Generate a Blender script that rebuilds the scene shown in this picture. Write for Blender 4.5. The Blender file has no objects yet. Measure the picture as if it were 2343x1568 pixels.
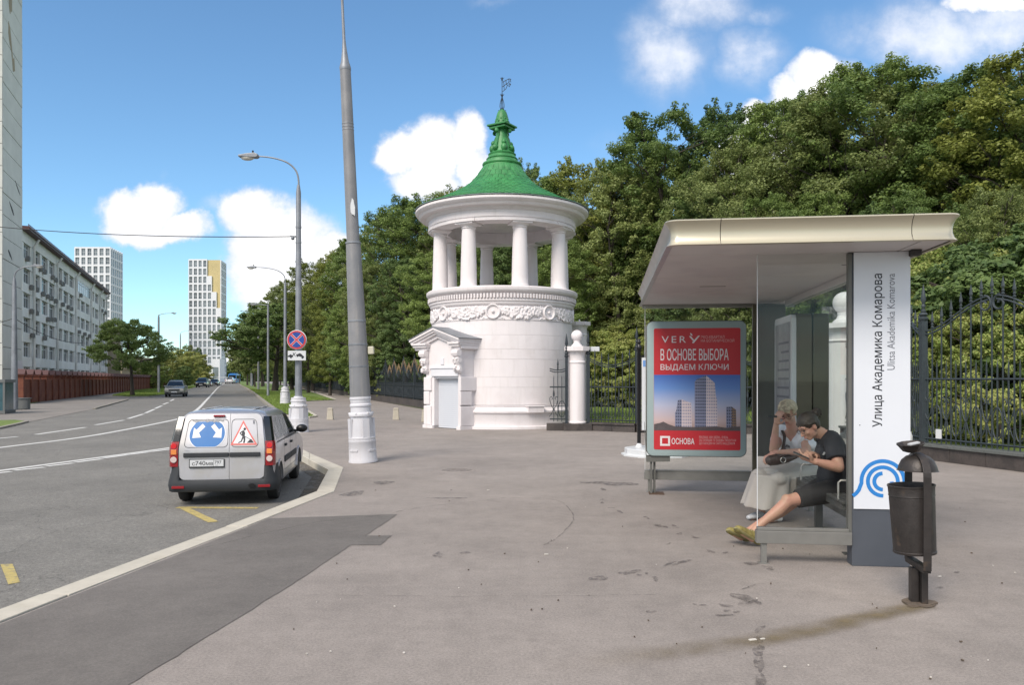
import bpy, bmesh, math, random
import numpy as np
from mathutils import Vector, Matrix
random.seed(7); np.random.seed(7)
R = math.radians
SC = bpy.context.scene
COL = SC.collection

# ------------------------------------------------------------------ camera
F, U0, V0, H = 1770.0, 1171.5, 868.0, 1.70        # focal length / centre / horizon in picture units, eye height
cam = bpy.data.cameras.new('camera')
cam.sensor_width = 36.0
cam.lens = 36.0 * F / 2343.0
cam.shift_y = (V0 - 784.0) / 2343.0
cam.clip_start = 0.1
cam.clip_end = 6000
camo = bpy.data.objects.new('camera', cam)
COL.objects.link(camo)
camo.location = (0, 0, H)
camo.rotation_euler = (R(90), 0, 0)
SC.camera = camo

def g(u, v, z=0.0):
    Y = F * (H - z) / (v - V0)
    return ((u - U0) / F * Y, Y, z)
def at(u, v, Y):
    return Vector(((u - U0) / F * Y, Y, H - (v - V0) / F * Y))

# ------------------------------------------------------------------ light
SUN_DIR = Vector((-0.36, -0.62, 0.70)).normalized()     # from the scene towards the sun
SUN_EL = math.asin(SUN_DIR.z)
SUN_AZ = math.atan2(SUN_DIR.x, SUN_DIR.y)
sun = bpy.data.lights.new('sun', 'SUN')
sun.energy = 2.4
sun.angle = R(26)
sun.color = (1.0, 0.90, 0.79)
suno = bpy.data.objects.new('sun', sun)
COL.objects.link(suno)
suno.rotation_euler = SUN_DIR.to_track_quat('Z', 'Y').to_euler()
suno.location = (0, 0, 60)

SC.view_settings.view_transform = 'Standard'
SC.view_settings.look = 'None'
SC.view_settings.exposure = 0.72
SC.view_settings.gamma = 1.0
SC.view_settings.use_curve_mapping = False

# ------------------------------------------------------------------ sky
world = bpy.data.worlds.new('World')
SC.world = world
world.use_nodes = True
wt = world.node_tree
wt.nodes.clear()
def wn(t, **k):
    n = wt.nodes.new(t)
    for a, b in k.items():
        setattr(n, a, b)
    return n
def wl(a, b):
    wt.links.new(a, b)
def wmath(op, a, b=None, c=None, clamp=False):
    n = wn('ShaderNodeMath', operation=op, use_clamp=clamp)
    for i, x in enumerate((a, b, c)):
        if x is None: continue
        if isinstance(x, (int, float)): n.inputs[i].default_value = x
        else: wl(x, n.inputs[i])
    return n.outputs[0]
def wsmooth(x, a, b):
    n = wn('ShaderNodeMapRange', interpolation_type='SMOOTHSTEP')
    wl(x, n.inputs[0]); n.inputs[1].default_value = a; n.inputs[2].default_value = b
    return n.outputs[0]
wout = wn('ShaderNodeOutputWorld')
wbg = wn('ShaderNodeBackground'); wbg.inputs[1].default_value = 0.10
sky = wn('ShaderNodeTexSky', sky_type='NISHITA')
sky.sun_disc = False
sky.sun_elevation = SUN_EL
sky.sun_rotation = SUN_AZ
sky.altitude = 150; sky.air_density = 1.0; sky.dust_density = 0.0; sky.ozone_density = 3.0
tc = wn('ShaderNodeTexCoord')
sep = wn('ShaderNodeSeparateXYZ'); wl(tc.outputs['Generated'], sep.inputs[0])
dx, dy, dz = sep.outputs
front = wsmooth(dy, 0.05, 0.25)
ysafe = wmath('MAXIMUM', dy, 0.05)
px = wmath('DIVIDE', dx, ysafe)
pz = wmath('DIVIDE', dz, ysafe)
pv = wn('ShaderNodeCombineXYZ'); wl(px, pv.inputs[0]); wl(pz, pv.inputs[1])
def wnoise(vec, scale, detail, rough=0.55, off=(0, 0, 0)):
    mp = wn('ShaderNodeVectorMath', operation='ADD'); wl(vec, mp.inputs[0]); mp.inputs[1].default_value = off
    n = wn('ShaderNodeTexNoise'); n.inputs['Scale'].default_value = scale
    n.inputs['Detail'].default_value = detail; n.inputs['Roughness'].default_value = rough
    wl(mp.outputs[0], n.inputs['Vector']); return n
# cumulus heaps standing ahead: (u, v, ru, rv, density)
CLOUDS = [(905, 345, 52, 60, 1), (985, 350, 70, 84, 1), (1062, 330, 48, 66, 1), (965, 415, 95, 45, .9), (1080, 395, 50, 50, .9),
          (285, 485, 72, 58, 1), (350, 470, 78, 58, 1), (430, 520, 62, 36, .9), (335, 525, 110, 32, .75),
          (590, 500, 82, 72, 1), (650, 560, 125, 92, 1), (565, 600, 75, 72, 1), (745, 585, 75, 50, .95), (630, 650, 125, 60, .9), (690, 640, 90, 60, .8),
          (500, 480, 40, 22, .25), (1530, 110, 115, 110, .49), (1600, 20, 110, 75, .48), (1712, 130, 80, 80, .44), (1870, 190, 80, 76, 1),
          (1800, 225, 60, 50, .9), (1920, 170, 70, 60, .45), (1715, 262, 36, 30, .95), (1690, 330, 60, 70, .9), (1800, 330, 110, 80, .9),
          (2130, 80, 175, 100, .49), (2290, 60, 170, 95, .495), (2270, 0, 120, 38, 1), (1960, 60, 110, 60, .25), (540, 810, 42, 46, .9),
          (374, 392, 12, 22, .12), (1130, 0, 70, 14, .16), (720, 680, 90, 60, .7), (1720, 30, 70, 30, .25), (1420, 330, 90, 40, .12)]
n1 = wnoise(pv.outputs[0], 7.0, 7, .62)
n2 = wnoise(pv.outputs[0], 15.0, 9, .62, (3, 7, 1))
warp = wn('ShaderNodeVectorMath', operation='SUBTRACT'); wl(n1.outputs['Color'], warp.inputs[0]); warp.inputs[1].default_value = (.5, .5, .5)
warp2 = wn('ShaderNodeVectorMath', operation='SCALE'); wl(warp.outputs[0], warp2.inputs[0]); warp2.inputs['Scale'].default_value = 0.085
wp = wn('ShaderNodeVectorMath', operation='ADD'); wl(pv.outputs[0], wp.inputs[0]); wl(warp2.outputs[0], wp.inputs[1])
dens = None; veil = None
for (u, v, ru, rv, k) in CLOUDS:
    c = ((u - U0) / F, (V0 - v) / F, 0)
    s = wn('ShaderNodeVectorMath', operation='SUBTRACT'); wl(wp.outputs[0], s.inputs[0]); s.inputs[1].default_value = c
    m = wn('ShaderNodeVectorMath', operation='MULTIPLY'); wl(s.outputs[0], m.inputs[0]); m.inputs[1].default_value = (F / ru, F / rv, 0)
    d = wn('ShaderNodeVectorMath', operation='LENGTH'); wl(m.outputs[0], d.inputs[0])
    e = wmath('MULTIPLY', wmath('SUBTRACT', 1.25, d.outputs['Value'], None, True), k * 1.5)
    if k < .5: veil = e if veil is None else wmath('MAXIMUM', veil, e)
    else: dens = e if dens is None else wmath('MAXIMUM', dens, e)
ndet = wmath('MULTIPLY', wmath('SUBTRACT', n2.outputs['Fac'], .5), 1.7)
dens = wmath('ADD', dens, wmath('MULTIPLY', ndet, wmath('MINIMUM', wmath('MULTIPLY', dens, 2.0), 1.0)))
veil = wmath('ADD', veil, wmath('MULTIPLY', ndet, wmath('MINIMUM', wmath('MULTIPLY', veil, 1.6), .8)))
ahead = wmath('MULTIPLY', wmath('MAXIMUM', wsmooth(dens, 0.10, 0.80), wmath('MULTIPLY', wsmooth(veil, 0.0, 1.0), .85)), front)
# fair-weather cumulus over the rest of the sky
zz = wmath('MAXIMUM', wmath('ADD', dz, .12), .06)
gx = wmath('DIVIDE', dx, zz); gy = wmath('DIVIDE', dy, zz)
gv = wn('ShaderNodeCombineXYZ'); wl(gx, gv.inputs[0]); wl(gy, gv.inputs[1])
n3 = wnoise(gv.outputs[0], .8, 8, .58, (11, 4, 0))
rest = wmath('MULTIPLY', wsmooth(n3.outputs['Fac'], .36, .54), wmath('SUBTRACT', 1.0, wmath('MULTIPLY', front, wsmooth(wmath('ABSOLUTE', px), 1.1, .72))))
rest = wmath('MULTIPLY', rest, wsmooth(dz, -0.02, 0.08))
cov = wmath('MAXIMUM', ahead, rest, None, True)
# cloud tone: bright tops, greyer thin undersides
n4 = wnoise(pv.outputs[0], 10.0, 5, .6, (0.0, 0.018, 2))
tone = wn('ShaderNodeMapRange'); wl(wmath('ADD', wmath('MULTIPLY', wmath('MAXIMUM', wmath('MULTIPLY', wmath('MAXIMUM', dens, wmath('MULTIPLY', veil, .9)), front), wmath('MULTIPLY', rest, 1.5)), .6), wmath('MULTIPLY', n4.outputs['Fac'], .6)), tone.inputs[0])
tone.inputs[1].default_value = .45; tone.inputs[2].default_value = 1.35
tcol = wn('ShaderNodeMix', data_type='RGBA'); wl(tone.outputs[0], tcol.inputs[0])
CLOUD_LO, CLOUD_HI = (4.8, 5.1, 5.9, 1), (8.6, 8.5, 8.4, 1)
tcol.inputs[6].default_value = CLOUD_LO; tcol.inputs[7].default_value = CLOUD_HI
# sky tint towards the saturated blue of the photograph
SKY_GAIN = (0.86, 1.07, 1.12, 1)
sg = wn('ShaderNodeMix', data_type='RGBA', blend_type='MULTIPLY'); sg.inputs[0].default_value = 1
wl(sky.outputs[0], sg.inputs[6]); sg.inputs[7].default_value = SKY_GAIN
mixc = wn('ShaderNodeMix', data_type='RGBA'); wl(cov, mixc.inputs[0]); wl(sg.outputs[2], mixc.inputs[6]); wl(tcol.outputs[2], mixc.inputs[7])
wl(mixc.outputs[2], wbg.inputs[0]); wl(wbg.outputs[0], wout.inputs[0])

# ------------------------------------------------------------------ helpers: materials
ALB = 0.82      # overall reflectance level of the painted and paved surfaces
def M(name, col, rough=.6, metal=0.0, var=.10, scale=3.0, bump=0.0, bscale=60.0, coat=0.0, alt=None, altscale=None, altlo=.45, altedge=.12, spec=None, bdist=.01):
    col = tuple(c * ALB for c in col); alt = tuple(c * ALB for c in alt) if alt is not None else None
    m = bpy.data.materials.new(name); m.use_nodes = True
    nt = m.node_tree; b = nt.nodes['Principled BSDF']
    b.inputs['Roughness'].default_value = rough; b.inputs['Metallic'].default_value = metal
    if coat: b.inputs['Coat Weight'].default_value = coat; b.inputs['Coat Roughness'].default_value = .08
    if spec is not None: b.inputs['Specular IOR Level'].default_value = spec
    t = nt.nodes.new('ShaderNodeTexCoord')
    def noise(s, d, off=0):
        n = nt.nodes.new('ShaderNodeTexNoise'); n.inputs['Scale'].default_value = s; n.inputs['Detail'].default_value = d
        n.inputs['Roughness'].default_value = .6
        nt.links.new(t.outputs['Object'], n.inputs['Vector']); return n
    n = noise(scale, 6)
    mr = nt.nodes.new('ShaderNodeMapRange'); nt.links.new(n.outputs['Fac'], mr.inputs[0])
    mr.inputs[1].default_value = .25; mr.inputs[2].default_value = .75
    mr.inputs[3].default_value = 1 - var; mr.inputs[4].default_value = 1 + var
    base = None
    if alt is not None:
        n2 = noise(altscale or scale * .4, 8)
        ms = nt.nodes.new('ShaderNodeMapRange'); ms.interpolation_type = 'SMOOTHSTEP'
        nt.links.new(n2.outputs['Fac'], ms.inputs[0]); ms.inputs[1].default_value = altlo; ms.inputs[2].default_value = altlo + altedge
        mx = nt.nodes.new('ShaderNodeMix'); mx.data_type = 'RGBA'; nt.links.new(ms.outputs[0], mx.inputs[0])
        mx.inputs[6].default_value = (*col, 1); mx.inputs[7].default_value = (*alt, 1); base = mx.outputs[2]
    vm = nt.nodes.new('ShaderNodeVectorMath'); vm.operation = 'SCALE'
    if base is None: vm.inputs[0].default_value = col
    else: nt.links.new(base, vm.inputs[0])
    nt.links.new(mr.outputs[0], vm.inputs['Scale']); nt.links.new(vm.outputs[0], b.inputs['Base Color'])
    if bump:
        nb = noise(bscale, 4); bp = nt.nodes.new('ShaderNodeBump'); bp.inputs['Strength'].default_value = bump
        bp.inputs['Distance'].default_value = bdist
        nt.links.new(nb.outputs['Fac'], bp.inputs['Height']); nt.links.new(bp.outputs[0], b.inputs['Normal'])
    m['vec'] = 1
    return m
def emission_free(m): return m

MT = {}
MT['white'] = M('white_plaster', (.83, .785, .795), .75, var=.035, scale=1.2, bump=.15, bscale=35, alt=(.755, .705, .71), altscale=.9, altlo=.50, altedge=.22)
def weather(m, amt, sc=2.6):                       # faint rain streaks and dust: a stretched noise
    nt = m.node_tree; b = nt.nodes['Principled BSDF']; t = nt.nodes.new('ShaderNodeTexCoord'); mp = nt.nodes.new('ShaderNodeMapping'); mp.inputs['Scale'].default_value = (sc, sc, .28)
    nt.links.new(t.outputs['Object'], mp.inputs[0]); old = b.inputs['Base Color'].links[0].from_socket
    for s_, lo, hi in ((1.0, .52, .72), (4.0, .56, .76)):
        n = nt.nodes.new('ShaderNodeTexNoise'); n.inputs['Scale'].default_value = s_; n.inputs['Detail'].default_value = 6; n.inputs['Roughness'].default_value = .65; nt.links.new(mp.outputs[0], n.inputs['Vector'])
        r = nt.nodes.new('ShaderNodeMapRange'); nt.links.new(n.outputs['Fac'], r.inputs[0]); r.inputs[1].default_value = lo; r.inputs[2].default_value = hi; r.inputs[3].default_value = 0; r.inputs[4].default_value = amt
        mx = nt.nodes.new('ShaderNodeMix'); mx.data_type = 'RGBA'; nt.links.new(r.outputs[0], mx.inputs[0]); nt.links.new(old, mx.inputs[6]); mx.inputs[7].default_value = (.38, .35, .31, 1); old = mx.outputs[2]
    nt.links.new(old, b.inputs['Base Color'])
weather(MT['white'], .17)
MT['shutter'] = M('grey_shutter', (.70, .73, .79), .5, var=.03)
MT['lintel'] = M('white_painted_metal', (.78, .78, .82), .45, var=.04, scale=3)
MT['green'] = M('green_paint', (.032, .205, .058), .5, var=.22, scale=4, bump=.2, bscale=30, alt=(.045, .25, .075), altscale=2)
MT['iron'] = M('dark_iron', (.035, .045, .055), .5, metal=.3, var=.25, scale=8)
MT['ironblue'] = M('grey_blue_iron', (.042, .056, .064), .55, metal=.2, var=.2, scale=6)
MT['black'] = M('black_metal', (.012, .012, .014), .35, metal=.3, var=.2)
MT['granite'] = M('dark_granite', (.075, .062, .057), .55, var=.28, scale=30, bump=.2, bscale=120, alt=(.05, .042, .04), altscale=2)
MT['granitecap'] = M('granite_cap', (.12, .13, .125), .6, var=.2, scale=20, bump=.1)
MT['galv'] = M('galvanised_steel', (.28, .30, .33), .5, metal=.35, var=.18, scale=5, alt=(.22, .235, .26), altscale=2.5)
MT['greypaint'] = M('grey_painted_steel', (.215, .22, .235), .5, metal=.1, var=.10, scale=2, alt=(.25, .25, .26), altscale=.8)
MT['polebase'] = M('white_painted_cast_iron', (.66, .66, .70), .5, var=.06, scale=2, bump=.1, bscale=20)
MT['alum'] = M('brushed_aluminium', (.42, .41, .39), .38, metal=.75, var=.10, scale=4)
weather(MT['polebase'], .28, 6); weather(MT['greypaint'], .35, 5)
MT['alumwarm'] = M('champagne_metal', (.60, .555, .43), .36, metal=.55, var=.05, scale=.7)
MT['soffit'] = M('soffit_panel', (.68, .64, .62), .5, var=.05, scale=1.2, alt=(.62, .58, .57), altscale=.8)
MT['soffitgap'] = M('panel_joint', (.05, .045, .045), .8)
MT['steel'] = M('stainless_steel', (.40, .38, .36), .4, metal=.7, var=.14, scale=6)
MT['darkgrey'] = M('slate_painted_metal', (.075, .085, .105), .55, var=.12, scale=3)
MT['totem'] = M('white_totem_film', (.74, .77, .83), .35, var=.02, scale=2)
MT['ink'] = M('black_print', (.015, .017, .025), .5)
MT['inkgrey'] = M('grey_print', (.16, .17, .20), .5)
MT['blueprint'] = M('blue_print', (.022, .22, .62), .45, var=.03)
MT['cabinet'] = M('grey_cabinet', (.145, .145, .135), .5, metal=.2, var=.10)
MT['brownbox'] = M('bronze_box_side', (.115, .10, .065), .5, metal=.15, var=.12)
MT['boardwhite'] = M('white_board', (.66, .68, .70), .4, var=.03)
MT['board'] = M('timetable_print', (.30, .31, .33), .35, var=.25, scale=9)
MT['adframe'] = M('pale_blue_grey_frame', (.33, .42, .43), .4, var=.05, scale=2)
MT['red'] = M('red_print', (.56, .022, .035), .35, var=.05, scale=2)
MT['printwhite'] = M('white_print', (.82, .76, .78), .4, var=.02)
MT['printpink'] = M('pink_print', (.75, .42, .42), .4, var=.02)
MT['rail'] = M('grey_metal_rail', (.27, .265, .25), .45, metal=.5, var=.12, scale=5)
MT['bench'] = M('bench_metal', (.12, .12, .115), .5, metal=.4, var=.15)
MT['bin'] = M('worn_brown_black_steel', (.040, .034, .032), .45, metal=.35, var=.35, scale=9, bump=.2, bscale=50, alt=(.075, .055, .042), altscale=6, altlo=.58, altedge=.1)
MT['rust'] = M('rusty_steel', (.10, .06, .04), .75, var=.4, scale=20, bump=.3)
MT['concrete'] = M('pale_concrete', (.50, .46, .38), .85, var=.10, scale=8, bump=.25, bscale=70)
MT['kerb'] = M('kerb_concrete', (.54, .505, .43), .85, var=.13, scale=4, bump=.3, bscale=60, alt=(.46, .425, .35), altscale=2.2, altlo=.5, altedge=.2)
MT['kerbold'] = M('old_kerb', (.30, .28, .24), .9, var=.2, scale=6, bump=.3)
MT['paintwhite'] = M('road_paint_white', (.68, .68, .66), .7, var=.12, scale=10, alt=(.38, .37, .36), altscale=16, altlo=.60, altedge=.10)
MT['paintyellow'] = M('road_paint_yellow', (.46, .37, .13), .75, var=.18, scale=12, alt=(.24, .22, .16), altscale=22, altlo=.52, altedge=.12)
MT['brick'] = None
MT['greywall'] = M('grey_render_wall', (.80, .81, .79), .85, var=.08, scale=.5, bump=.05, bscale=10, alt=(.72, .73, .70), altscale=.15)
MT['panelwall'] = M('grey_concrete_panel', (.70, .71, .66), .85, var=.10, scale=.6, bump=.1, bscale=6, alt=(.48, .44, .37), altscale=.16, altlo=.66, altedge=.03)
MT['wframe'] = M('window_frame_white', (.62, .66, .68), .5, var=.05)
MT['glassdark'] = M('window_glass_dark', (.035, .048, .055), .12, var=.4, scale=.5, spec=.8)
MT['glasspale'] = M('window_glass_pale', (.16, .19, .21), .15, var=.4, scale=.35, spec=.8)
MT['glassmid'] = M('window_glass_mid', (.085, .105, .12), .15, var=.4, scale=.35, spec=.8)
MT['roofbrown'] = M('roof_sheet_brown', (.10, .045, .045), .6, var=.15)
MT['acunit'] = M('air_conditioner_grey', (.24, .24, .23), .6, var=.2)
MT['acdark'] = M('air_conditioner_dark', (.10, .10, .10), .6, var=.2)
MT['towerwhite'] = M('tower_white_panel', (.78, .80, .84), .6, var=.02, scale=.2)
MT['towergold'] = M('tower_gold_panel', (.60, .49, .24), .5, var=.14, scale=.1)
MT['beige'] = M('beige_render', (.36, .30, .20), .85, var=.08, scale=.5)
MT['bark'] = M('tree_bark', (.075, .062, .052), .9, var=.3, scale=8, bump=.6, bscale=25)
MT['rubber'] = M('tyre_rubber', (.018, .018, .019), .75, var=.2, scale=20, bump=.15)
MT['rim'] = M('wheel_rim', (.16, .165, .17), .45, metal=.5, var=.15)
MT['silver'] = M('silver_car_paint', (.47, .47, .50), .32, metal=.55, var=.04, scale=2, coat=.6)
MT['silverdoor'] = M('silver_white_car_paint', (.52, .52, .55), .34, metal=.25, var=.05, scale=2, coat=.5, alt=(.49, .48, .48), altscale=1.2)
MT['plastic'] = M('dark_grey_plastic', (.026, .030, .036), .7, var=.12, scale=5)
MT['carglass'] = M('car_glass_dark', (.012, .015, .018), .06, var=.2, spec=.8)
MT['film'] = M('silver_window_film', (.50, .52, .55), .22, metal=.45, var=.10, scale=3, bump=.35, bscale=3, bdist=.03)
MT['lampred'] = M('tail_lamp_red', (.28, .008, .014), .15, var=.10, coat=.6)
MT['lampamber'] = M('tail_lamp_amber', (.85, .28, .07), .2, coat=.5)
MT['lampclear'] = M('tail_lamp_clear', (.66, .54, .52), .15, coat=.5)
MT['lampbright'] = M('tail_lamp_round_red', (.72, .02, .03), .15, coat=.6)
MT['decalblue'] = M('sign_sticker_blue', (.025, .17, .47), .4, var=.06)
MT['decalwhite'] = M('sign_sticker_white', (.80, .80, .82), .4, var=.06, scale=8)
MT['decalred'] = M('sign_sticker_red', (.68, .16, .14), .4, var=.12)
MT['torn'] = M('torn_sticker_grey', (.34, .34, .35), .6, var=.35, scale=30)
MT['signblue'] = M('road_sign_blue', (.012, .055, .32), .4, var=.04)
MT['signred'] = M('road_sign_red', (.58, .03, .05), .4, var=.05)
MT['headlamp'] = M('headlamp_clear', (.60, .58, .52), .15, coat=.6)
MT['darkcar'] = M('black_car_paint', (.012, .013, .016), .25, metal=.3, coat=.6)
MT['whitecar'] = M('white_car_paint', (.72, .72, .74), .3, coat=.5, var=.03)
MT['greycar'] = M('grey_green_car_paint', (.32, .32, .30), .35, metal=.5, coat=.5, var=.05)
MT['redcar'] = M('red_car_paint', (.22, .02, .03), .3, coat=.5)
MT['bluebus'] = M('blue_bus_paint', (.02, .17, .48), .35, coat=.4)
MT['skin'] = M('skin', (.56, .325, .235), .55, var=.06, scale=12, alt=(.60, .31, .24), altscale=6)
MT['skinb'] = M('skin_tanned', (.50, .285, .20), .55, var=.06, scale=12, alt=(.53, .27, .20), altscale=6)
MT['blond'] = M('short_blond_hair', (.62, .52, .36), .55, var=.40, scale=22, bump=.8, bscale=70, alt=(.28, .22, .15), altscale=10, altlo=.53, altedge=.15)
MT['brownhair'] = M('dark_brown_hair', (.035, .024, .018), .45, var=.35, scale=25, bump=.8, bscale=80)
MT['tee'] = M('white_tshirt', (.86, .86, .89), .85, var=.04, scale=8, bump=.4, bscale=9, bdist=.02)
MT['skirt'] = M('pale_grey_skirt', (.50, .46, .42), .9, var=.04, scale=5, bump=.2, bscale=12)
MT['navy'] = M('black_navy_shirt', (.014, .016, .023), .85, var=.2, scale=6, bump=.4, bscale=10, bdist=.02)
MT['shorts'] = M('black_shorts', (.017, .016, .018), .85, var=.2, bump=.3, bscale=10)
MT['leather'] = M('brown_leather', (.050, .030, .026), .4, var=.25, scale=12, bump=.3, bscale=40)
MT['sneaker'] = M('olive_sneaker', (.26, .22, .07), .8, var=.35, scale=30, bump=.4)
MT['sole'] = M('pale_sole', (.58, .56, .52), .7, var=.1)
MT['bluesole'] = M('olive_sole', (.30, .27, .12), .7, var=.2)
MT['eye'] = M('eye_dark', (.03, .02, .02), .2)
MT['lips'] = M('lips', (.45, .16, .14), .5)
MT['redbag'] = M('red_fabric', (.36, .015, .025), .8, var=.2)
MT['cable'] = M('black_cable', (.015, .015, .015), .6)
MT['tealbox'] = M('teal_glass_kiosk', (.05, .12, .15), .2, var=.3, scale=2)
MT['mesh_grey'] = M('grey_metal_box', (.16, .17, .17), .6, var=.1)
MT['soil'] = M('dry_soil', (.13, .10, .075), .95, var=.4, scale=25, bump=.6)
MT['stain'] = M('damp_asphalt', (.145, .127, .120), .55, var=.15, scale=20, bump=.2)
MT['litter'] = M('paper_litter', (.68, .64, .58), .8, var=.2)
MT['bottleglass'] = M('bottle_clear', (.50, .52, .52), .15, var=.1)
MT['pvc'] = M('beige_plastic', (.58, .55, .44), .5)

def glass_mat(name, tint, refl=1.0):
    m = bpy.data.materials.new(name); m.use_nodes = True; nt = m.node_tree; nt.nodes.clear()
    o = nt.nodes.new('ShaderNodeOutputMaterial'); tr = nt.nodes.new('ShaderNodeBsdfTransparent'); gl = nt.nodes.new('ShaderNodeBsdfGlossy')
    tr.inputs[0].default_value = (*tint, 1); gl.inputs['Roughness'].default_value = .03
    lw = nt.nodes.new('ShaderNodeLayerWeight'); lw.inputs[0].default_value = .5
    pw = nt.nodes.new('ShaderNodeMath'); pw.operation = 'POWER'; nt.links.new(lw.outputs['Facing'], pw.inputs[0]); pw.inputs[1].default_value = 4
    fr = nt.nodes.new('ShaderNodeMath'); fr.operation = 'MULTIPLY_ADD'; nt.links.new(pw.outputs[0], fr.inputs[0]); fr.inputs[1].default_value = .5; fr.inputs[2].default_value = .012
    t = nt.nodes.new('ShaderNodeTexCoord'); n = nt.nodes.new('ShaderNodeTexNoise'); n.inputs['Scale'].default_value = 2; n.inputs['Detail'].default_value = 6
    nt.links.new(t.outputs['Object'], n.inputs['Vector'])
    df = nt.nodes.new('ShaderNodeBsdfDiffuse'); df.inputs[0].default_value = (.55, .55, .53, 1)
    mr = nt.nodes.new('ShaderNodeMapRange'); nt.links.new(n.outputs['Fac'], mr.inputs[0]); mr.inputs[1].default_value = .4; mr.inputs[2].default_value = .8
    mr.inputs[3].default_value = .0; mr.inputs[4].default_value = .010
    md = nt.nodes.new('ShaderNodeMixShader'); nt.links.new(mr.outputs[0], md.inputs[0]); nt.links.new(tr.outputs[0], md.inputs[1]); nt.links.new(df.outputs[0], md.inputs[2])
    mx = nt.nodes.new('ShaderNodeMixShader'); sc = nt.nodes.new('ShaderNodeMath'); sc.operation = 'MULTIPLY'; sc.inputs[1].default_value = refl
    nt.links.new(fr.outputs[0], sc.inputs[0]); nt.links.new(sc.outputs[0], mx.inputs[0])
    nt.links.new(md.outputs[0], mx.inputs[1]); nt.links.new(gl.outputs[0], mx.inputs[2]); nt.links.new(mx.outputs[0], o.inputs[0])
    return m
MT['glass'] = glass_mat('shelter_glass', (.965, .98, .972), .9)
MT['glassback'] = glass_mat('shelter_glass_tinted', (.88, .92, .905), 1.0)

def brick_mat():
    m = M('red_brick', (.20, .058, .034), .9, var=.18, scale=1.5, bump=.2, bscale=30, alt=(.26, .085, .045), altscale=.6)
    nt = m.node_tree; b = nt.nodes['Principled BSDF']
    t = nt.nodes.new('ShaderNodeTexCoord'); s = nt.nodes.new('ShaderNodeSeparateXYZ'); nt.links.new(t.outputs['Object'], s.inputs[0])
    ad = nt.nodes.new('ShaderNodeMath'); nt.links.new(s.outputs[0], ad.inputs[0]); nt.links.new(s.outputs[1], ad.inputs[1])
    c = nt.nodes.new('ShaderNodeCombineXYZ'); nt.links.new(ad.outputs[0], c.inputs[0]); nt.links.new(s.outputs[2], c.inputs[1])
    br = nt.nodes.new('ShaderNodeTexBrick'); br.inputs['Scale'].default_value = 1; br.inputs['Brick Width'].default_value = .26; br.inputs['Row Height'].default_value = .078
    br.inputs['Mortar Size'].default_value = .008; br.inputs['Color1'].default_value = (1, 1, 1, 1); br.inputs['Color2'].default_value = (.75, .72, .7, 1); br.inputs['Mortar'].default_value = (.9, 1.4, 1.7, 1)
    nt.links.new(c.outputs[0], br.inputs['Vector'])
    old = b.inputs['Base Color'].links[0].from_socket
    mx = nt.nodes.new('ShaderNodeVectorMath'); mx.operation = 'MULTIPLY'; nt.links.new(old, mx.inputs[0]); nt.links.new(br.outputs[0], mx.inputs[1]); nt.links.new(mx.outputs[0], b.inputs['Base Color'])
    return m
MT['brick'] = brick_mat()

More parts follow.
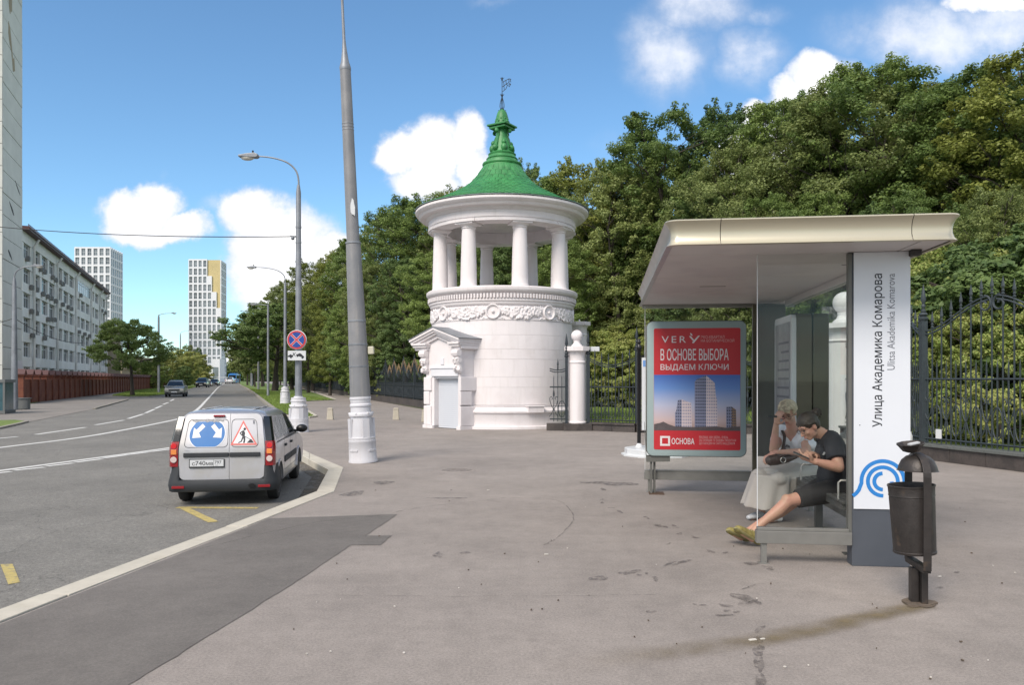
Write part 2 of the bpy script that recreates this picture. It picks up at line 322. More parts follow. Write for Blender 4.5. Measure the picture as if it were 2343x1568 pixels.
def asphalt(name, col, grain=.35, gscale=260, patch=.14, pscale=.35, tint=None, crack=0.0, rough=.88, smudge=True):
    m = M(name, col, rough, var=patch, scale=pscale, bump=.35, bscale=120, bdist=.006)
    nt = m.node_tree; b = nt.nodes['Principled BSDF']; t = nt.nodes.new('ShaderNodeTexCoord')
    def mul(factor_socket):
        old = b.inputs['Base Color'].links[0].from_socket
        mx = nt.nodes.new('ShaderNodeVectorMath'); mx.operation = 'SCALE'; nt.links.new(old, mx.inputs[0]); nt.links.new(factor_socket, mx.inputs['Scale']); nt.links.new(mx.outputs[0], b.inputs['Base Color'])
    for sc, lo, hi in ((gscale, 1 - grain, 1 + grain), (gscale * .22, 1 - grain * .5, 1 + grain * .5), (2.2, .93, 1.07), (.55, .92, 1.08), (9, .93, 1.06)):
        n = nt.nodes.new('ShaderNodeTexNoise'); n.inputs['Scale'].default_value = sc; n.inputs['Detail'].default_value = 3
        nt.links.new(t.outputs['Object'], n.inputs['Vector'])
        r = nt.nodes.new('ShaderNodeMapRange'); nt.links.new(n.outputs['Fac'], r.inputs[0]); r.inputs[1].default_value = .3; r.inputs[2].default_value = .7; r.inputs[3].default_value = lo; r.inputs[4].default_value = hi
        mul(r.outputs[0])
    # pale chips of aggregate
    vo = nt.nodes.new('ShaderNodeTexVoronoi'); vo.inputs['Scale'].default_value = 38; nt.links.new(t.outputs['Object'], vo.inputs['Vector'])
    r = nt.nodes.new('ShaderNodeMapRange'); nt.links.new(vo.outputs['Distance'], r.inputs[0]); r.inputs[1].default_value = .06; r.inputs[2].default_value = .11; r.inputs[3].default_value = 1.35; r.inputs[4].default_value = 1
    mul(r.outputs[0])
    if smudge:                                    # trodden-in dirt, chewing gum and old oil spots
        for sc, lo, hi, dk in ((3.1, .60, .72, .89), (11, .66, .74, .86), (1.1, .54, .72, .92)):
            n = nt.nodes.new('ShaderNodeTexNoise'); n.inputs['Scale'].default_value = sc; n.inputs['Detail'].default_value = 7; n.inputs['Roughness'].default_value = .65
            nt.links.new(t.outputs['Object'], n.inputs['Vector'])
            r = nt.nodes.new('ShaderNodeMapRange'); nt.links.new(n.outputs['Fac'], r.inputs[0]); r.inputs[1].default_value = lo; r.inputs[2].default_value = hi; r.inputs[3].default_value = 1; r.inputs[4].default_value = dk
            mul(r.outputs[0])
    if crack:
        wz = nt.nodes.new('ShaderNodeTexNoise'); wz.inputs['Scale'].default_value = 1.5; wz.inputs['Detail'].default_value = 6; nt.links.new(t.outputs['Object'], wz.inputs['Vector'])
        va = nt.nodes.new('ShaderNodeVectorMath'); va.operation = 'ADD'; nt.links.new(t.outputs['Object'], va.inputs[0]); nt.links.new(wz.outputs['Color'], va.inputs[1])
        vc = nt.nodes.new('ShaderNodeTexVoronoi'); vc.feature = 'DISTANCE_TO_EDGE'; vc.inputs['Scale'].default_value = .33; nt.links.new(va.outputs[0], vc.inputs['Vector'])
        r = nt.nodes.new('ShaderNodeMapRange'); nt.links.new(vc.outputs['Distance'], r.inputs[0]); r.inputs[1].default_value = .0; r.inputs[2].default_value = .006; r.inputs[3].default_value = 1 - crack; r.inputs[4].default_value = 1
        mul(r.outputs[0])
    return m
MT['pavement'] = asphalt('pinkish_grey_asphalt', (.284, .252, .230), crack=.0)
MT['patch'] = asphalt('newer_dark_asphalt', (.150, .137, .126), grain=.28)
MT['road'] = asphalt('road_asphalt', (.185, .178, .163), grain=.45, gscale=150, crack=.35)
MT['apron'] = asphalt('pale_apron_asphalt', (.235, .215, .195), grain=.2)

def grass_mat(name, a, b2):
    return M(name, a, .9, var=.30, scale=3, bump=.6, bscale=30, alt=b2, altscale=.6, altlo=.45, altedge=.25, bdist=.03)
MT['grass'] = grass_mat('short_grass', (.125, .19, .035), (.165, .225, .045))
MT['blades'] = M('grass_blades', (.18, .26, .05), .8, var=.35, scale=2)
MT['terrain'] = grass_mat('rough_ground', (.055, .075, .020), (.07, .07, .03))

def leaf_mat(name, dark, light):
    m = bpy.data.materials.new(name); m.use_nodes = True; nt = m.node_tree; nt.nodes.clear()
    o = nt.nodes.new('ShaderNodeOutputMaterial'); p = nt.nodes.new('ShaderNodeBsdfPrincipled'); p.inputs['Roughness'].default_value = .5
    p.inputs['Specular IOR Level'].default_value = .35
    tl = nt.nodes.new('ShaderNodeBsdfTranslucent')
    t = nt.nodes.new('ShaderNodeTexCoord'); n = nt.nodes.new('ShaderNodeTexNoise'); n.inputs['Scale'].default_value = .35; n.inputs['Detail'].default_value = 5
    nt.links.new(t.outputs['Object'], n.inputs['Vector'])
    oi = nt.nodes.new('ShaderNodeObjectInfo'); gi = nt.nodes.new('ShaderNodeNewGeometry')
    ad = nt.nodes.new('ShaderNodeMath'); ad.operation = 'ADD'; nt.links.new(n.outputs['Fac'], ad.inputs[0])
    sc = nt.nodes.new('ShaderNodeMath'); sc.operation = 'MULTIPLY_ADD'; nt.links.new(oi.outputs['Random'], sc.inputs[0]); sc.inputs[1].default_value = .5; sc.inputs[2].default_value = -.25
    nt.links.new(sc.outputs[0], ad.inputs[1])
    a2 = nt.nodes.new('ShaderNodeMath'); a2.operation = 'MULTIPLY_ADD'; nt.links.new(gi.outputs['Random Per Island'], a2.inputs[0]); a2.inputs[1].default_value = .45; nt.links.new(ad.outputs[0], a2.inputs[2])
    r = nt.nodes.new('ShaderNodeMapRange'); nt.links.new(a2.outputs[0], r.inputs[0]); r.inputs[1].default_value = .35; r.inputs[2].default_value = 1.1
    mx = nt.nodes.new('ShaderNodeMix'); mx.data_type = 'RGBA'; nt.links.new(r.outputs[0], mx.inputs[0]); mx.inputs[6].default_value = (*dark, 1); mx.inputs[7].default_value = (*light, 1)
    nt.links.new(mx.outputs[2], p.inputs['Base Color']); nt.links.new(mx.outputs[2], tl.inputs[0])
    ms = nt.nodes.new('ShaderNodeMixShader'); ms.inputs[0].default_value = .42
    nt.links.new(p.outputs[0], ms.inputs[1]); nt.links.new(tl.outputs[0], ms.inputs[2]); nt.links.new(ms.outputs[0], o.inputs[0])
    return m
MT['leaf'] = leaf_mat('oak_leaves', (0.105, 0.165, 0.046), (0.264, 0.346, 0.095))
MT['leafy'] = leaf_mat('yellowing_leaves', (.125, .165, .035), (.29, .32, .08))
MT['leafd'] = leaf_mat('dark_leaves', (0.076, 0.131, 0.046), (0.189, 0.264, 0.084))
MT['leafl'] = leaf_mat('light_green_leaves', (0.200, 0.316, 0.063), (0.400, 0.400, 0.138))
MT['leafo'] = leaf_mat('olive_green_leaves', (0.131, 0.172, 0.054), (0.316, 0.367, 0.126))

# ------------------------------------------------------------------ helpers: meshes
class MB:
    def __init__(s): s.v = []; s.f = []; s.mi = []; s.cur = 0
    def add(s, vs, fs):
        o = len(s.v); s.v.extend([tuple(p) for p in vs])
        for f in fs: s.f.append(tuple(i + o for i in f)); s.mi.append(s.cur)
        return s
    def box(s, c, d, rz=0.0, rot=None):
        x, y, z = d[0] / 2, d[1] / 2, d[2] / 2
        vs = [Vector((a * x, b * y, e * z)) for a in (-1, 1) for b in (-1, 1) for e in (-1, 1)]
        m = rot if rot is not None else Matrix.Rotation(rz, 3, 'Z')
        vs = [m @ p + Vector(c) for p in vs]
        return s.add(vs, [(0, 1, 3, 2), (4, 6, 7, 5), (0, 4, 5, 1), (2, 3, 7, 6), (0, 2, 6, 4), (1, 5, 7, 3)])
    def box2(s, a, b):
        return s.box([(a[i] + b[i]) / 2 for i in range(3)], [abs(b[i] - a[i]) for i in range(3)])
    def lathe(s, prof, n=24, c=(0, 0, 0), a0=0, closed=True):
        vs = []; fs = []; k = len(prof)
        for i in range(n):
            a = a0 + 2 * math.pi * i / n
            for (r, z) in prof: vs.append((c[0] + r * math.cos(a), c[1] + r * math.sin(a), c[2] + z))
        for i in range(n):
            j = (i + 1) % n
            for q in range(k - 1): fs.append((i * k + q, j * k + q, j * k + q + 1, i * k + q + 1))
        if closed:
            if prof[0][0] > 1e-5: fs.append(tuple(i * k for i in range(n))[::-1])
            if prof[-1][0] > 1e-5: fs.append(tuple(i * k + k - 1 for i in range(n)))
        return s.add(vs, fs)
    def tube(s, pts, rad, n=10, sx=1.0, sy=1.0, caps=True, up=(0, 0, 1)):
        pts = [Vector(p) for p in pts]; m = len(pts)
        if not isinstance(rad, (list, tuple)): rad = [rad] * m
        vs = []; fs = []; prev = None
        for i in range(m):
            d = (pts[min(i + 1, m - 1)] - pts[max(i - 1, 0)])
            if d.length < 1e-9: d = Vector((0, 0, 1))
            d.normalize()
            if prev is None:
                u = Vector(up)
                if abs(u.dot(d)) > .98: u = Vector((1, 0, 0))
                x = u.cross(d).normalized()
            else:
                x = prev - d * prev.dot(d)
                x = x.normalized() if x.length > 1e-6 else Vector((1, 0, 0))
            prev = x; y = d.cross(x)
            r = rad[i]; rx, ry = (r if isinstance(r, tuple) else (r * sx, r * sy))
            for q in range(n):
                a = 2 * math.pi * q / n
                vs.append(pts[i] + x * (rx * math.cos(a)) + y * (ry * math.sin(a)))
        for i in range(m - 1):
            for q in range(n):
                w = (q + 1) % n
                fs.append((i * n + q, i * n + w, (i + 1) * n + w, (i + 1) * n + q))
        if caps: fs.append(tuple(range(n))[::-1]); fs.append(tuple((m - 1) * n + q for q in range(n)))
        return s.add(vs, fs)
    def ball(s, c, r, n=12, m=8, rot=None):
        if not isinstance(r, (list, tuple)): r = (r, r, r)
        vs = [Vector((0, 0, -1))]; fs = []
        for i in range(1, m):
            t = -math.pi / 2 + math.pi * i / m
            for q in range(n):
                a = 2 * math.pi * q / n; vs.append(Vector((math.cos(t) * math.cos(a), math.cos(t) * math.sin(a), math.sin(t))))
        vs.append(Vector((0, 0, 1))); L = len(vs) - 1
        for q in range(n):
            w = (q + 1) % n
            fs.append((0, 1 + w, 1 + q)); fs.append((L, L - n + q, L - n + w))
            for i in range(m - 2): fs.append((1 + i * n + q, 1 + i * n + w, 1 + (i + 1) * n + w, 1 + (i + 1) * n + q))
        mm = rot if rot is not None else Matrix.Identity(3)
        return s.add([mm @ Vector((p.x * r[0], p.y * r[1], p.z * r[2])) + Vector(c) for p in vs], fs)
    def prism(s, poly, o, ax, ay, az, h):          # polygon in (ax, ay) at origin o, extruded h along az
        o, ax, ay, az = Vector(o), Vector(ax), Vector(ay), Vector(az); n = len(poly)
        a = [o + ax * p[0] + ay * p[1] for p in poly]; b = [p + az * h for p in a]
        fs = [tuple(range(n))[::-1], tuple(range(n, 2 * n))]
        for i in range(n): j = (i + 1) % n; fs.append((i, j, n + j, n + i))
        return s.add(a + b, fs)
    def sheet(s, poly, z=None):
        return s.add([(p[0], p[1], p[2] if z is None else z) for p in poly], [tuple(range(len(poly)))])
    def mesh(s, name, mats=None, smooth=None, bevel=0.0, bang=30, bseg=2, recalc=True):
        me = bpy.data.meshes.new(name); me.from_pydata(s.v, [], s.f)
        if mats is not None:
            for m in (mats if isinstance(mats, (list, tuple)) else [mats]): me.materials.append(m)
            if len(me.materials) > 1: me.polygons.foreach_set('material_index', s.mi)
        if recalc or bevel:
            bm = bmesh.new(); bm.from_mesh(me)
            if recalc: bmesh.ops.recalc_face_normals(bm, faces=bm.faces)
            if bevel:
                es = [e for e in bm.edges if len(e.link_faces) == 2 and e.calc_face_angle(0) > R(bang)]
                bmesh.ops.bevel(bm, geom=es, offset=bevel, segments=bseg, affect='EDGES', profile=.6, clamp_overlap=True)
            bm.to_mesh(me); bm.free()
        if smooth:
            me.polygons.foreach_set('use_smooth', [True] * len(me.polygons)); me.set_sharp_from_angle(angle=R(smooth))
        me.update(); return me

def link(name, me, parent=None, loc=None, rz=0):
    o = bpy.data.objects.new(name, me); COL.objects.link(o)
    if parent is not None: o.parent = parent
    if loc is not None: o.location = loc
    if rz: o.rotation_euler = (0, 0, rz)
    return o
def part(name, mb, mat, parent, smooth=40, bevel=0.0, label=None, loc=None, rz=0, **k):
    o = link(name, mb.mesh(name, mat, smooth, bevel, **k), parent, loc, rz)
    if label: o['label'] = label
    return o
def tag(o, label, cat, group=None):
    o['label'] = label; o['category'] = cat
    if group: o['group'] = group
    return o
def thing(name, label, cat, loc=(0, 0, 0), rz=0.0, group=None, scale=None):
    o = bpy.data.objects.new(name, None); COL.objects.link(o); o.location = loc; o.rotation_euler = (0, 0, rz)
    o.empty_display_size = .2
    if scale: o.scale = (scale, scale, scale)
    return tag(o, label, cat, group)
def struct(name, mb, mat, kind='structure', smooth=None, **k):
    o = link(name, mb.mesh(name, mat, smooth, **k)); o['kind'] = kind; return o
def copy_tree(o, parent=None):
    c = o.copy(); COL.objects.link(c)
    if parent is not None: c.parent = parent
    for ch in list(o.children): copy_tree(ch, c)
    return c

_tc = {}
def text_mesh(body, w, h, bold=0.0, mp=lambda x, y: (x, 0, y), mat=None, name='lettering', sp=1.0, res=3):
    cu = bpy.data.curves.new('t', 'FONT'); cu.body = body; cu.resolution_u = res; cu.space_character = sp
    cu.space_line = .95
    ob = bpy.data.objects.new('t', cu); COL.objects.link(ob)
    dg = bpy.context.evaluated_depsgraph_get(); me = bpy.data.meshes.new_from_object(ob.evaluated_get(dg))
    bpy.data.objects.remove(ob); bpy.data.curves.remove(cu)
    n = len(me.vertices); co = np.empty(n * 3); me.vertices.foreach_get('co', co); co = co.reshape(-1, 3)
    lo = co.min(0); hi = co.max(0); sx = w / (hi[0] - lo[0]); sy = (h / (hi[1] - lo[1])) if h else sx
    q2 = [mp((p[0] - lo[0]) * sx, (p[1] - lo[1]) * sy) for p in co]
    if bold > 0:                                  # heavier strokes: further layers a hair apart in depth
        e0 = Vector(mp(0, 0)); ex = Vector(mp(1, 0)) - e0; ey = Vector(mp(0, 1)) - e0; en = ex.cross(ey).normalized(); fs0 = [tuple(p.vertices) for p in me.polygons]; nv = n
        vs = []; fs = []
        for k, (bx, by) in enumerate(((0, 0), (1, 0), (.5, .5), (.5, -.5))):
            d = ex * (bold * sx * bx) + ey * (bold * sx * by) + en * (.0002 * k); vs += [Vector(p) + d for p in q2]; fs += [tuple(i + k * nv for i in f) for f in fs0]
        me = bpy.data.meshes.new(name); me.from_pydata(vs, [], fs)
    else:
        me.vertices.foreach_set('co', np.array(q2).ravel())
    me.name = name
    me.materials.clear(); me.materials.append(mat); me.polygons.foreach_set('use_smooth', [False] * len(me.polygons)); me.update()
    return me

def organic(name, mb, voxel, mat, parent, smooth=6, label=None):
    tmp = bpy.data.objects.new('tmp', mb.mesh('tmp', None, None)); COL.objects.link(tmp)
    rm = tmp.modifiers.new('r', 'REMESH'); rm.mode = 'VOXEL'; rm.voxel_size = voxel; rm.adaptivity = 0
    sm = tmp.modifiers.new('s', 'SMOOTH'); sm.factor = .5; sm.iterations = smooth
    dg = bpy.context.evaluated_depsgraph_get(); me = bpy.data.meshes.new_from_object(tmp.evaluated_get(dg))
    om = tmp.data; bpy.data.objects.remove(tmp); bpy.data.meshes.remove(om)
    me.name = name; me.materials.clear(); me.materials.append(mat)
    me.polygons.foreach_set('use_smooth', [True] * len(me.polygons)); me.update()
    o = link(name, me, parent)
    if label: o['label'] = label
    return o

# ================================================================== SETTING: ground, road, pavement
ZR = -0.13
def P(pts, z=0.0): return [g(u, v, z) for u, v in pts]
def subpoly(mb, poly, z): mb.sheet([(p[0], p[1], z) for p in poly])
def tri_sheet(name, polys, z, mat, kind='structure'):
    mb = MB()
    for poly in polys: subpoly(mb, poly, z)
    me = mb.mesh(name, mat, None, recalc=False)
    bm = bmesh.new(); bm.from_mesh(me); bmesh.ops.triangulate(bm, faces=bm.faces)
    for f in bm.faces:
        if f.normal.z < 0: f.normal_flip()
    bm.to_mesh(me); bm.free(); me.update()
    o = link(name, me); o['kind'] = kind; return o

mb = MB(); mb.sheet([(-2500, -800, -.30), (2500, -800, -.30), (2500, 4500, -.30), (-2500, 4500, -.30)])
struct('ground', mb, MT['terrain'])
mb = MB(); mb.sheet([(-70, -25, ZR), (6, -25, ZR), (6, 9, ZR), (2, 60, ZR), (-60, 200, ZR), (-215, 620, ZR), (-260, 620, ZR), (-160, 200, ZR)])
struct('road', mb, MT['road'])

KO = [(-400, 1545), (724.5, 1126), (751, 1076), (707.5, 1052.8), (640, 1017), (655, 984), (632, 944), (611, 926), (593, 911), (581, 900.6), (563, 888.6), (547.9, 881), (536, 875)]
KI = [(-400, 1585), (765, 1126), (786, 1071), (708.7, 1038), (662, 1014), (672, 981), (641, 941), (617, 925), (597, 910), (584.5, 900), (566, 888.4), (550, 880.8), (538, 875)]
ko = P(KO); ki = P(KI)
kd = (Vector(ki[0]) - Vector(ki[1])).normalized() * 16
pave = [tuple(Vector(ki[0]) + kd)] + ki + [(-170, 500, 0), (-130, 560, 0), (60, 560, 0), (60, -12, 0)]
tri_sheet('pavement', [pave], 0.0, MT['pavement'])

# kerb of separate concrete stones
kr = bpy.data.objects.new('kerb', None); COL.objects.link(kr); kr['kind'] = 'structure'
def kerb_run(a0, a1, b0, b1, parent, step, zt, zb, mat, gap=.006, first=0.0):
    a0, a1, b0, b1 = map(Vector, (a0, a1, b0, b1)); L = ((a1 - a0).length + (b1 - b0).length) / 2; n = max(1, round(L / step))
    for i in range(n):
        t0, t1 = i / n + gap / L, (i + 1) / n - gap / L
        if n == 1: t0, t1 = 0.002, .998
        q = [a0.lerp(a1, t0), a0.lerp(a1, t1), b0.lerp(b1, t1), b0.lerp(b1, t0)]
        c = sum(q, Vector()) / 4; j = random.uniform(-.004, .004)
        mb = MB(); lo = [(p.x - c.x, p.y - c.y, zb) for p in q]; hi = [(p.x - c.x, p.y - c.y, zt + j) for p in q]
        mb.add(lo + hi, [(0, 1, 2, 3), (4, 5, 6, 7), (0, 1, 5, 4), (1, 2, 6, 5), (2, 3, 7, 6), (3, 0, 4, 7)])
        part('kerb_stone', mb, mat, parent, None, bevel=.012, loc=(c.x, c.y, 0))
# near run: long stones, joints where the picture shows them
e0 = tuple(Vector(ko[0]) + kd * .5); f0 = tuple(Vector(ki[0]) + kd * .5)
kerb_run(e0, g(93.5, 1363), f0, g(157, 1364), kr, 3.0, .012, -.2, MT['kerb'])
kerb_run(g(93.5, 1363), g(516, 1206.6), g(157, 1364), g(565, 1205.7), kr, 9, .012, -.2, MT['kerb'])
kerb_run(g(516, 1206.6), ko[1], g(565, 1205.7), ki[1], kr, 9, .012, -.2, MT['kerb'])
for i in range(1, 4): kerb_run(ko[i], ko[i + 1], ki[i], ki[i + 1], kr, 3.0, .012, -.2, MT['kerb'])
for i in range(4, 11): kerb_run(ko[i], ko[i + 1], ki[i], ki[i + 1], kr, 4.0 if i < 8 else 12.0, .05, -.2, MT['kerbold'])

# newer dark asphalt laid along the kerb
PATCH = [(616, 1187.5), (909, 1178), (837, 1227), (896.5, 1227), (871, 1249), (803, 1249), (731, 1297), (654, 1348), (531, 1424.6), (433, 1484), (297, 1568), (120, 1680), (-500, 1640), (-400, 1588), (0, 1431), (565, 1208.5)]
rp2 = random.Random(12); pp_ = P(PATCH); rag = []
for i in range(len(pp_)):
    a, b = Vector(pp_[i]), Vector(pp_[(i + 1) % len(pp_)]); n = max(1, min(60, int((b - a).length / .07))) if i < 11 else 1; d = (b - a).normalized(); s = Vector((-d.y, d.x, 0)); w_ = 0
    for k in range(n):
        w_ = w_ * .5 + rp2.gauss(0, .0035); rag.append(tuple(a.lerp(b, k / n) + s * (w_ if k else 0)))
tri_sheet('dark_asphalt_strip', [rag], .004, MT['patch'])

def ribbon(mb, pts, w, z, wpx=None):
    pts = [Vector(p) for p in pts]; n = len(pts)
    for i in range(n - 1):
        d = (pts[i + 1] - pts[i]); d.z = 0; d.normalize(); s = Vector((-d.y, d.x, 0)) * (w / 2)
        q = [pts[i] - s, pts[i + 1] - s, pts[i + 1] + s, pts[i] + s]
        mb.add([(p.x, p.y, z) for p in q], [(0, 1, 2, 3)])
def smooth_line(pts, n=6):
    out = []; pts = [Vector(p) for p in pts]
    for i in range(len(pts) - 1):
        p0 = pts[max(i - 1, 0)]; p1 = pts[i]; p2 = pts[i + 1]; p3 = pts[min(i + 2, len(pts) - 1)]
        for k in range(n):
            t = k / n
            out.append(.5 * ((2 * p1) + (p2 - p0) * t + (2 * p0 - 5 * p1 + 4 * p2 - p3) * t * t + (3 * p1 - p0 - 3 * p2 + p3) * t ** 3))
    out.append(pts[-1]); return out
PR = lambda pts: P(pts, ZR)
DASH = [((-60, 1009), (40, 1000)), ((82, 995), (195.6, 978.5)), ((218.5, 973), (283.7, 962)), ((293.5, 958.6), (328, 948)), ((333, 945.8), (353, 937)), ((355, 935.5), (370, 929)), ((373, 926), (385, 921.5)), ((390, 918), (398, 914))]
mr_ = bpy.data.objects.new('road_markings', None); COL.objects.link(mr_); mr_['kind'] = 'structure'
for a, b in DASH:
    mb = MB(); ribbon(mb, PR([a, b]), .17, ZR + .004); part('lane_dash', mb, MT['paintwhite'], mr_, None, recalc=False)
mb = MB(); ribbon(mb, smooth_line(PR([(-200, 1052), (0, 1025), (223, 995.5), (413, 958), (440, 945), (457.6, 932), (480, 908), (503, 884), (516, 876)])), .19, ZR + .0042); part('edge_line', mb, MT['paintwhite'], mr_, None, recalc=False)
mb = MB(); ribbon(mb, smooth_line(PR([(-200, 1104), (0, 1078), (393, 1025), (560, 998)])), .17, ZR + .0044); part('bus_lane_line', mb, MT['paintwhite'], mr_, None, recalc=False)
for a, b in (((-90, 1093), (25, 1080)), ((32, 1077.5), (102, 1070)), ((106, 1068), (168, 1060.5)), ((172, 1059), (234, 1051)), ((238, 1049), (293, 1041.5)), ((296, 1041), (342, 1035)), ((345, 1034.5), (393, 1028.5)), ((396, 1028), (440, 1022))):
    mb = MB(); ribbon(mb, PR([a, b]), .15, ZR + .0046); part('bus_lane_dash', mb, MT['paintwhite'], mr_, None, recalc=False)
mb = MB(); ribbon(mb, PR([(405, 1162.5), (590, 1163.5)]), .13, ZR + .004); part('yellow_zigzag', mb, MT['paintyellow'], mr_, None, recalc=False)
mb = MB(); mb.sheet([g(u, v, ZR + .0045) for u, v in ((407, 1162), (429, 1161), (501, 1194), (476, 1196))]); part('yellow_zigzag', mb, MT['paintyellow'], mr_, None, recalc=False)
mb = MB(); mb.sheet([g(u, v, ZR + .004) for u, v in ((1, 1292), (29, 1291), (46, 1333), (19, 1338))]); part('yellow_zigzag', mb, MT['paintyellow'], mr_, None, recalc=False)

# opposite side of the street
VZ = -.10
APR = [(-400, 1015), (0, 982), (65, 966), (218.7, 936), (294, 915.5), (298, 908.5), (379, 904), (427, 894), (451, 886), (490, 876), (514, 872), (300, 872), (0, 890), (-400, 905)]
tri_sheet('far_pavement', [P(APR, ZR + .012)], ZR + .012, MT['apron'])
GR1 = [(-300, 965), (0, 962), (34, 961), (65, 964.6), (44.4, 970.4), (0, 980), (-300, 1003)]
GR2 = [(256, 905.4), (294, 895), (342, 886.6), (400, 880), (470, 873), (512, 871), (490, 875.5), (450, 885), (426, 893.4), (378, 903.6), (342, 907.5), (297, 907.5)]
GR3 = [(40, 931), (54.7, 926.5), (130, 913), (218.7, 897), (273, 888), (320, 881), (400, 874), (380, 872.5), (294, 884), (150, 903), (51, 919), (30, 922)]
tri_sheet('far_verge', [P(GR1, VZ), P(GR2, VZ), P(GR3, VZ)], VZ, MT['grass'])
far_kerb = bpy.data.objects.new('far_kerb', None); COL.objects.link(far_kerb); far_kerb['kind'] = 'structure'
def kerb_line(pts, parent, w, zt, zb, mat, step=2.0):
    pts = [Vector(p) for p in pts]
    for i in range(len(pts) - 1):
        a, b = pts[i].copy(), pts[i + 1].copy(); a.z = b.z = 0; d = (b - a).normalized(); s = Vector((-d.y, d.x, 0)) * w
        kerb_run(a, b, a + s, b + s, parent, step, zt, zb, mat)
kerb_line(P([(-200, 995), (0, 981), (44.4, 971), (66, 965.5)], VZ), far_kerb, .16, VZ + .04, -.25, MT['kerbold'])
kerb_line(P([(218.7, 936), (294, 915.2)], VZ), far_kerb, .16, VZ + .05, -.25, MT['kerbold'])
kerb_line(P([(297, 908), (342, 908), (379, 904), (427, 894), (451, 885.5), (475, 879)], VZ), far_kerb, .18, VZ + .04, -.25, MT['kerbold'], 4)

# near grass verges and the path between them
GA = [(617, 924.5), (645, 945), (700, 957), (718.7, 953.6), (662, 919.6), (765.5, 915), (693, 891), (640, 881), (600, 876), (540, 872.5), (552, 881), (568, 888.5), (586, 900), (600, 910.5)]
GB = [(699, 885.6), (760, 898), (813.6, 912.5), (845, 914), (900, 906), (780, 886), (720, 878), (650, 873.5), (640, 876)]
WOOD = [(-165, 560, .025), (-44, 160, .025), (-5.2, 44.2, .025), (-2.2, 31, .025), (2.14, 26.2, .025), (3.96, 25.0, .025), (10.2, 24.0, .025), (9.1, 16.7, .025), (9.7, 14.1, .025), (11.3, 9, .025), (12.5, -3, .025), (90, -3, .025), (90, 560, .025)]
tri_sheet('verge', [P(GA, .03), P(GB, .03)], .03, MT['grass'])
tri_sheet('woodland_grass', [WOOD], .025, MT['grass'])
vk = bpy.data.objects.new('verge_kerb', None); COL.objects.link(vk); vk['kind'] = 'structure'
kerb_line(P([(655, 953), (700, 957.5), (718.7, 954.2), (690, 936), (662, 919.2), (765.5, 915.3), (730, 902), (693, 890.6)]), vk, -.16, .06, -.1, MT['kerb'], 1.6)
kerb_line(P([(813.6, 912.8), (760, 898.2), (699, 885.9)]), vk, -.16, .06, -.1, MT['kerb'], 2.5)

# grass blades on the nearer verges
def scatter_grass(name, poly, n, h, z, seed):
    rs = np.random.RandomState(seed); pts = np.array([(p[0], p[1]) for p in poly]); lo, hi = pts.min(0), pts.max(0); out = []
    def inside(x, y):
        c = np.zeros(len(x), bool); j = len(pts) - 1
        for i in range(len(pts)):
            xi, yi = pts[i]; xj, yj = pts[j]
            c ^= ((yi > y) != (yj > y)) & (x < (xj - xi) * (y - yi) / (yj - yi + 1e-12) + xi); j = i
        return c
    xs = rs.uniform(lo[0], hi[0], n * 12); ys = lo[1] + (hi[1] - lo[1]) * rs.uniform(0, 1, n * 12) ** 1.8
    ok = inside(xs, ys); xs = xs[ok][:n]; ys = ys[ok][:n]; m = len(xs)
    a = rs.uniform(0, 6.28, m); hh = h * rs.uniform(.5, 1.3, m); w = .012 + .02 * rs.rand(m); lx = rs.normal(0, .4, m) * hh; ly = rs.normal(0, .4, m) * hh
    v = np.zeros((m, 3, 3)); v[:, 0] = np.c_[xs - w * np.cos(a), ys - w * np.sin(a), np.full(m, z)]; v[:, 1] = np.c_[xs + w * np.cos(a), ys + w * np.sin(a), np.full(m, z)]; v[:, 2] = np.c_[xs + lx, ys + ly, z + hh]
    me = bpy.data.meshes.new(name); me.vertices.add(m * 3); me.vertices.foreach_set('co', v.ravel()); me.loops.add(m * 3); me.loops.foreach_set('vertex_index', np.arange(m * 3))
    me.polygons.add(m); me.polygons.foreach_set('loop_start', np.arange(m) * 3); me.materials.append(MT['blades']); me.update(calc_edges=True)
    o = link(name, me); o['kind'] = 'stuff'; return o
scatter_grass('verge_grass', P(GA[:6] + GA[-3:], .03), 45000, .07, .028, 1)
scatter_grass('woodland_grass_blades', [(2.3, 26.3), (4, 25.1), (9.9, 24.2), (14, 45), (3, 45)], 50000, .10, .02, 2)
scatter_grass('far_verge_grass', P(GR2[:3] + GR2[-5:], VZ), 25000, .10, VZ, 3)

def patchy(m, sc, lo, hi, amax):
    nt = m.node_tree; b = nt.nodes['Principled BSDF']; t = nt.nodes.new('ShaderNodeTexCoord'); n = nt.nodes.new('ShaderNodeTexNoise'); n.inputs['Scale'].default_value = sc; n.inputs['Detail'].default_value = 8; n.inputs['Roughness'].default_value = .7
    nt.links.new(t.outputs['Object'], n.inputs['Vector']); r = nt.nodes.new('ShaderNodeMapRange'); nt.links.new(n.outputs['Fac'], r.inputs[0]); r.inputs[1].default_value = lo; r.inputs[2].default_value = hi; r.inputs[3].default_value = 0; r.inputs[4].default_value = amax
    nt.links.new(r.outputs[0], b.inputs['Alpha'])
patchy(MT['stain'], 14, .40, .60, .62)
MT['crack'] = M('fine_crack', (.13, .115, .105), .9, var=.2, scale=9); patchy(MT['crack'], 6, .40, .62, .6)
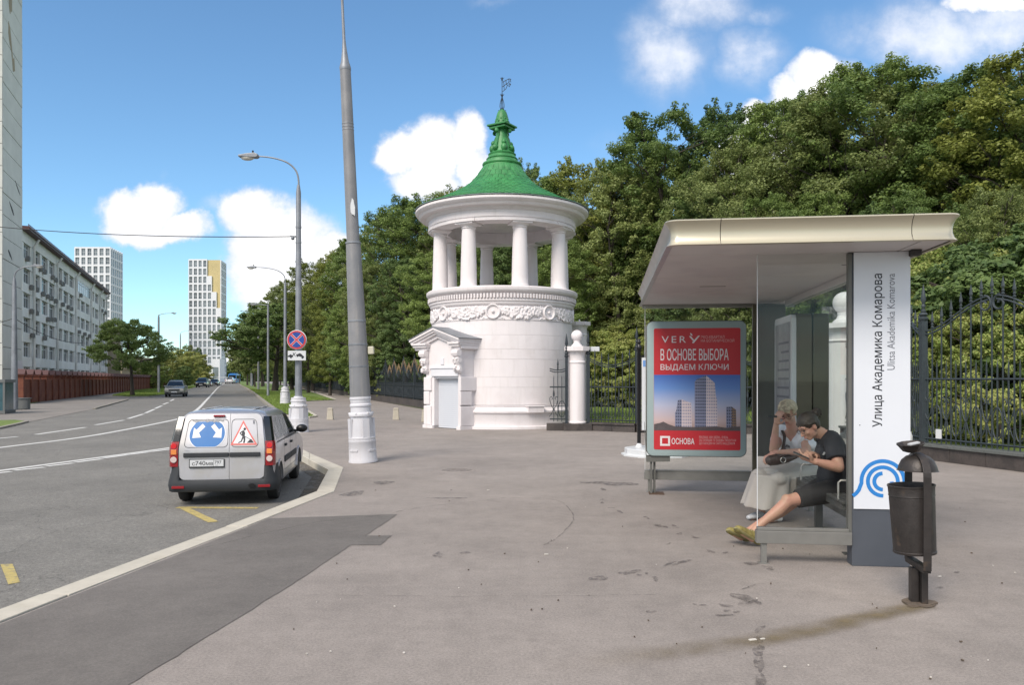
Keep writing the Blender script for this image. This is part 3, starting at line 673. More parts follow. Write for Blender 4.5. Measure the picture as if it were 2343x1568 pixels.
# damp stains, tar cracks, litter on the pavement
def blob(cx, cy, rx, ry, rot=0, n=22, j=.35):
    out = []; ph = [random.uniform(0, 6.28) for _ in range(4)]
    for i in range(n):
        a = 2 * math.pi * i / n; r = 1 + j * (.5 * math.sin(2 * a + ph[0]) + .4 * math.sin(3 * a + ph[1]) + .3 * math.sin(5 * a + ph[2]) + random.uniform(-.2, .2))
        x, y = rx * r * math.cos(a), ry * r * math.sin(a); out.append((cx + x * math.cos(rot) - y * math.sin(rot), cy + x * math.sin(rot) + y * math.cos(rot)))
    return out
STAINS = [(1368, 1324, 24, 5, -.1), (1440, 1310, 22, 5, -.1), (1480, 1312, 5, 2, 0), (1500, 1325, 7, 6, .5), (1462, 1316, 6, 2, 0), (1560, 1287, 22, 3, -.3), (1532, 1290, 14, 3, -.35),
          (1700, 1368, 26, 8, .15), (1712, 1378, 20, 6, -.2), (1735, 1380, 9, 3, .3), (1660, 1386, 15, 3, .2), (1662, 1398, 8, 3, 0), (1684, 1400, 9, 3, -.2), (1655, 1408, 20, 2.5, 0), (1590, 1383, 6, 1.5, 0), (1610, 1385, 10, 1.5, .1),
          (1404, 1107, 50, 4.5, .06), (1345, 1105, 18, 2, .05), (1380, 1120, 6, 3, .2), (1377, 1143, 4, 1.5, 0), (1378, 1151, 5, 2, 0), (1400, 1163, 7, 1.5, .1), (1418, 1171, 8, 2, .3), (1480, 1185, 9, 2, .3), (1507, 1203, 12, 2.5, .25), (1545, 1205, 10, 2, .3), (1523, 1206, 6, 2, .2),
          (1555, 1222, 7, 2, 0), (1590, 1230, 10, 2, .2), (1530, 1245, 5, 2, -.3), (1660, 1265, 7, 2, 0), (1626, 1262, 9, 2.5, .3), (808, 1130, 28, 5, -.2), (878, 1105, 22, 4, -.1), (1002, 1270, 12, 6, -.3), (1065, 1265, 12, 2.5, -.1), (1020, 1140, 40, 1.5, 0),
          (1738, 1440, 12, 6, -.6), (1733, 1465, 14, 8, -.3), (1736, 1490, 12, 14, 0), (1737, 1520, 11, 18, 0), (1739, 1560, 11, 22, 0), (1757, 1300, 16, 4, .1), (1720, 1290, 18, 3, 0), (2150, 1345, 10, 2, 0), (2190, 1310, 6, 2, 0), (1490, 1400, 12, 3, 0), (1250, 1268, 5, 1.5, 0)]
mb = MB()
for (u, v, ru, rv, rot) in STAINS: mb.sheet([g(x, y, .005) for x, y in blob(u, v, ru, rv, rot)])
me = mb.mesh('damp_stains', MT['stain'], None, recalc=False); o = link('damp_stains', me); o['kind'] = 'stuff'
mb = MB()
def crack(pts, w):
    p = smooth_line(P(pts, .0045)); p = [q + Vector((random.gauss(0, .008), random.gauss(0, .008), 0)) for q in p]; ribbon(mb, p, w, .0062)
crack([(455, 1257), (600, 1223), (737, 1194), (870, 1180), (960, 1162), (1100, 1147), (1160, 1140), (1270, 1145), (1305, 1168), (1310, 1195), (1275, 1230), (1245, 1248)], .016)
crack([(654, 1364), (900, 1364), (1150, 1366), (1500, 1362)], .008)
crack([(1700, 1350), (1740, 1337), (1800, 1335)], .012)
me = mb.mesh('pavement_cracks', MT['crack'], None, recalc=False); o = link('pavement_cracks', me); o['kind'] = 'stuff'
mb = MB()
rl = random.Random(3)
for i in range(22):
    u = rl.uniform(650, 2330); v = rl.uniform(1090, 1560); s = rl.uniform(.005, .014); p = g(u, v, .008)
    mb.box(p, (s, s * rl.uniform(.3, 1), .006), rl.uniform(0, 3))
for (u, v, s) in ((1250, 1269, .04), (1117, 1122, .035), (2150, 1320, .03), (1722, 1465, .05), (1745, 1463, .03)): mb.box(g(u, v, .008), (s, s * .4, .008), .3)
o = link('paper_litter', mb.mesh('paper_litter', MT['litter'])); o['kind'] = 'stuff'
mb = MB()
for i in range(45):
    u = rl.uniform(650, 2330); v = rl.uniform(1090, 1560); s = rl.uniform(.006, .02); p = g(u, v, .008); mb.box(p, (s, s * .5, .008), rl.uniform(0, 3))
o = link('dry_leaf_litter', mb.mesh('dry_leaf_litter', MT['soil'])); o['kind'] = 'stuff'
# grit gathered in the gutter along the kerb
MT['grit'] = M('gutter_grit', (.15, .128, .10), .95, var=.4, scale=30, bump=.4); patchy(MT['grit'], 4, .36, .60, .9)
mb = MB(); gl_ = [Vector(ko[i]) for i in range(0, 5)]; gl_ = [Vector((p.x, p.y, 0)) for p in gl_]
dd = [(gl_[1] - gl_[0]).normalized()]
def off(pts, w):
    out = []
    for i in range(len(pts)):
        d = (pts[min(i + 1, len(pts) - 1)] - pts[max(i - 1, 0)]).normalized(); out.append(pts[i] + Vector((-d.y, d.x, 0)) * w)
    return out
o1, o2 = off(gl_, .0), off(gl_, .30)
for i in range(len(gl_) - 1): mb.add([(p.x, p.y, ZR + .006) for p in (o1[i], o1[i + 1], o2[i + 1], o2[i])], [(0, 1, 2, 3)])
o = link('gutter_grit', mb.mesh('gutter_grit', MT['grit'], None, recalc=False)); o['kind'] = 'stuff'
# ochre runoff streak from the bin: a stain with its own shape
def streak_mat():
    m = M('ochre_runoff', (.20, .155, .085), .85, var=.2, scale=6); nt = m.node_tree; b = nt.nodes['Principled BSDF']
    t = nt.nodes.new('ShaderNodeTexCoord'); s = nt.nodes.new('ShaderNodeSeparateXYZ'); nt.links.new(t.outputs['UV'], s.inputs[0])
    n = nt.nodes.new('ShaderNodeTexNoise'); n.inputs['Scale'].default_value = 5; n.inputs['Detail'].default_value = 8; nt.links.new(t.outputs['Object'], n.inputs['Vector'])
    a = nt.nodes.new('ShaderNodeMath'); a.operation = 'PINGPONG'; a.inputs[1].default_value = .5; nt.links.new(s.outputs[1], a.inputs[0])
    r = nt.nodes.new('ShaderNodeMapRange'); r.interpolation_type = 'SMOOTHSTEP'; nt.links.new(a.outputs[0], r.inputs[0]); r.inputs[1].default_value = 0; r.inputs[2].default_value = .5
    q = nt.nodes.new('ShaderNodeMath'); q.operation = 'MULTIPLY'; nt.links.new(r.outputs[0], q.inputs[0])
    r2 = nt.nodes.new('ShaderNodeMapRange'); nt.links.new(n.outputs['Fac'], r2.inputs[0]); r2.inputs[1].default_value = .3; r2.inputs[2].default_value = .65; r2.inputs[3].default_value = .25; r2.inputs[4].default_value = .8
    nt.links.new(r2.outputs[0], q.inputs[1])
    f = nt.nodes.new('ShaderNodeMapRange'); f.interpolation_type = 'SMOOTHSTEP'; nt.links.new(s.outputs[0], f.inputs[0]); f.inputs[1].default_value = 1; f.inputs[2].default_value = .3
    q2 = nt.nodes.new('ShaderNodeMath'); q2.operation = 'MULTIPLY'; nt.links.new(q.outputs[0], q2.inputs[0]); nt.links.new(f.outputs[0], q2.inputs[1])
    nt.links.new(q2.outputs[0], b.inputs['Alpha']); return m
def streak(pts, ws, z):
    pts = smooth_line([g(u, v, z) for u, v in pts], 8); n = len(pts); vs = []; fs = []
    for i, p in enumerate(pts):
        d = pts[min(i + 1, n - 1)] - pts[max(i - 1, 0)]; d.normalize(); s = Vector((-d.y, d.x, 0)); w = np.interp(i / (n - 1), np.linspace(0, 1, len(ws)), ws)
        vs += [p - s * w, p + s * w]
    for i in range(n - 1): fs.append((2 * i, 2 * i + 2, 2 * i + 3, 2 * i + 1))
    me = bpy.data.meshes.new('runoff_stain'); me.from_pydata(vs, [], fs); uv = me.uv_layers.new()
    for p in me.polygons:
        for li in p.loop_indices:
            vi = me.loops[li].vertex_index; uv.data[li].uv = ((vi // 2) / (n - 1), vi % 2)
    me.materials.append(streak_mat()); o = link('runoff_stain', me); o['kind'] = 'stuff'
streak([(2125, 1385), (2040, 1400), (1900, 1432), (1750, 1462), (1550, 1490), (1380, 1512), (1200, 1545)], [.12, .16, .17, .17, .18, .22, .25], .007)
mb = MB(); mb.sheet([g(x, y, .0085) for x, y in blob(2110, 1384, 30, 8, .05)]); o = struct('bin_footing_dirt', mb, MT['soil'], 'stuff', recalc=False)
mt = thing('manhole_cover', 'round flush manhole cover in the pinkish pavement in front of the white tower', 'manhole cover', g(1046, 1077))
mb = MB(); mb.lathe([(0, .004), (.30, .004), (.31, .007), (.33, .007), (.345, 0)], 32, closed=False); part('cover_plate', mb, MT['pavement'], mt)
mb = MB()
for k in range(-3, 4): mb.box((0, k * .07, .006), (2 * math.sqrt(max(.001, .28 ** 2 - (k * .07) ** 2)), .012, .004))
part('cover_rib', mb, MT['stain'], mt)

# ================================================================== BUILDINGS ON THE LEFT
A1 = -.383; N1 = math.hypot(1, A1)
def kk(u): return (u - U0) / F
def grid_wall(mb, xs, zs, X0, X1, Z0, Z1, y0, y1, dp=.0):
    """piers and bands standing in front of the window plane; xs, zs: lists of (lo, hi) openings"""
    z = Z0
    for (a, b) in zs:
        mb.box2((X0, y0, z), (X1, y1, a)); z = b
    mb.box2((X0, y0, z), (X1, y1, Z1))
    for (a, b) in zs:
        x = X0
        for (c, d) in xs:
            mb.box2((x, y0 + dp, a), (c, y1, b)); x = d
        mb.box2((x, y0 + dp, a), (X1, y1, b))
def window_mesh(w, h, mull=(.5,), trans=.72, fr=.07, d=.08):
    mb = MB(); f = fr
    mb.box2((-w / 2, 0, 0), (w / 2, d, f)); mb.box2((-w / 2, 0, h - f), (w / 2, d, h))
    mb.box2((-w / 2, .001, f), (-w / 2 + f, d, h - f)); mb.box2((w / 2 - f, .001, f), (w / 2, d, h - f))
    for m in mull: mb.box2((-w / 2 + m * w - f / 2, .002, f), (-w / 2 + m * w + f / 2, d, h - f))
    if trans: mb.box2((-w / 2 + f, .004, trans * h - f / 2), (w / 2 - f, d, trans * h + f / 2))
    return mb
def pane_mesh(w, h, y=.05):
    mb = MB(); mb.box2((-w / 2 + .02, y, .02), (w / 2 - .02, y + .02, h - .02)); return mb
CF = -22.0
Yof = lambda u, C=CF, a=A1: C / (kk(u) - a)
Yb0 = Yof(51); Xb0 = kk(51) * Yb0
rzF = math.atan2(1, A1)
sof = lambda u: (Yof(u) - Yb0) * N1
office = thing('office_block', 'long grey six storey office block behind the brick fence', 'building', (Xb0, Yb0, -.1), rzF)
edges = [0.0] + [sof(u) for u in (74.5, 129, 172, 207, 227, 242)]
cnt = [1, 3, 3, 3, 2, 2]; TOP = 18.9
xs = []; sl = []
for i, c in enumerate(cnt):
    a, b = edges[i] + .35, edges[i + 1] - .35; w = (b - a) / c
    for k in range(c): xs.append((a + w * (k + .14), a + w * (k + .88)))
zs = [(15.7 - 2.86 * i + .1, 17.45 - 2.86 * i + .1) for i in range(5, -1, -1)]
mb = MB(); grid_wall(mb, xs, zs, 0, edges[-1], 0, TOP - .1, 0, .45, .06); mb.box2((0, .46, 0), (edges[-1], 14, TOP - .1)); part('wall', mb, MT['greywall'], office, None)
mb = MB(); mb.box2((-.3, -.75, TOP - .1), (edges[-1] + .4, 14, TOP + .35)); mb.box2((-.3, -.85, TOP + .1), (edges[-1] + .4, -.7, TOP + .25)); part('roof', mb, MT['roofbrown'], office, None)
mb = MB()
for i in range(150): mb.box((i * edges[-1] / 150, -.6, TOP + .48), (.05, .05, .28))
mb.box2((0, -.63, TOP + .58), (edges[-1], -.58, TOP + .62)); part('snow_guard', mb, MT['roofbrown'], office, None)
for e in edges[1:-1] + [edges[-1] - .2]:
    mb = MB(); mb.tube([(e, -.18, 0), (e, -.18, TOP - 1.2), (e, -.7, TOP - .3)], .15, 8); part('downpipe', mb, MT['greywall'], office)
wcache = {}
rw = random.Random(5)
def window_part(parent, x, y, z, w, h, glass, key, mull=(.33, .66), trans=.72, fr=.09):
    k = (key, round(w, 2), round(h, 2), glass)
    if k not in wcache: wcache[k] = (window_mesh(w, h, mull, trans, fr).mesh('window', MT['wframe']), pane_mesh(w, h).mesh('pane', MT[glass]))
    o = link('window', wcache[k][0], parent, (x, y, z)); link('pane', wcache[k][1], o)
    return o
for (za, zb) in zs:
    for (a, b) in xs:
        if za > 15 and edges[3] < a < edges[4]: continue
        window_part(office, (a + b) / 2, .30, za, b - a, zb - za, rw.choice(['glassdark', 'glassdark', 'glasspale']), 'off')
a, b = edges[3] + .5, edges[4] - .5
window_part(office, (a + b) / 2, -.03, zs[-1][0] - .05, b - a, 2.1, 'glasspale', 'wide', (.14, .28, .42, .56, .7, .84), .7)
mac = MB().box((0, 0, .35), (.80, .36, .58)).mesh('air_conditioner', MT['acunit'], None, bevel=.03)
mac2 = MB().lathe([(0, 0), (.22, 0), (.22, .03), (0, .03)], 14).mesh('fan_grille', MT['acdark'])
for (u, v) in ((59, 592), (90, 616), (98, 622), (117, 635), (124, 641), (134, 646), (140, 650), (68, 658), (80, 663), (95, 673), (106, 679), (114, 683), (124, 689), (140, 697), (153, 703), (160, 707), (182, 676), (68, 713), (79, 717), (107, 731), (114, 731), (121, 732), (178, 760), (191, 765), (202, 769), (231, 711), (239, 716), (70, 768), (98, 774), (232, 816)):
    Y = Yof(u); s = (Y - Yb0) * N1; z = H - (v - V0) / F * Y + .1
    o = link('air_conditioner', mac, office, (s, -.25, z - .35)); f = link('fan_grille', mac2, o, (-.1, -.185, .35)); f.rotation_euler = (R(90), 0, 0)
# stair tower slab of concrete panels, nearer and higher than the picture
CT = -17.0; Yt0 = CT / (kk(7) - A1); Yt1 = CT / (kk(51) - A1); Lt = (Yt1 - Yt0) * N1
tower = thing('concrete_tower_block', 'tall windowless concrete panel block at the left edge beside the office block', 'building', (kk(7) * Yt0, Yt0, -.1), rzF)
mb = MB(); mb.box2((.05, .06, 0), (Lt - .05, 11.9, 46)); part('core', mb, MT['soffitgap'], tower, None)
rp = random.Random(9); PH = 1.77
for i in range(27):
    z0 = i * PH - .9; z1 = z0 + PH - .045
    if i == 0: z0 = 0
    j = rp.uniform(-.012, .012)
    mb = MB(); mb.box2((.0, j, z0), (Lt, .16, z1)); part('wall_panel', mb, MT['panelwall'], tower, None, bevel=.02)
    mb = MB(); mb.box2((-.16, .03 + j, z0 + .3), (-.01, 11.95, z1 + .3)); part('end_panel', mb, MT['panelwall'], tower, None)
mb = MB(); mb.box2((Lt * .67, -.03, 0.6), (Lt - .02, .0, 3.4)); part('painted_patch', mb, MT['white'], tower, None)
mb = MB()
for (s, z) in ((.25, 16.0), (.15, 12.1), (.55, 18.2)): mb.prism(blob(0, 0, .9, .13, -.45, 12), (Lt * s + 1.2, -.012, z), (1, 0, 0), (0, 0, 1), (0, 1, 0), .014)
part('spalled_crack', mb, MT['soffitgap'], tower, None)
mb = MB(); mb.prism([(0, 0), (.5, -.3), (.9, -1.2), (1.5, -2.6), (1.9, -2.2), (2.2, -3.3), (1.5, -3.6), (1.0, -2.2), (.35, -1.7), (-.1, -1.0)], (1.7, -.02, 31.2), (1, 0, 0), (0, 0, 1), (0, 1, 0), .02)
mb.prism(blob(0, 0, .6, 1.4, .1), (2.2, -.02, 33.6), (1, 0, 0), (0, 0, 1), (0, 1, 0), .02)
part('fallen_tile_patch', mb, MT['beige'], tower, None)
# beige ribbed building beyond, and a pale one
Y2 = Yof(243) + 2; b2 = thing('ribbed_beige_building', 'beige building with vertical ribs just beyond the grey office block', 'building', (kk(243) * Y2, Y2, -.1), rzF)
L2 = 26.0; mb = MB(); mb.box2((0, .5, 0), (L2, 12, 13.2)); part('wall', mb, MT['beige'], b2, None)
for i in range(14): mb = MB(); mb.box2((i * L2 / 13.5, 0, 0), (i * L2 / 13.5 + .7, .49, 12.6)); part('rib', mb, MT['beige'], b2, None)
mb = MB(); mb.box2((-.2, -.3, 12.61), (L2 + .2, 12.2, 13.4)); part('cornice', mb, MT['beige'], b2, None)
for i in range(13):
    for z in (1.5, 5, 8.6): window_part(b2, (i + .5) * L2 / 13.5 + .35, .43, z, 1.0, 2.2, 'glassdark', 'b2', (.5,), .7)
b3 = thing('pale_low_building', 'low pale cream building behind the lone oak', 'building', (kk(281) * 205, 205, -.1), R(100))
mb = MB(); mb.box2((0, .3, 0), (40, 12, 7.6)); mb.box2((-.2, 0, 4.4), (40.2, .3, 4.9)); mb.box2((-.3, -.2, 7.6), (40.3, 12.2, 8.1)); part('wall', mb, MT['beige'], b3, None)
for i in range(9):
    for z in (1.2, 5.2): window_part(b3, 2.5 + i * 4.3, .23, z, 1.7, 1.8, 'glassdark', 'b3', (.5,), .7)

# white high-rises far off
def highrise(name, label, uL, uR, uE, vtop, Y, ncol, nrow, depth, steps=None, side=6):
    X0 = kk(uL) * Y; X1 = kk(uR) * Y; W = X1 - X0; top = H + (V0 - vtop) / F * Y
    t = thing(name, label, 'building', (X0, Y, 0), 0); ph = (top - 1.5) / nrow; cw = W / ncol
    wallm = MB(); WH = ph * .80; ww = cw * .66
    tops = steps or [nrow] * ncol
    for c in range(ncol):
        zt = 1 + tops[c] * ph if steps else top
        if tops[c] == nrow: zt = top
        xa = c * cw; zc = [(1 + r * ph + .12 * ph, 1 + r * ph + .12 * ph + WH) for r in range(tops[c]) if 1 + r * ph + .12 * ph + WH < zt - .5]
        grid_wall(wallm, [(xa + cw * .17, xa + cw * .83)], zc, xa, xa + cw, 0, zt, 0, .7, .0)
        for r, (za, zb) in enumerate(zc): window_part(t, xa + cw / 2, .42, za, ww, zb - za, rw.choice(['glassmid', 'glasspale', 'glasspale']), name, (.5,), .5, .13)
    X1e = kk(uE) * (Y + depth) - X0
    # right-hand side face, its openings set between bands
    dvec = Vector((X1e - W, depth, 0)); dl = dvec.length; dvec.normalize(); nx = Vector((dvec.y, -dvec.x, 0))
    def sb(a, b, z0, z1, d0, d1):
        vs = [Vector((W, 0, 0)) + dvec * p + nx * q + Vector((0, 0, z)) for p in (a, b) for q in (d0, d1) for z in (z0, z1)]
        wallm.add(vs, [(0, 1, 3, 2), (4, 6, 7, 5), (0, 4, 5, 1), (2, 3, 7, 6), (0, 2, 6, 4), (1, 5, 7, 3)])
    topS = top if not steps else top - .6
    sw = dl / side
    for r in range(nrow + 1): sb(.72, dl, r * ph, r * ph + ph * .2, -.7, 0)
    for c in range(side + 1):
        a = c * sw - sw * .17
        sb(max(.72, a), min(dl, c * sw + sw * .17), .3, topS - .01, -.65, -.01)
    part('wall', wallm, MT['towerwhite'], t, None, recalc=False)
    rz = math.atan2(dvec.y, dvec.x)
    for r in range(nrow):
        for c in range(side):
            p = Vector((W, 0, 0)) + dvec * ((c + .5) * sw) - nx * .16
            o = window_part(t, p.x, p.y, r * ph + ph * .2, sw * .66, ph * .78, 'glasspale', name + 's', (.5,), .5, .12); o.rotation_euler = (0, 0, rz)
    body = MB()
    bz = top - .4
    body.add([(.5, .9, 0), (W - .75, .9, 0), (X1e - .8, depth, 0), (.5, depth, 0), (.5, .9, bz), (W - .75, .9, bz), (X1e - .8, depth, bz), (.5, depth, bz)], [(0, 3, 2, 1), (4, 5, 6, 7), (0, 1, 5, 4), (1, 2, 6, 5), (2, 3, 7, 6), (3, 0, 4, 7)])
    part('core', body, MT['towergold'] if steps else MT['towerwhite'], t, None)
    return t
tA = highrise('high_rise', 'white high-rise with square window grid rising behind the office block', 170, 253, 281, 565, 420, 6, 15, 20)
tB = highrise('high_rise', 'white high-rise with stepped golden corner standing at the end of the street', 431, 506, 518, 593, 480, 7, 15, 16, steps=[15, 15, 15, 15, 13, 11, 9])
mb = MB()
for i, r in ((4, 13), (5, 11), (6, 9)):
    pass
lowb = thing('podium_building', 'low white podium at the foot of the golden cornered high-rise', 'building', (kk(484) * 470, 470, 0))
mb = MB(); mb.box2((0, 0, 0), (5, 8, 14)); mb.box2((-4, 1, 0), (0, 8, 6)); part('wall', mb, MT['towerwhite'], lowb, None)
mb = MB(); mb.box2((.8, -.1, 2), (4.2, .0, 9)); part('window', mb, MT['glasspale'], lowb, None)

# red brick fence with gabled piers
AF = -.365; Yf0 = 56.7; Xf0 = kk(51) * Yf0; NF = math.hypot(1, AF)
bf = thing('brick_fence', 'long red brick fence with pointed piers along the far pavement', 'fence', (Xf0, Yf0, -.1), math.atan2(1, AF))
pm = MB(); pm.box2((-.24, -.12, 0), (.24, .36, 2.05)); pm = pm.mesh('pier', MT['brick'])
cm = MB(); cm.prism([(-.36, 0), (.36, 0), (.36, .08), (0, .40), (-.36, .08)], (0, -.2, 2.05), (1, 0, 0), (0, 0, 1), (0, 1, 0), .64); cm = cm.mesh('pier_cap', MT['brick'])
rm_ = MB(); rm_.prism([(-.40, .09), (0, .44), (.40, .09), (.40, .14), (0, .50), (-.40, .14)], (0, -.23, 2.05), (1, 0, 0), (0, 0, 1), (0, 1, 0), .70); rm_ = rm_.mesh('cap_roof', MT['roofbrown'])
wm = MB(); wm.box2((.25, 0, 0), (2.31, .24, 1.72)); wm.box2((.25, -.05, 1.721), (2.31, .29, 1.80)); wm = wm.mesh('brick_panel', MT['brick'])
sp_ = 2.56
for i in range(72):
    o = link('pier', pm, bf, (i * sp_, 0, 0)); c = link('pier_cap', cm, o); link('cap_roof', rm_, o)
    link('brick_panel', wm, bf, (i * sp_, 0, 0))
# kiosk corner and cabinet at the left edge
p = g(8, 947, -.1)
kz = thing('glazed_kiosk', 'teal glazed kiosk cut off by the left edge of the picture', 'kiosk', p, R(20))
mb = MB(); mb.box2((-3, 0, .15), (.0, 2, 1.62)); part('glazing', mb, MT['tealbox'], kz, None)
mb = MB(); mb.box2((-3.1, -.08, 1.62), (.08, 2.1, 1.78)); mb.box2((-3.1, -.08, 0), (.08, 2.1, .15)); mb.box2((-.02, -.06, .15), (.07, .03, 1.62)); mb.box2((-1.5, -.06, .15), (-1.42, .0, 1.62)); part('frame', mb, MT['mesh_grey'], kz, None)
mb = MB(); mb.box2((-1.0, .5, 1.78), (-.5, 1, 2.1)); part('vent', mb, MT['mesh_grey'], kz, None)
p = g(46, 937, -.1)
kb = thing('utility_cabinet', 'small grey utility cabinet at the start of the brick fence', 'cabinet', p, R(15))
mb = MB(); mb.box2((-.4, 0, 0), (.4, .5, .62)); part('cabinet_body', mb, MT['mesh_grey'], kb, None, bevel=.02)
mb = MB(); mb.box2((-.45, -.05, .621), (.45, .55, .68)); part('cabinet_lid', mb, MT['mesh_grey'], kb, None)

# ================================================================== PAVILION
PX, PY = -0.37, 28.8
W = MT['white']
pav = thing('round_pavilion', 'round white rotunda with columned lantern and green bell shaped roof', 'pavilion', (PX, PY, 0))
def TH(t): return R(t - 90)                       # angle 0 faces the street corner where the picture was taken
mb = MB(); mb.lathe([(2.80, -.05), (2.80, .085), (2.74, .10), (2.70, .11), (2.70, .50), (2.72, .53), (2.76, .56), (2.76, .62), (2.70, .66), (2.64, .74), (2.66, .79), (2.58, .805), (2.45, .81)], 96); part('plinth', mb, W, pav, 35)
mb = MB(); mb.lathe([(2.50, .8), (2.50, 3.72)], 72); part('core', mb, W, pav, 60)
def arc_block(r0, r1, z0, z1, a0, a1, n=6):
    mb = MB(); vs = []
    for i in range(n + 1):
        a = a0 + (a1 - a0) * i / n; c, s = math.cos(a), math.sin(a)
        vs += [(r0 * c, r0 * s, z0), (r1 * c, r1 * s, z0), (r1 * c, r1 * s, z1), (r0 * c, r0 * s, z1)]
    fs = [(0, 1, 2, 3), (4 * n, 4 * n + 3, 4 * n + 2, 4 * n + 1)]
    for i in range(n):
        for q in range(4): fs.append((4 * i + q, 4 * i + (q + 1) % 4, 4 * i + 4 + (q + 1) % 4, 4 * i + 4 + q))
    return mb.add(vs, fs)
cz = [.815, 1.42, 1.77, 2.38, 2.72, 3.21, 3.70]; NB = 14
for i in range(6):
    a = 2 * math.pi / NB
    me = arc_block(2.4, 2.60, cz[i] + .0022, cz[i + 1] - .0022, .0, a).mesh('stone_block', W, 30)
    for k in range(NB): link('stone_block', me, pav, rz=k * a + (i % 2) * a / 2 + .1)
mb = MB(); mb.lathe([(2.45, 3.705), (2.61, 3.705), (2.62, 3.74), (2.58, 3.76), (2.58, 4.24), (2.63, 4.25), (2.66, 4.30), (2.66, 4.34), (2.70, 4.37), (2.70, 4.43), (2.66, 4.435), (2.66, 4.63), (2.70, 4.64), (2.78, 4.70), (2.80, 4.76), (2.80, 4.84), (2.76, 4.87), (0, 4.88)], 96); part('frieze', mb, W, pav, 35)
me = MB().box((0, -2.70, 4.535), (.062, .10, .15)).mesh('dentil', W, None, bevel=.006)
for k in range(150): link('dentil', me, pav, rz=2 * math.pi * k / 150)
rg = random.Random(21)
def on_drum(th, z, r): a = TH(th); return (r * math.cos(a), r * math.sin(a), z)
for k in range(8):
    th = -6 + 45 * k; c = Vector(on_drum(th, 4.0, 2.58)); out = Vector((c.x, c.y, 0)).normalized(); rot = out.to_track_quat('Z', 'Y').to_matrix()
    mb = MB(); prof = [(0, .03), (.19, .03), (.20, .07), (.235, .09), (.26, .07), (.265, 0)]
    t = MB(); t.lathe(prof, 28, closed=False); mb.add([rot @ Vector(p) + c for p in t.v], t.f); ro = part('rosette', mb, W, pav, 40)
    mb = MB(); mb.ball(c + out * .05, .055); part('boss', mb, W, ro)
    mb = MB()
    for s in (-1, 1):                              # ribbon ends under the rosette
        pts = [on_drum(th + s * q, z, 2.60) for q, z in ((3, 3.80), (5, 3.76), (7, 3.79), (8.5, 3.74))]; mb.tube(smooth_line(pts, 4), .035, 6)
        pts = [on_drum(th + s * q, z, 2.60) for q, z in ((5.5, 4.16), (7.5, 4.05), (9, 3.98))]; mb.tube(smooth_line(pts, 4), .03, 6)
    part('ribbon', mb, W, pav)
    mb = MB(); n = 14                               # garland of leaves and fruit between this rosette and the next
    for i in range(n + 1):
        t = i / n; tt = th + 5.5 + 34 * t; sag = 4 * t * (1 - t); r = .095 + .125 * sag; z = 4.08 - .13 * sag
        for q in range(16):
            ba = rg.uniform(0, 6.28); bl_ = rg.uniform(.02, .032); mb.ball(on_drum(tt + rg.uniform(-1.6, 1.6), z + rg.uniform(-r, r), 2.59 + .035 * sag + rg.uniform(0, .02)), (bl_ * 1.1, bl_ * (1 + abs(math.cos(ba))), bl_ * (1 + abs(math.sin(ba)))), 6, 5)
        mb.ball(on_drum(tt, z, 2.55), (.10, .10, r * 1.05), 8, 6)
    organic('garland', mb, .0185, W, pav, 3)
# eight columns
cp = [(.31, 4.87), (.31, 4.93), (.29, 4.95)] + [(.285 - .05 * (t ** 1.4), 4.96 + 1.92 * t) for t in np.linspace(0, 1, 9)] + [(.25, 6.89), (.27, 6.91), (.245, 6.93), (.245, 6.96), (.33, 7.02), (.33, 7.03)]
cm_ = MB().lathe(cp, 28).mesh('column', W, 40); am = MB().box((0, 0, 7.055), (.70, .70, .06)).mesh('abacus', W, None, bevel=.008)
for k in range(8):
    th = 16 + 45 * k; c = on_drum(th, 0, 2.33); o = link('column', cm_, pav, c, rz=TH(th)); link('abacus', am, o)
mb = MB(); mb.lathe([(2.04, 7.62), (2.04, 7.09), (2.70, 7.09), (2.70, 7.20), (2.73, 7.22), (2.73, 7.40), (2.72, 7.44)], 96, closed=False); part('architrave', mb, W, pav, 35)
for k in range(8):                                  # the lower band steps out between columns
    a0, a1 = TH(16 + 45 * k + 9.5), TH(16 + 45 * k + 35.5)
    part('architrave_block', arc_block(2.06, 2.74, 7.085, 7.18, a0 - R(26 - 35.5 + 9.5 + 16 + 8), a0, 8), W, pav, 30)
mb = MB(); mb.lathe([(2.0, 7.60), (2.72, 7.44), (2.76, 7.46), (2.80, 7.50), (2.82, 7.54), (3.02, 7.56), (3.06, 7.60), (3.08, 7.65), (3.14, 7.67), (3.20, 7.75), (3.20, 7.82), (3.16, 7.86), (2.0, 7.98)], 96, closed=False); part('cornice', mb, W, pav, 35)
mb = MB(); mb.lathe([(0, 7.52), (2.1, 7.50), (2.1, 7.6), (0, 7.62)], 48, closed=False); part('ceiling', mb, MT['soffit'], pav, 35)
GR = MT['green']
RP = [(3.21, 7.835), (3.17, 7.875), (2.6, 8.10), (2.2, 8.30), (1.85, 8.48), (1.5, 8.68), (1.2, 8.90), (.97, 9.14), (.80, 9.40), (.68, 9.66)]
mb = MB(); mb.lathe(RP, 96, closed=False); part('roof', mb, GR, pav, 60)
mb = MB(); mb.lathe([(3.16, 7.862), (3.225, 7.85), (3.225, 7.868), (3.16, 7.885)], 96, closed=False); part('drip_edge', mb, MT['galv'], pav, 40)
rr = np.array([p[0] for p in RP][::-1]); zz_ = np.array([p[1] for p in RP][::-1])
rows = []; r = 3.12
while r > .78:
    rows.append(r); r -= .145 + .06 * (r / 3.0)
npart = 0; stuffm = MB()
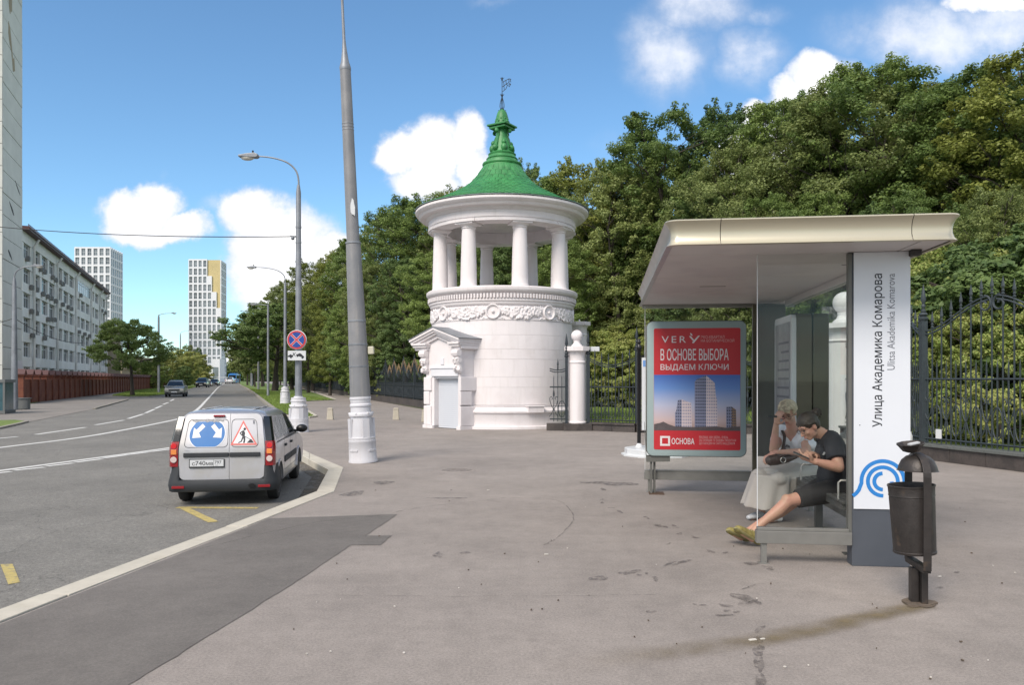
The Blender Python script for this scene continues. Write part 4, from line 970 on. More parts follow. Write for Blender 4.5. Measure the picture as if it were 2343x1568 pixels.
for i, r in enumerate(rows):
    z = float(np.interp(r, rr, zz_)); r2 = r - .24; z2 = float(np.interp(r2, rr, zz_)); n = max(18, int(2 * math.pi * r / .23)); w = 2 * math.pi * r / n * .47; w2 = 2 * math.pi * r2 / n * .47
    t = MB(); q = [(-w, -r, z + .032), (0, -r - .035, z + .026), (w, -r, z + .032), (w2, -r2, z2 + .012), (-w2, -r2, z2 + .012)]
    t.add(q + [(p[0], p[1], p[2] - .03) for p in q], [(0, 1, 2, 3, 4), (0, 5, 6, 1), (1, 6, 7, 2), (2, 7, 8, 3), (4, 9, 5, 0), (9, 8, 7, 6, 5)])
    if npart + n <= 300:
        me = t.mesh('shingle', GR, None); npart += n
        for k in range(n):
            o = link('shingle', me, pav, rz=2 * math.pi * (k + (i % 2) * .5) / n)
            o.location.z = rg.uniform(-.006, .006)
    else:
        for k in range(n):
            m = Matrix.Rotation(2 * math.pi * (k + (i % 2) * .5) / n, 3, 'Z'); dzv = Vector((0, 0, rg.uniform(-.006, .004))); stuffm.add([m @ Vector(p) + dzv for p in t.v], t.f)
o = part('upper_shingles', stuffm, GR, pav, None); o['kind'] = 'stuff'
mb = MB(); mb.lathe([(.66, 9.60), (.72, 9.62), (.74, 9.67), (.72, 9.72), (.62, 9.74), (.60, 9.80), (.57, 9.84), (.59, 9.88), (.55, 9.92), (.50, 10.0), (.52, 10.06), (.46, 10.10), (.40, 10.14), (.30, 10.6), (.24, 10.75), (.20, 10.98), (.28, 11.0)], 40); fin = part('roof_finial', mb, GR, pav, 40)
mb = MB()
for k in range(4):                                   # scrolled brackets and shields on the finial
    a = TH(12 + 90 * k + 45); d = Vector((math.cos(a), math.sin(a), 0)); s = Vector((-d.y, d.x, 0))
    pts = [d * (.40 + .115 * (1 - t * .75) * math.cos(6.6 * t + 2.3)) + Vector((0, 0, 10.27 + .125 * (1 - t * .75) * math.sin(6.6 * t + 2.3))) for t in np.linspace(0, 1, 16)]
    pts = [d * .22 + Vector((0, 0, 10.78)), d * .26 + Vector((0, 0, 10.55))] + pts
    mb.tube(pts, .05, 6, sx=1.9, sy=.8)
    pts = [d * .22 + Vector((0, 0, 10.62)), d * .20 + Vector((0, 0, 10.8)), d * .24 + Vector((0, 0, 10.93)), d * .33 + Vector((0, 0, 10.96)), d * .36 + Vector((0, 0, 10.88)), d * .31 + Vector((0, 0, 10.85))]
    mb.tube(smooth_line(pts, 3), .04, 6, sx=1.8, sy=.8)
    a = TH(12 + 90 * k); d = Vector((math.cos(a), math.sin(a), 0)); mb.ball(d * .36 + Vector((0, 0, 10.25)), (.12, .12, .16), 8, 6); mb.ball(d * .33 + Vector((0, 0, 10.46)), (.09, .09, .10), 8, 6); mb.ball(d * .38 + Vector((0, 0, 10.10)), (.07, .07, .06), 8, 6)
part('scroll_ornament', mb, GR, fin, 50)
mb = MB(); rot = Matrix.Rotation(R(30), 3, 'Z')
mb.box((0, 0, 11.03), (.70, .70, .07), rot=Matrix.Rotation(R(57), 3, 'Z')); mb.box((0, 0, 11.12), (.82, .82, .06), rot=Matrix.Rotation(R(57), 3, 'Z')); mb.lathe([(.36, 11.15), (.33, 11.20), (.26, 11.22)], 20); part('capital', mb, GR, fin, None, bevel=.01)
mb = MB(); mb.lathe([(.26, 11.2), (.25, 11.25), (.235, 11.4), (.20, 11.55), (.16, 11.66), (.08, 11.74), (0, 11.75)], 20)
for j in range(5):
    for k in range(9):
        a = 2 * math.pi * (k + .5 * (j % 2)) / 9; rr_ = .245 - .02 * j - .004 * j * j; mb.ball((rr_ * math.cos(a), rr_ * math.sin(a), 11.28 + .085 * j), (.04, .04, .045), 6, 4)
part('pine_cone_cap', mb, GR, fin, 60)
van_ = link('weather_vane', MB().tube([(0, 0, 11.7), (0, 0, 12.95)], .014, 6).ball((0, 0, 12.86), (.03, .03, .05), 6, 5).mesh('weather_vane', MT['iron'], 40), pav)
mb = MB()
for k in range(6):
    a = k * math.pi / 3; d = Vector((math.cos(a), math.sin(a), 0)); mb.tube(smooth_line([d * .02 + Vector((0, 0, 11.74)), d * .085 + Vector((0, 0, 11.85)), d * .06 + Vector((0, 0, 12.05)), d * .015 + Vector((0, 0, 12.22)), d * .075 + Vector((0, 0, 12.32))], 3), .009, 5)
    mb.tube([d * .02 + Vector((0, 0, 11.73)), d * .15 + Vector((0, 0, 11.72))], .009, 5); mb.tube([(0, 0, 12.86), d * .07 + Vector((0, 0, 12.93))], .008, 4)
part('vane_cage', mb, MT['iron'], van_)
mb = MB()
for pts in ([(.02, 12.78), (.14, 12.84), (.26, 12.90), (.33, 12.88)], [(.02, 12.42), (.14, 12.52), (.20, 12.66), (.32, 12.70)], [(.14, 12.84), (.16, 12.7), (.20, 12.66)], [(.26, 12.9), (.25, 12.76), (.32, 12.70)], [(.02, 12.6), (.12, 12.68), (.25, 12.76)], [(.06, 12.8), (.08, 12.5)], [(.32, 12.70), (.27, 12.60), (.24, 12.62)], [(.33, 12.88), (.29, 12.8), (.34, 12.78)]):
    mb.tube([(x, 0, z) for x, z in pts], .013, 5)
part('vane_flag', mb, MT['iron'], van_)
# doorway facing the corner
TP = R(-43)
def pp(name, mb, mat=W, parent=None, smooth=None, **k):
    return part(name, mb, mat, parent or pav, smooth, rz=0 if parent else TP, **k)
mb = MB(); mb.box2((-.75, -3.05, 0), (-.33, -2.0, 2.78)); mb.box2((.88, -3.05, 0), (.98, -2.0, 2.78)); mb.box2((-.33, -3.05, 1.82), (.88, -2.0, 2.78)); mb.box2((-.33, -2.80, 0), (.88, -2.0, 1.82))
mb.prism([(-.75, 2.78), (.98, 2.78), (.98, 2.95), (.115, 3.25), (-.75, 2.95)], (0, -3.05, 0), (1, 0, 0), (0, 0, 1), (0, 1, 0), .85); pp('portal_wall', mb)
mb = MB(); mb.box2((-.85, -3.14, -.03), (-.33, -2.2, .11)); mb.box2((.88, -3.14, -.03), (1.08, -2.2, .11)); pp('portal_base', mb, bevel=.01)
dr = link('roller_door', MB().box2((-.33, -2.84, .01), (.88, -2.803, 1.80)).mesh('roller_door', MT['shutter']), pav, rz=TP)
sm_ = MB().prism([(-.022, .006), (0, .014), (0, .056), (-.022, .064)], (-.32, -2.842, 0), (0, 1, 0), (0, 0, 1), (1, 0, 0), 1.19).mesh('door_slat', MT['shutter'])
for k in range(25): link('door_slat', sm_, dr, (0, 0, .02 + k * .07))
mb = MB(); mb.box2((-.45, -3.10, 1.80), (.90, -2.85, 2.06)); mb.box2((-.52, -3.13, 2.061), (.93, -2.85, 2.11)); mb.box2((-.36, -3.02, 1.72), (.885, -2.7, 1.799)); pp('shutter_box', mb, MT['lintel'], bevel=.008)
mb = MB(); mb.box2((.02, -3.08, 2.2), (.18, -3.051, 2.42)); pp('plaque', mb, MT['lintel'])
mb = MB()
cx, hw = -.075, 1.275
for s in (-1, 1):
    for (o, t0, t1, y0) in ((0, .0, .07, -3.34), (-.02, .07, .14, -3.29), (-.05, .14, .22, -3.22), (-.07, .22, .34, -3.13)):
        h2 = hw + o * s * s
        mb.prism([(cx + s * h2, 3.06 - t1), (cx + s * h2, 3.06 - t0), (cx, 3.47 - t0), (cx, 3.47 - t1 - .015)], (0, y0, 0), (1, 0, 0), (0, 0, 1), (0, 1, 0), -2.0 - y0)
for (a, b) in ((-1.28, -.52), (.60, 1.14)):
    for (o, z0, z1, y0) in ((0, 2.88, 2.95, -3.30), (.03, 2.80, 2.88, -3.25), (.07, 2.70, 2.80, -3.16)):
        mb.box2((a + o, y0, z0), (b - o, -2.02, z1))
pp('pediment', mb, bevel=.006)
mb = MB()
for s in (-1, 1): mb.prism([(cx, 3.475), (cx, 3.50), (cx + s * (hw + .05), 3.08), (cx + s * (hw + .05), 3.062)], (0, -3.36, 0), (1, 0, 0), (0, 0, 1), (0, 1, 0), 1.4)
pp('pediment_roof', mb, MT['galv'])
for x0 in (-.86, .82):
    mb = MB(); mb.prism([(0, 2.70), (-.24, 2.70), (-.27, 2.60), (-.24, 2.48), (-.16, 2.44), (-.20, 2.36), (-.18, 2.26), (-.12, 2.16), (-.14, 2.05), (-.10, 1.93), (-.03, 1.88), (0, 1.88)], (x0, -3.04, 0), (0, 1, 0), (0, 0, 1), (1, 0, 0), .24)
    c = pp('console', mb, bevel=.02)
    mb = MB()
    for (y, z, r) in ((-3.20, 2.58, .11), (-3.16, 2.33, .085), (-3.12, 2.02, .075)):
        mb.tube([(x0 - .03, y, z), (x0 + .27, y, z)], r, 12)
    for k in range(10): mb.ball((x0 + rg.uniform(.02, .22), -3.22 + rg.uniform(-.03, .05), rg.uniform(1.95, 2.5)), .05, 6, 5)
    pp('console_scroll', mb, parent=c, smooth=50)
for (z0, z1, w) in ((1.30, 1.77, .92), (.82, 1.28, .52), (.115, .78, .88)):
    mb = MB(); mb.box2((.99, -3.11, z0), (1.07, -3.11 + w, z1)); pp('quoin', mb, bevel=.025)
    mb = MB(); mb.box2((-.83, -3.11, z0), (-.45 - .1 * (w < .6), -3.0, z1)); pp('quoin', mb, bevel=.025)
mb = MB(); a = R(25); c = Vector((2.72 * math.sin(a), -2.72 * math.cos(a), .66)); rot = Matrix.Rotation(a, 3, 'Z')
mb.box(c, (.60, .22, .20), rot=rot); mb.box(c + Vector((0, 0, .12)), (.66, .28, .035), rot=rot); part('ledge_spout', mb, W, pav, None, bevel=.008)

# ================================================================== GATE PILLARS AND FENCES
def pillar(label, loc, r, h, base=.0, k=1.0):
    t = thing('gate_pillar', label, 'pillar', loc)
    mb = MB(); mb.lathe([(r * 1.12, base), (r * 1.12, base + .06), (r, base + .09), (r, h - .42), (r * 1.06, h - .40), (r * 1.09, h - .37), (r * 1.06, h - .34), (r * 1.0, h - .32), (r * 1.03, h - .10), (r * 1.15, h - .05), (r * 1.2, h)], 32); part('shaft', mb, W, t)
    mb = MB(); mb.lathe([(r * 1.55, h), (r * 1.55, h + .15)], 8, a0=R(22.5)); part('cap_slab', mb, W, t, None, bevel=.01)
    mb = MB(); b = h + .15; s = k
    mb.lathe([(.19 * s, b), (.19 * s, b + .04 * s), (.13 * s, b + .09 * s), (.105 * s, b + .15 * s), (.12 * s, b + .19 * s), (.09 * s, b + .21 * s)], 24)
    mb.ball((0, 0, b + (.20 + .165) * s), .19 * s, 24, 16); part('ball_finial', mb, W, t, 60)
    return t
g1 = pillar('white round gate pillar with ball finial touching the rotunda on its right', (2.16, 25.75, 0), .285, 2.63, .22)
g2 = pillar('tall white pillar seen through the back glass of the bus shelter', (10.05, 23.4, 0), .50, 3.22, .0, 1.75)
g3 = pillar('white pillar behind the rotunda, only its cap edge showing above the ball finial', (2.72, 31.2, 0), .30, 3.85, .0, .2)
pb = MB(); pb.box2((-.46, -.42, 0), (.46, .35, .24)); part('granite_base', pb, MT['granite'], g1, None, bevel=.01)
mb = MB(); mb.box((.60, .1, 2.70), (.30, .3, .16)); tag(link('camera_box', mb.mesh('camera_box', MT['boardwhite'], None, bevel=.02), None, (2.16, 25.75, 0)), 'small white box behind the cap of the pillar beside the rotunda', 'box')

def spear(mb, x, y, z, s=1.0, n=6):
    mb.lathe([(.011 * s, 0), (.03 * s, .015 * s), (.03 * s, .035 * s), (.014 * s, .05 * s), (.026 * s, .075 * s), (.026 * s, .095 * s), (.014 * s, .11 * s), (.034 * s, .16 * s), (.020 * s, .26 * s), (.003 * s, .36 * s)], n, c=(x, y, z))
_pk = {}
def iron_panel(t, a, b, base, mid, top, mat, rise=.30, style='arch', spacing=.13, names=True):
    """railings between two posts of fence t; every bar is its own part"""
    a, b = Vector(a), Vector(b); L = (b - a).length; rz = math.atan2((b - a).y, (b - a).x)
    def pt(s, z): v = a.lerp(b, s / L); return (v.x, v.y, z)
    n = int(L / spacing); n += n % 2
    def topz(s):
        q = s / L
        if style == 'arch': return top + .6 * (.5 - .5 * math.cos(2 * math.pi * min(max(q * 1.0, 0), 1))) * rise / .3
        return top - rise * 4 * q * (1 - q)
    for z, r in ((base + .08, .02), (mid, .022)):
        mb = MB(); mb.tube([pt(0, z), pt(L, z)], r, 4); part('rail', mb, mat, t, None)
    for dz in (0, -.07):
        mb = MB(); ss = np.linspace(0, L, 25)
        if style == 'arch':
            for half in (0, 1):
                sl = [x for x in np.linspace(0, L / 2 - .10, 14)]; pts = [pt(s if not half else L - s, topz(s) + dz) for s in sl]
                mb.tube(pts, .020, 5)
        else: mb.tube([pt(s, topz(s) + dz) for s in ss], .018, 5)
        part('top_rail', mb, mat, t)
    if style == 'arch':
        for sg in (-1, 1):
            mb = MB(); cz_ = topz(L / 2) - .16; pts = []
            for q in np.linspace(0, 1, 26):
                an = math.pi / 2 - q * 4.2 * math.pi / 2 * 1.15; rr = .17 * (1 - .82 * q); pts.append(pt(L / 2 + sg * (-.17 + 0.0) * 1.0 + sg * rr * math.cos(an) * 1.0, cz_ + rr * math.sin(an)))
            mb.tube(pts, .022, 6); part('scroll', mb, mat, t)
    for i in range(1, n):
        s = L * i / n; p = pt(s, 0)
        h = topz(s) + .02 if i % 2 == 0 else mid + .28; k = (round(h - base, 2), i % 2, mat.name)
        if k not in _pk:
            mb = MB(); mb.box2((-.011, -.011, 0), (.011, .011, h - base))
            if i % 2 == 0: spear(mb, 0, 0, h - base, 1.0)
            else: mb.lathe([(.013, 0), (.001, .12)], 4, c=(0, 0, h - base))
            _pk[k] = mb.mesh('picket', mat)
        link('picket', _pk[k], t, (p[0], p[1], base), rz)
    u = L / (n / 4)
    kl = ('orn', round(u, 3), mat.name, round(mid - base, 2))
    if kl not in _pk:
        hh = mid - base; mb = MB(); mo = MB()
        for sg in (-1, 1):
            pts = [(sg * .012, 0, hh * .36), (sg * u * .16, 0, hh * .48), (sg * u * .25, 0, hh * .66), (sg * u * .16, 0, hh * .72), (sg * u * .08, 0, hh * .67), (sg * u * .13, 0, hh * .63)]
            mb.tube(smooth_line(pts, 4), .011, 5)
            mb.tube(smooth_line([(sg * .012, 0, hh * .36), (sg * u * .14, 0, hh * .22), (sg * u * .28, 0, hh * .14)], 4), .011, 5)
        mb.lathe([(.02, 0), (.028, .02), (.02, .04)], 8, c=(0, 0, hh * .36))
        for j in range(6): mb.ball((0, 0, hh * (.74 + .028 * j)), (.038 - .005 * abs(j - 2), .014, .022), 6, 4)
        mb.ball((0, 0, hh * .92), (.012, .012, .05), 6, 4)
        mo.tube([(u * .22 * math.cos(q), 0, hh * .36 + hh * .235 * math.sin(q)) for q in np.linspace(0, 2 * math.pi, 22)], .012, 5)
        _pk[kl] = (mb.mesh('lyre_ornament', mat, 50), mo.mesh('oval_ring', mat, 50))
    for i in range(int(round(L / u))):
        p = pt((i + .25) * u, 0); q = pt((i + .75) * u, 0)
        link('lyre_ornament', _pk[kl][0], t, (p[0], p[1], base), rz); link('oval_ring', _pk[kl][1], t, (q[0], q[1], base), rz)
def post(t, p, base, h, mat, r=.05):
    mb = MB(); mb.box2((p[0] - r, p[1] - r, base), (p[0] + r, p[1] + r, h)); o = part('fence_post', mb, mat, t, None)
    mb = MB(); mb.lathe([(r * 1.2, h), (r * 1.6, h + .03), (r * 1.6, h + .06), (r, h + .09), (r * 1.5, h + .13), (r * .8, h + .18)], 10, c=(p[0], p[1], 0)); spear(mb, p[0], p[1], h + .17, 1.7, 8); part('post_finial', mb, mat, o)
def wall_run(t, a, b, h, w=.32, seg=.9):
    a, b = Vector((*a[:2], 0)), Vector((*b[:2], 0)); d = (b - a); L = d.length; d.normalize(); s = Vector((-d.y, d.x, 0)); n = max(1, round(L / seg))
    for i in range(n):
        p0, p1 = a + d * (L * i / n + .003), a + d * (L * (i + 1) / n - .003)
        mb = MB(); mb.prism([(0, -w / 2), ((p1 - p0).length, -w / 2), ((p1 - p0).length, w / 2), (0, w / 2)], (p0.x, p0.y, -.05), d, s, (0, 0, 1), h - .002 + random.uniform(-.003, .003)); part('granite_slab', mb, MT['granite'], t, None, bevel=.006)
        mb = MB(); mb.prism([(0, -w / 2 - .05), ((p1 - p0).length, -w / 2 - .05), ((p1 - p0).length, w / 2 + .05), (0, w / 2 + .05)], (p0.x, p0.y, h - .05), d, s, (0, 0, 1), .06); part('coping_stone', mb, MT['granitecap'] if h > .3 else MT['granite'], t, None, bevel=.008)
IB = MT['ironblue']; IR = MT['iron']
gf = thing('gate_railing', 'dark iron railing on low granite wall from the ball pillar to the glass shelter', 'fence', (0, 0, 0))
ga, gb, gc = (2.52, 25.62), (3.99, 24.75), (9.5, 23.65)
wall_run(gf, (2.62, 25.58), gb, .27); wall_run(gf, gb, gc, .30)
post(gf, ga, .25, 2.52, IR, .055); post(gf, gb, .25, 2.60, IR, .05); post(gf, (6.7, 24.2), .25, 2.60, IR, .05)
iron_panel(gf, ga, gb, .28, 1.44, 2.42, IR, .26, 'swag'); iron_panel(gf, gb, (6.7, 24.2), .28, 1.44, 2.42, IR, .26, 'swag'); iron_panel(gf, (6.7, 24.2), gc, .28, 1.44, 2.42, IR, .26, 'swag')
gl = thing('gate_leaf', 'narrow iron gate leaf between the rotunda and the ball pillar', 'gate', (0, 0, 0))
post(gl, (1.80, 25.55), .22, 2.42, IR, .045); iron_panel(gl, (1.25, 25.62), (1.78, 25.56), .30, 1.44, 2.05, IR, .05, 'swag', .13)
mb = MB(); mb.box2((1.15, 25.45, -.02), (1.95, 25.8, .24)); part('granite_base', mb, MT['granite'], gl, None, bevel=.01)
rf = thing('park_railing', 'tall blue grey iron railing with arched scrolls on granite wall at the right', 'fence', (0, 0, 0))
R0, R1, R2, R3 = (9.75, 22.6), (8.80, 16.55), (9.72, 13.3), (11.4, 10.2)
for a, b in ((R0, R1), (R1, R2), (R2, R3)):
    wall_run(rf, a, b, .33)
for a in (R1, R2, R3): post(rf, a, .32, 2.95, IB, .062)
Rm = (9.28, 19.6); post(rf, Rm, .32, 2.95, IB, .062)
for a, b in ((R0, Rm), (Rm, R1), (R1, R2), (R2, R3)): iron_panel(rf, a, b, .36, 1.70, 2.72, IB, .30, 'arch', .12)
p = at(2144, 993, 15.9)
mb = MB(); mb.box((0, 0, 0), (.13, .012, .19)); tag(link('paper_notice', mb.mesh('paper_notice', MT['boardwhite']), None, (p.x, p.y - .06, p.z), R(-68)), 'white paper notice tied low on the park railing', 'notice')
mb = MB(); mb.lathe([(0, 0), (.035, 0), (.037, .02), (.037, .13), (.015, .18), (.014, .22), (0, .22)], 14, closed=False)
tag(link('bottle', mb.mesh('bottle', MT['bottleglass'], 50), None, (8.62, 16.72, .345)), 'clear bottle left on the granite coping beside the name column', 'bottle')

lf = thing('street_railing', 'long iron railing with swagged tops running along the woods behind the lamp posts', 'fence', (0, 0, 0))
LA, LB = Vector((-3.7, 40.6, 0)), Vector((-44.0, 158.0, 0)); d_ = (LB - LA); nL = 36; dn = d_.normalized(); sN = Vector((-dn.y, dn.x, 0))
pnl = MB(); Lp = d_.length / nL
for i in range(1, 20):
    x = Lp * i / 20; tz = 2.25 + .32 * math.cos(2 * math.pi * i / 20); pnl.box2((x - .014, -.014, .5), (x + .014, .014, tz if i % 2 == 0 else 1.5)); 
    if i % 2 == 0: spear(pnl, x, 0, tz, 1.2, 4)
for z in (.58, 1.3): pnl.box2((0, -.02, z), (Lp, .02, z + .04))
for dz in (0, -.1): pnl.tube([(x, 0, 2.2 + .32 * math.cos(2 * math.pi * x / Lp) + dz) for x in np.linspace(0, Lp, 13)], .022, 4)
for i in range(7): pnl.tube([(Lp * (i + .5) / 7 + .17 * math.cos(q), 0, .92 + .26 * math.sin(q)) for q in np.linspace(0, 2 * math.pi, 12)], .016, 4)
pnl = pnl.mesh('picket_panel', IR)
psm = MB().box2((-.06, -.06, 0), (.06, .06, 2.6)); spear(psm, 0, 0, 2.6, 1.8, 5); psm = psm.mesh('fence_post', IR)
ws = MB().box2((0, -.16, -.1), (Lp - .01, .16, .46)).mesh('granite_slab', MT['granite'])
MT['gilt'] = M('gilded_crest', (.19, .125, .055), .5, metal=.2, var=.3)
crest = MB()
for i in range(9):
    x = -.75 + i * .19; z = .55 - .45 * abs(x) / .8; crest.tube([(x, 0, z - .2), (x - .05, 0, z - .05), (x, 0, z + .1), (x + .05, 0, z - .05), (x, 0, z - .2)], .02, 4)
crest = crest.mesh('gilt_crest', MT['gilt'])
for i in range(nL):
    p = LA + d_ * (i / nL); rz = math.atan2(dn.y, dn.x); q = link('picket_panel', pnl, lf, p, rz); q['kind'] = 'stuff'
    link('fence_post', psm, lf, p, rz); link('granite_slab', ws, lf, p, rz)
    if i < 5: link('gilt_crest', crest, lf, p + dn * (Lp / 2) + Vector((0, 0, 2.1)), rz); link('gilt_crest', crest, lf, p + Vector((0, 0, 2.4)), rz)
# ================================================================== BOLLARDS
bm_ = MB(); bm_.add([(-.135, -.11, 0), (.135, -.11, 0), (.135, .11, 0), (-.135, .11, 0), (-.105, -.085, .42), (.105, -.085, .42), (.105, .085, .42), (-.105, .085, .42)], [(0, 1, 2, 3), (4, 5, 6, 7), (0, 1, 5, 4), (1, 2, 6, 5), (2, 3, 7, 6), (3, 0, 4, 7)])
b_me = bm_.mesh('bollard', MT['concrete'], None, bevel=.02)
cap_ = MB(); cap_.prism([(-.115, .428), (.115, .428), (.11, .47), (.07, .50), (-.07, .50), (-.11, .47)], (0, -.09, 0), (1, 0, 0), (0, 0, 1), (0, 1, 0), .18); cap_ = cap_.mesh('bollard_cap', MT['concrete'], None, bevel=.012)
for (u, lab) in ((755.5, 'pale concrete bollard nearest the street, left of the big lamp post'), (906, 'pale concrete bollard standing between the big lamp post and the rotunda door'), (972, 'pale concrete bollard half hidden beside the rotunda doorway')):
    o = link('bollard', b_me, None, g(u, 961 if u < 960 else 966), R(4)); tag(o, lab, 'bollard', 'concrete bollards across the pavement'); link('bollard_cap', cap_, o)

# ================================================================== LAMP POSTS, SIGNS, WIRE
def lamp_base(mb, h, r0, r1, n=24):
    mb.lathe([(r0 * 1.04, 0), (r0 * 1.04, .03 * h), (r0, .05 * h), (r0 * .99, .16 * h), (r0 * .97, .30 * h), (r0 * .985, .305 * h), (r0 * .985, .335 * h), (r0 * .955, .34 * h), (r0 * .97, .355 * h), (r0 * .97, .38 * h), (r0 * .86, .39 * h), (r0 * .84, .45 * h),
              (r0 * .76, .66 * h), (r0 * .755, .69 * h), (r0 * .86, .705 * h), (r0 * .88, .73 * h), (r0 * .84, .75 * h), (r0 * .74, .765 * h), (r0 * .72, .84 * h), (r0 * .78, .855 * h), (r0 * .78, .88 * h), (r0 * .70, .90 * h), (r0 * .73, .93 * h), (r0 * .73, .96 * h), (r1 * 1.06, .965 * h), (r1 * 1.04, h)], n)
    for k in range(6):
        a = k * math.pi / 3 + .3; mb.ball((r0 * .82 * math.cos(a), r0 * .82 * math.sin(a), .745 * h), .03, 6, 5)
    for k in range(4):
        a = k * math.pi / 2 + .55; mb.box((r0 * .845 * math.cos(a), r0 * .845 * math.sin(a), .52 * h), (.05, .14, .30 * h), rz=a)
        for q in (-.18, .18): mb.box((r0 * .99 * math.cos(a - 1.1 + q), r0 * .99 * math.sin(a - 1.1 + q), .19 * h), (.02, .11, .035), rz=a - 1.1 + q)
# big post: leaning, cut off by the top of the picture
p0 = g(831, 1058); SA = F / p0[1]
big = thing('lamp_post', 'tall grey lamp post on white cast iron base, nearest and leaning, right of the van', 'lamp post', p0, 0, 'street lamps')
big.rotation_euler = (0, -math.atan(35 / 770.0), 0)
hb = (1058 - 908) / SA
mb = MB(); lamp_base(mb, hb, 31.5 / SA, 23 / SA, 32); part('cast_base', mb, MT['polebase'], big, 35)
Z = lambda v: (1058 - v) / SA
mb = MB(); mb.lathe([(23.2 / SA, hb), (16.4 / SA, Z(556)), (14.5 / SA, Z(555)), (12.2 / SA, Z(158))], 28); pole = part('pole', mb, MT['greypaint'], big, 35)
mb = MB()
for v, r in ((556, 17.3), (735, 20.3), (789, 21.2), (839, 21.9)): mb.lathe([(r / SA, Z(v) - .02), (r / SA + .004, Z(v) - .015), (r / SA + .004, Z(v) + .015), (r / SA, Z(v) + .02)], 28, closed=False)
for v in (283, 290, 297): mb.lathe([(13 / SA, Z(v) - .012), (13.6 / SA, Z(v)), (13 / SA, Z(v) + .012)], 28, closed=False)
part('pole_band', mb, MT['galv'], pole, 35)
mb = MB(); mb.lathe([(12.6 / SA, Z(160)), (13 / SA, Z(157)), (13 / SA, Z(153)), (9 / SA, Z(140)), (5.4 / SA, Z(112)), (3.6 / SA, Z(90)), (3.2 / SA, Z(40)), (3.0 / SA, Z(-60))], 20)
mb.tube(smooth_line([(0, 0, Z(-60)), (0, 0, Z(-130)), (-.35, 0, Z(-200)), (-1.1, 0, Z(-240)), (-2.0, 0, Z(-255))], 4), 3.0 / SA, 10); part('arm', mb, MT['galv'], pole, 40)
def lamp_head(x, z, d=-1, s=1.0):
    mb = MB(); mb.prism([(0, .05), (.30, .09), (.62, .06), (.66, 0), (.55, -.03), (.12, -.03), (0, -.02)], (x, .12 * s, z), (d * s, 0, 0), (0, 0, s), (0, -1, 0), .24 * s); return mb
mb = lamp_head(-1.95, Z(-255)); part('lamp_head', mb, MT['galv'], big, None, bevel=.02)
mb = MB(); mb.box((24 / SA + .05, 0, Z(803)), (.12, .10, .16)); part('junction_box', mb, MT['pvc'], big, None, bevel=.02)
mb = MB(); mb.prism(blob(0, 0, .05, .16, .1, 14, .3), (.05, -16.2 / SA, Z(478)), (1, 0, 0), (0, 0, 1), (0, 1, 0), .05); part('peeled_paint', mb, MT['boardwhite'], pole, None)

def street_lamp(label, u, v, vtop, uh, vh, base_v=None, wpx=12, wtop=9, z=0.0, mat='galv', arm=True, group='street lamps'):
    p = g(u, v, z); S = F / p[1]; Zf = lambda q: (v - q) / S
    t = thing('lamp_post', label, 'lamp post', p, 0, group); b = 0
    if base_v:
        b = Zf(base_v); mb = MB(); lamp_base(mb, b, wpx * 1.42 / S, wpx / 2 / S * 1.25, 24); part('cast_base', mb, MT['polebase'], t, 35)
    w = wpx / 2 / S; w2 = wtop / 2 / S
    mb = MB(); mb.lathe([(w * 1.02, b), (w, b + .02), ((w + w2) / 2, Zf((v + vtop) / 2)), (w2, Zf(vtop)), (w2 * .55, Zf(vtop) + w2 * 3)], 20); pl = part('pole', mb, MT[mat], t, 35)
    hx = (uh - u) / S; hz = Zf(vh); s = 1 if hx > 0 else -1; hh = hz - Zf(vtop); ax = abs(hx)
    pts = smooth_line([(0, 0, Zf(vtop)), (0, 0, Zf(vtop) + hh * .35), (s * ax * .06, 0, Zf(vtop) + hh * .62), (s * ax * .24, 0, Zf(vtop) + hh * .84), (s * ax * .55, 0, Zf(vtop) + hh * .97), (hx * .92, 0, hz + .02)], 5)
    mb = MB(); mb.tube(pts, [max(w2 * .42 * (1 - .35 * i / len(pts)), .02) for i in range(len(pts))], 8); part('arm', mb, MT[mat], pl, 40)
    mb = MB(); k = 42 / 70.0
    mb.prism([(0, .06), (.10, .10), (.36, .08), (.62, .03), (.62, -.02), (.08, -.05), (0, -.02)], (hx - s * .30, .12, hz), (s * 1.0, 0, 0), (0, 0, 1), (0, -1, 0), .24); hd = part('lamp_head', mb, MT['galv'], t, None, bevel=.015)
    mb = MB(); mb.ball((hx + s * .05, 0, hz - .04), (.22, .11, .09), 12, 8); part('lamp_lens', mb, MT['headlamp'], hd)
    mb = MB(); mb.lathe([(.03, 0), (.03, .10), (0, .11)], 8, c=(hx - s * .12, 0, hz + .09)); part('photocell', mb, MT['black'], hd)
    return t, S, Zf
lb, SB, ZB = street_lamp('galvanised lamp post on white base carrying the no stopping sign, behind the van', 683, 989, 440, 570, 358, 907, 16, 11)
mb = MB()
for v in (555, 640, 520): mb.lathe([(6.6 / SB, ZB(v) - .03), (6.6 / SB, ZB(v) + .03)], 16, closed=False)
mb.tube([(-.08, -.05, ZB(542)), (-.25, -.05, ZB(541))], .03, 6); mb.ball((-.17, -.05, ZB(546)), .06, 8, 6); part('pole_band', mb, MT['galv'], lb)
lc, SCc, ZC = street_lamp('lamp post on white base standing in the verge, second along the street', 652.5, 925, 655, 576, 612, 885, 8, 6)
street_lamp('slim lamp post in the verge, third along the right side of the street', 613.5, 907, 703, 580, 697, None, 6, 4.5)
street_lamp('slim lamp post farther along the verge beside the first verge tree', 575.8, 884, 720, 552, 712, None, 5.5, 4)
street_lamp('faint lamp post half hidden by the verge trees', 591.2, 892, 730, 566, 722, None, 5, 4)
street_lamp('pale lamp post rising in front of the concrete block at the far left', 33, 938, 648, 88, 609, None, 15, 8, -.1)
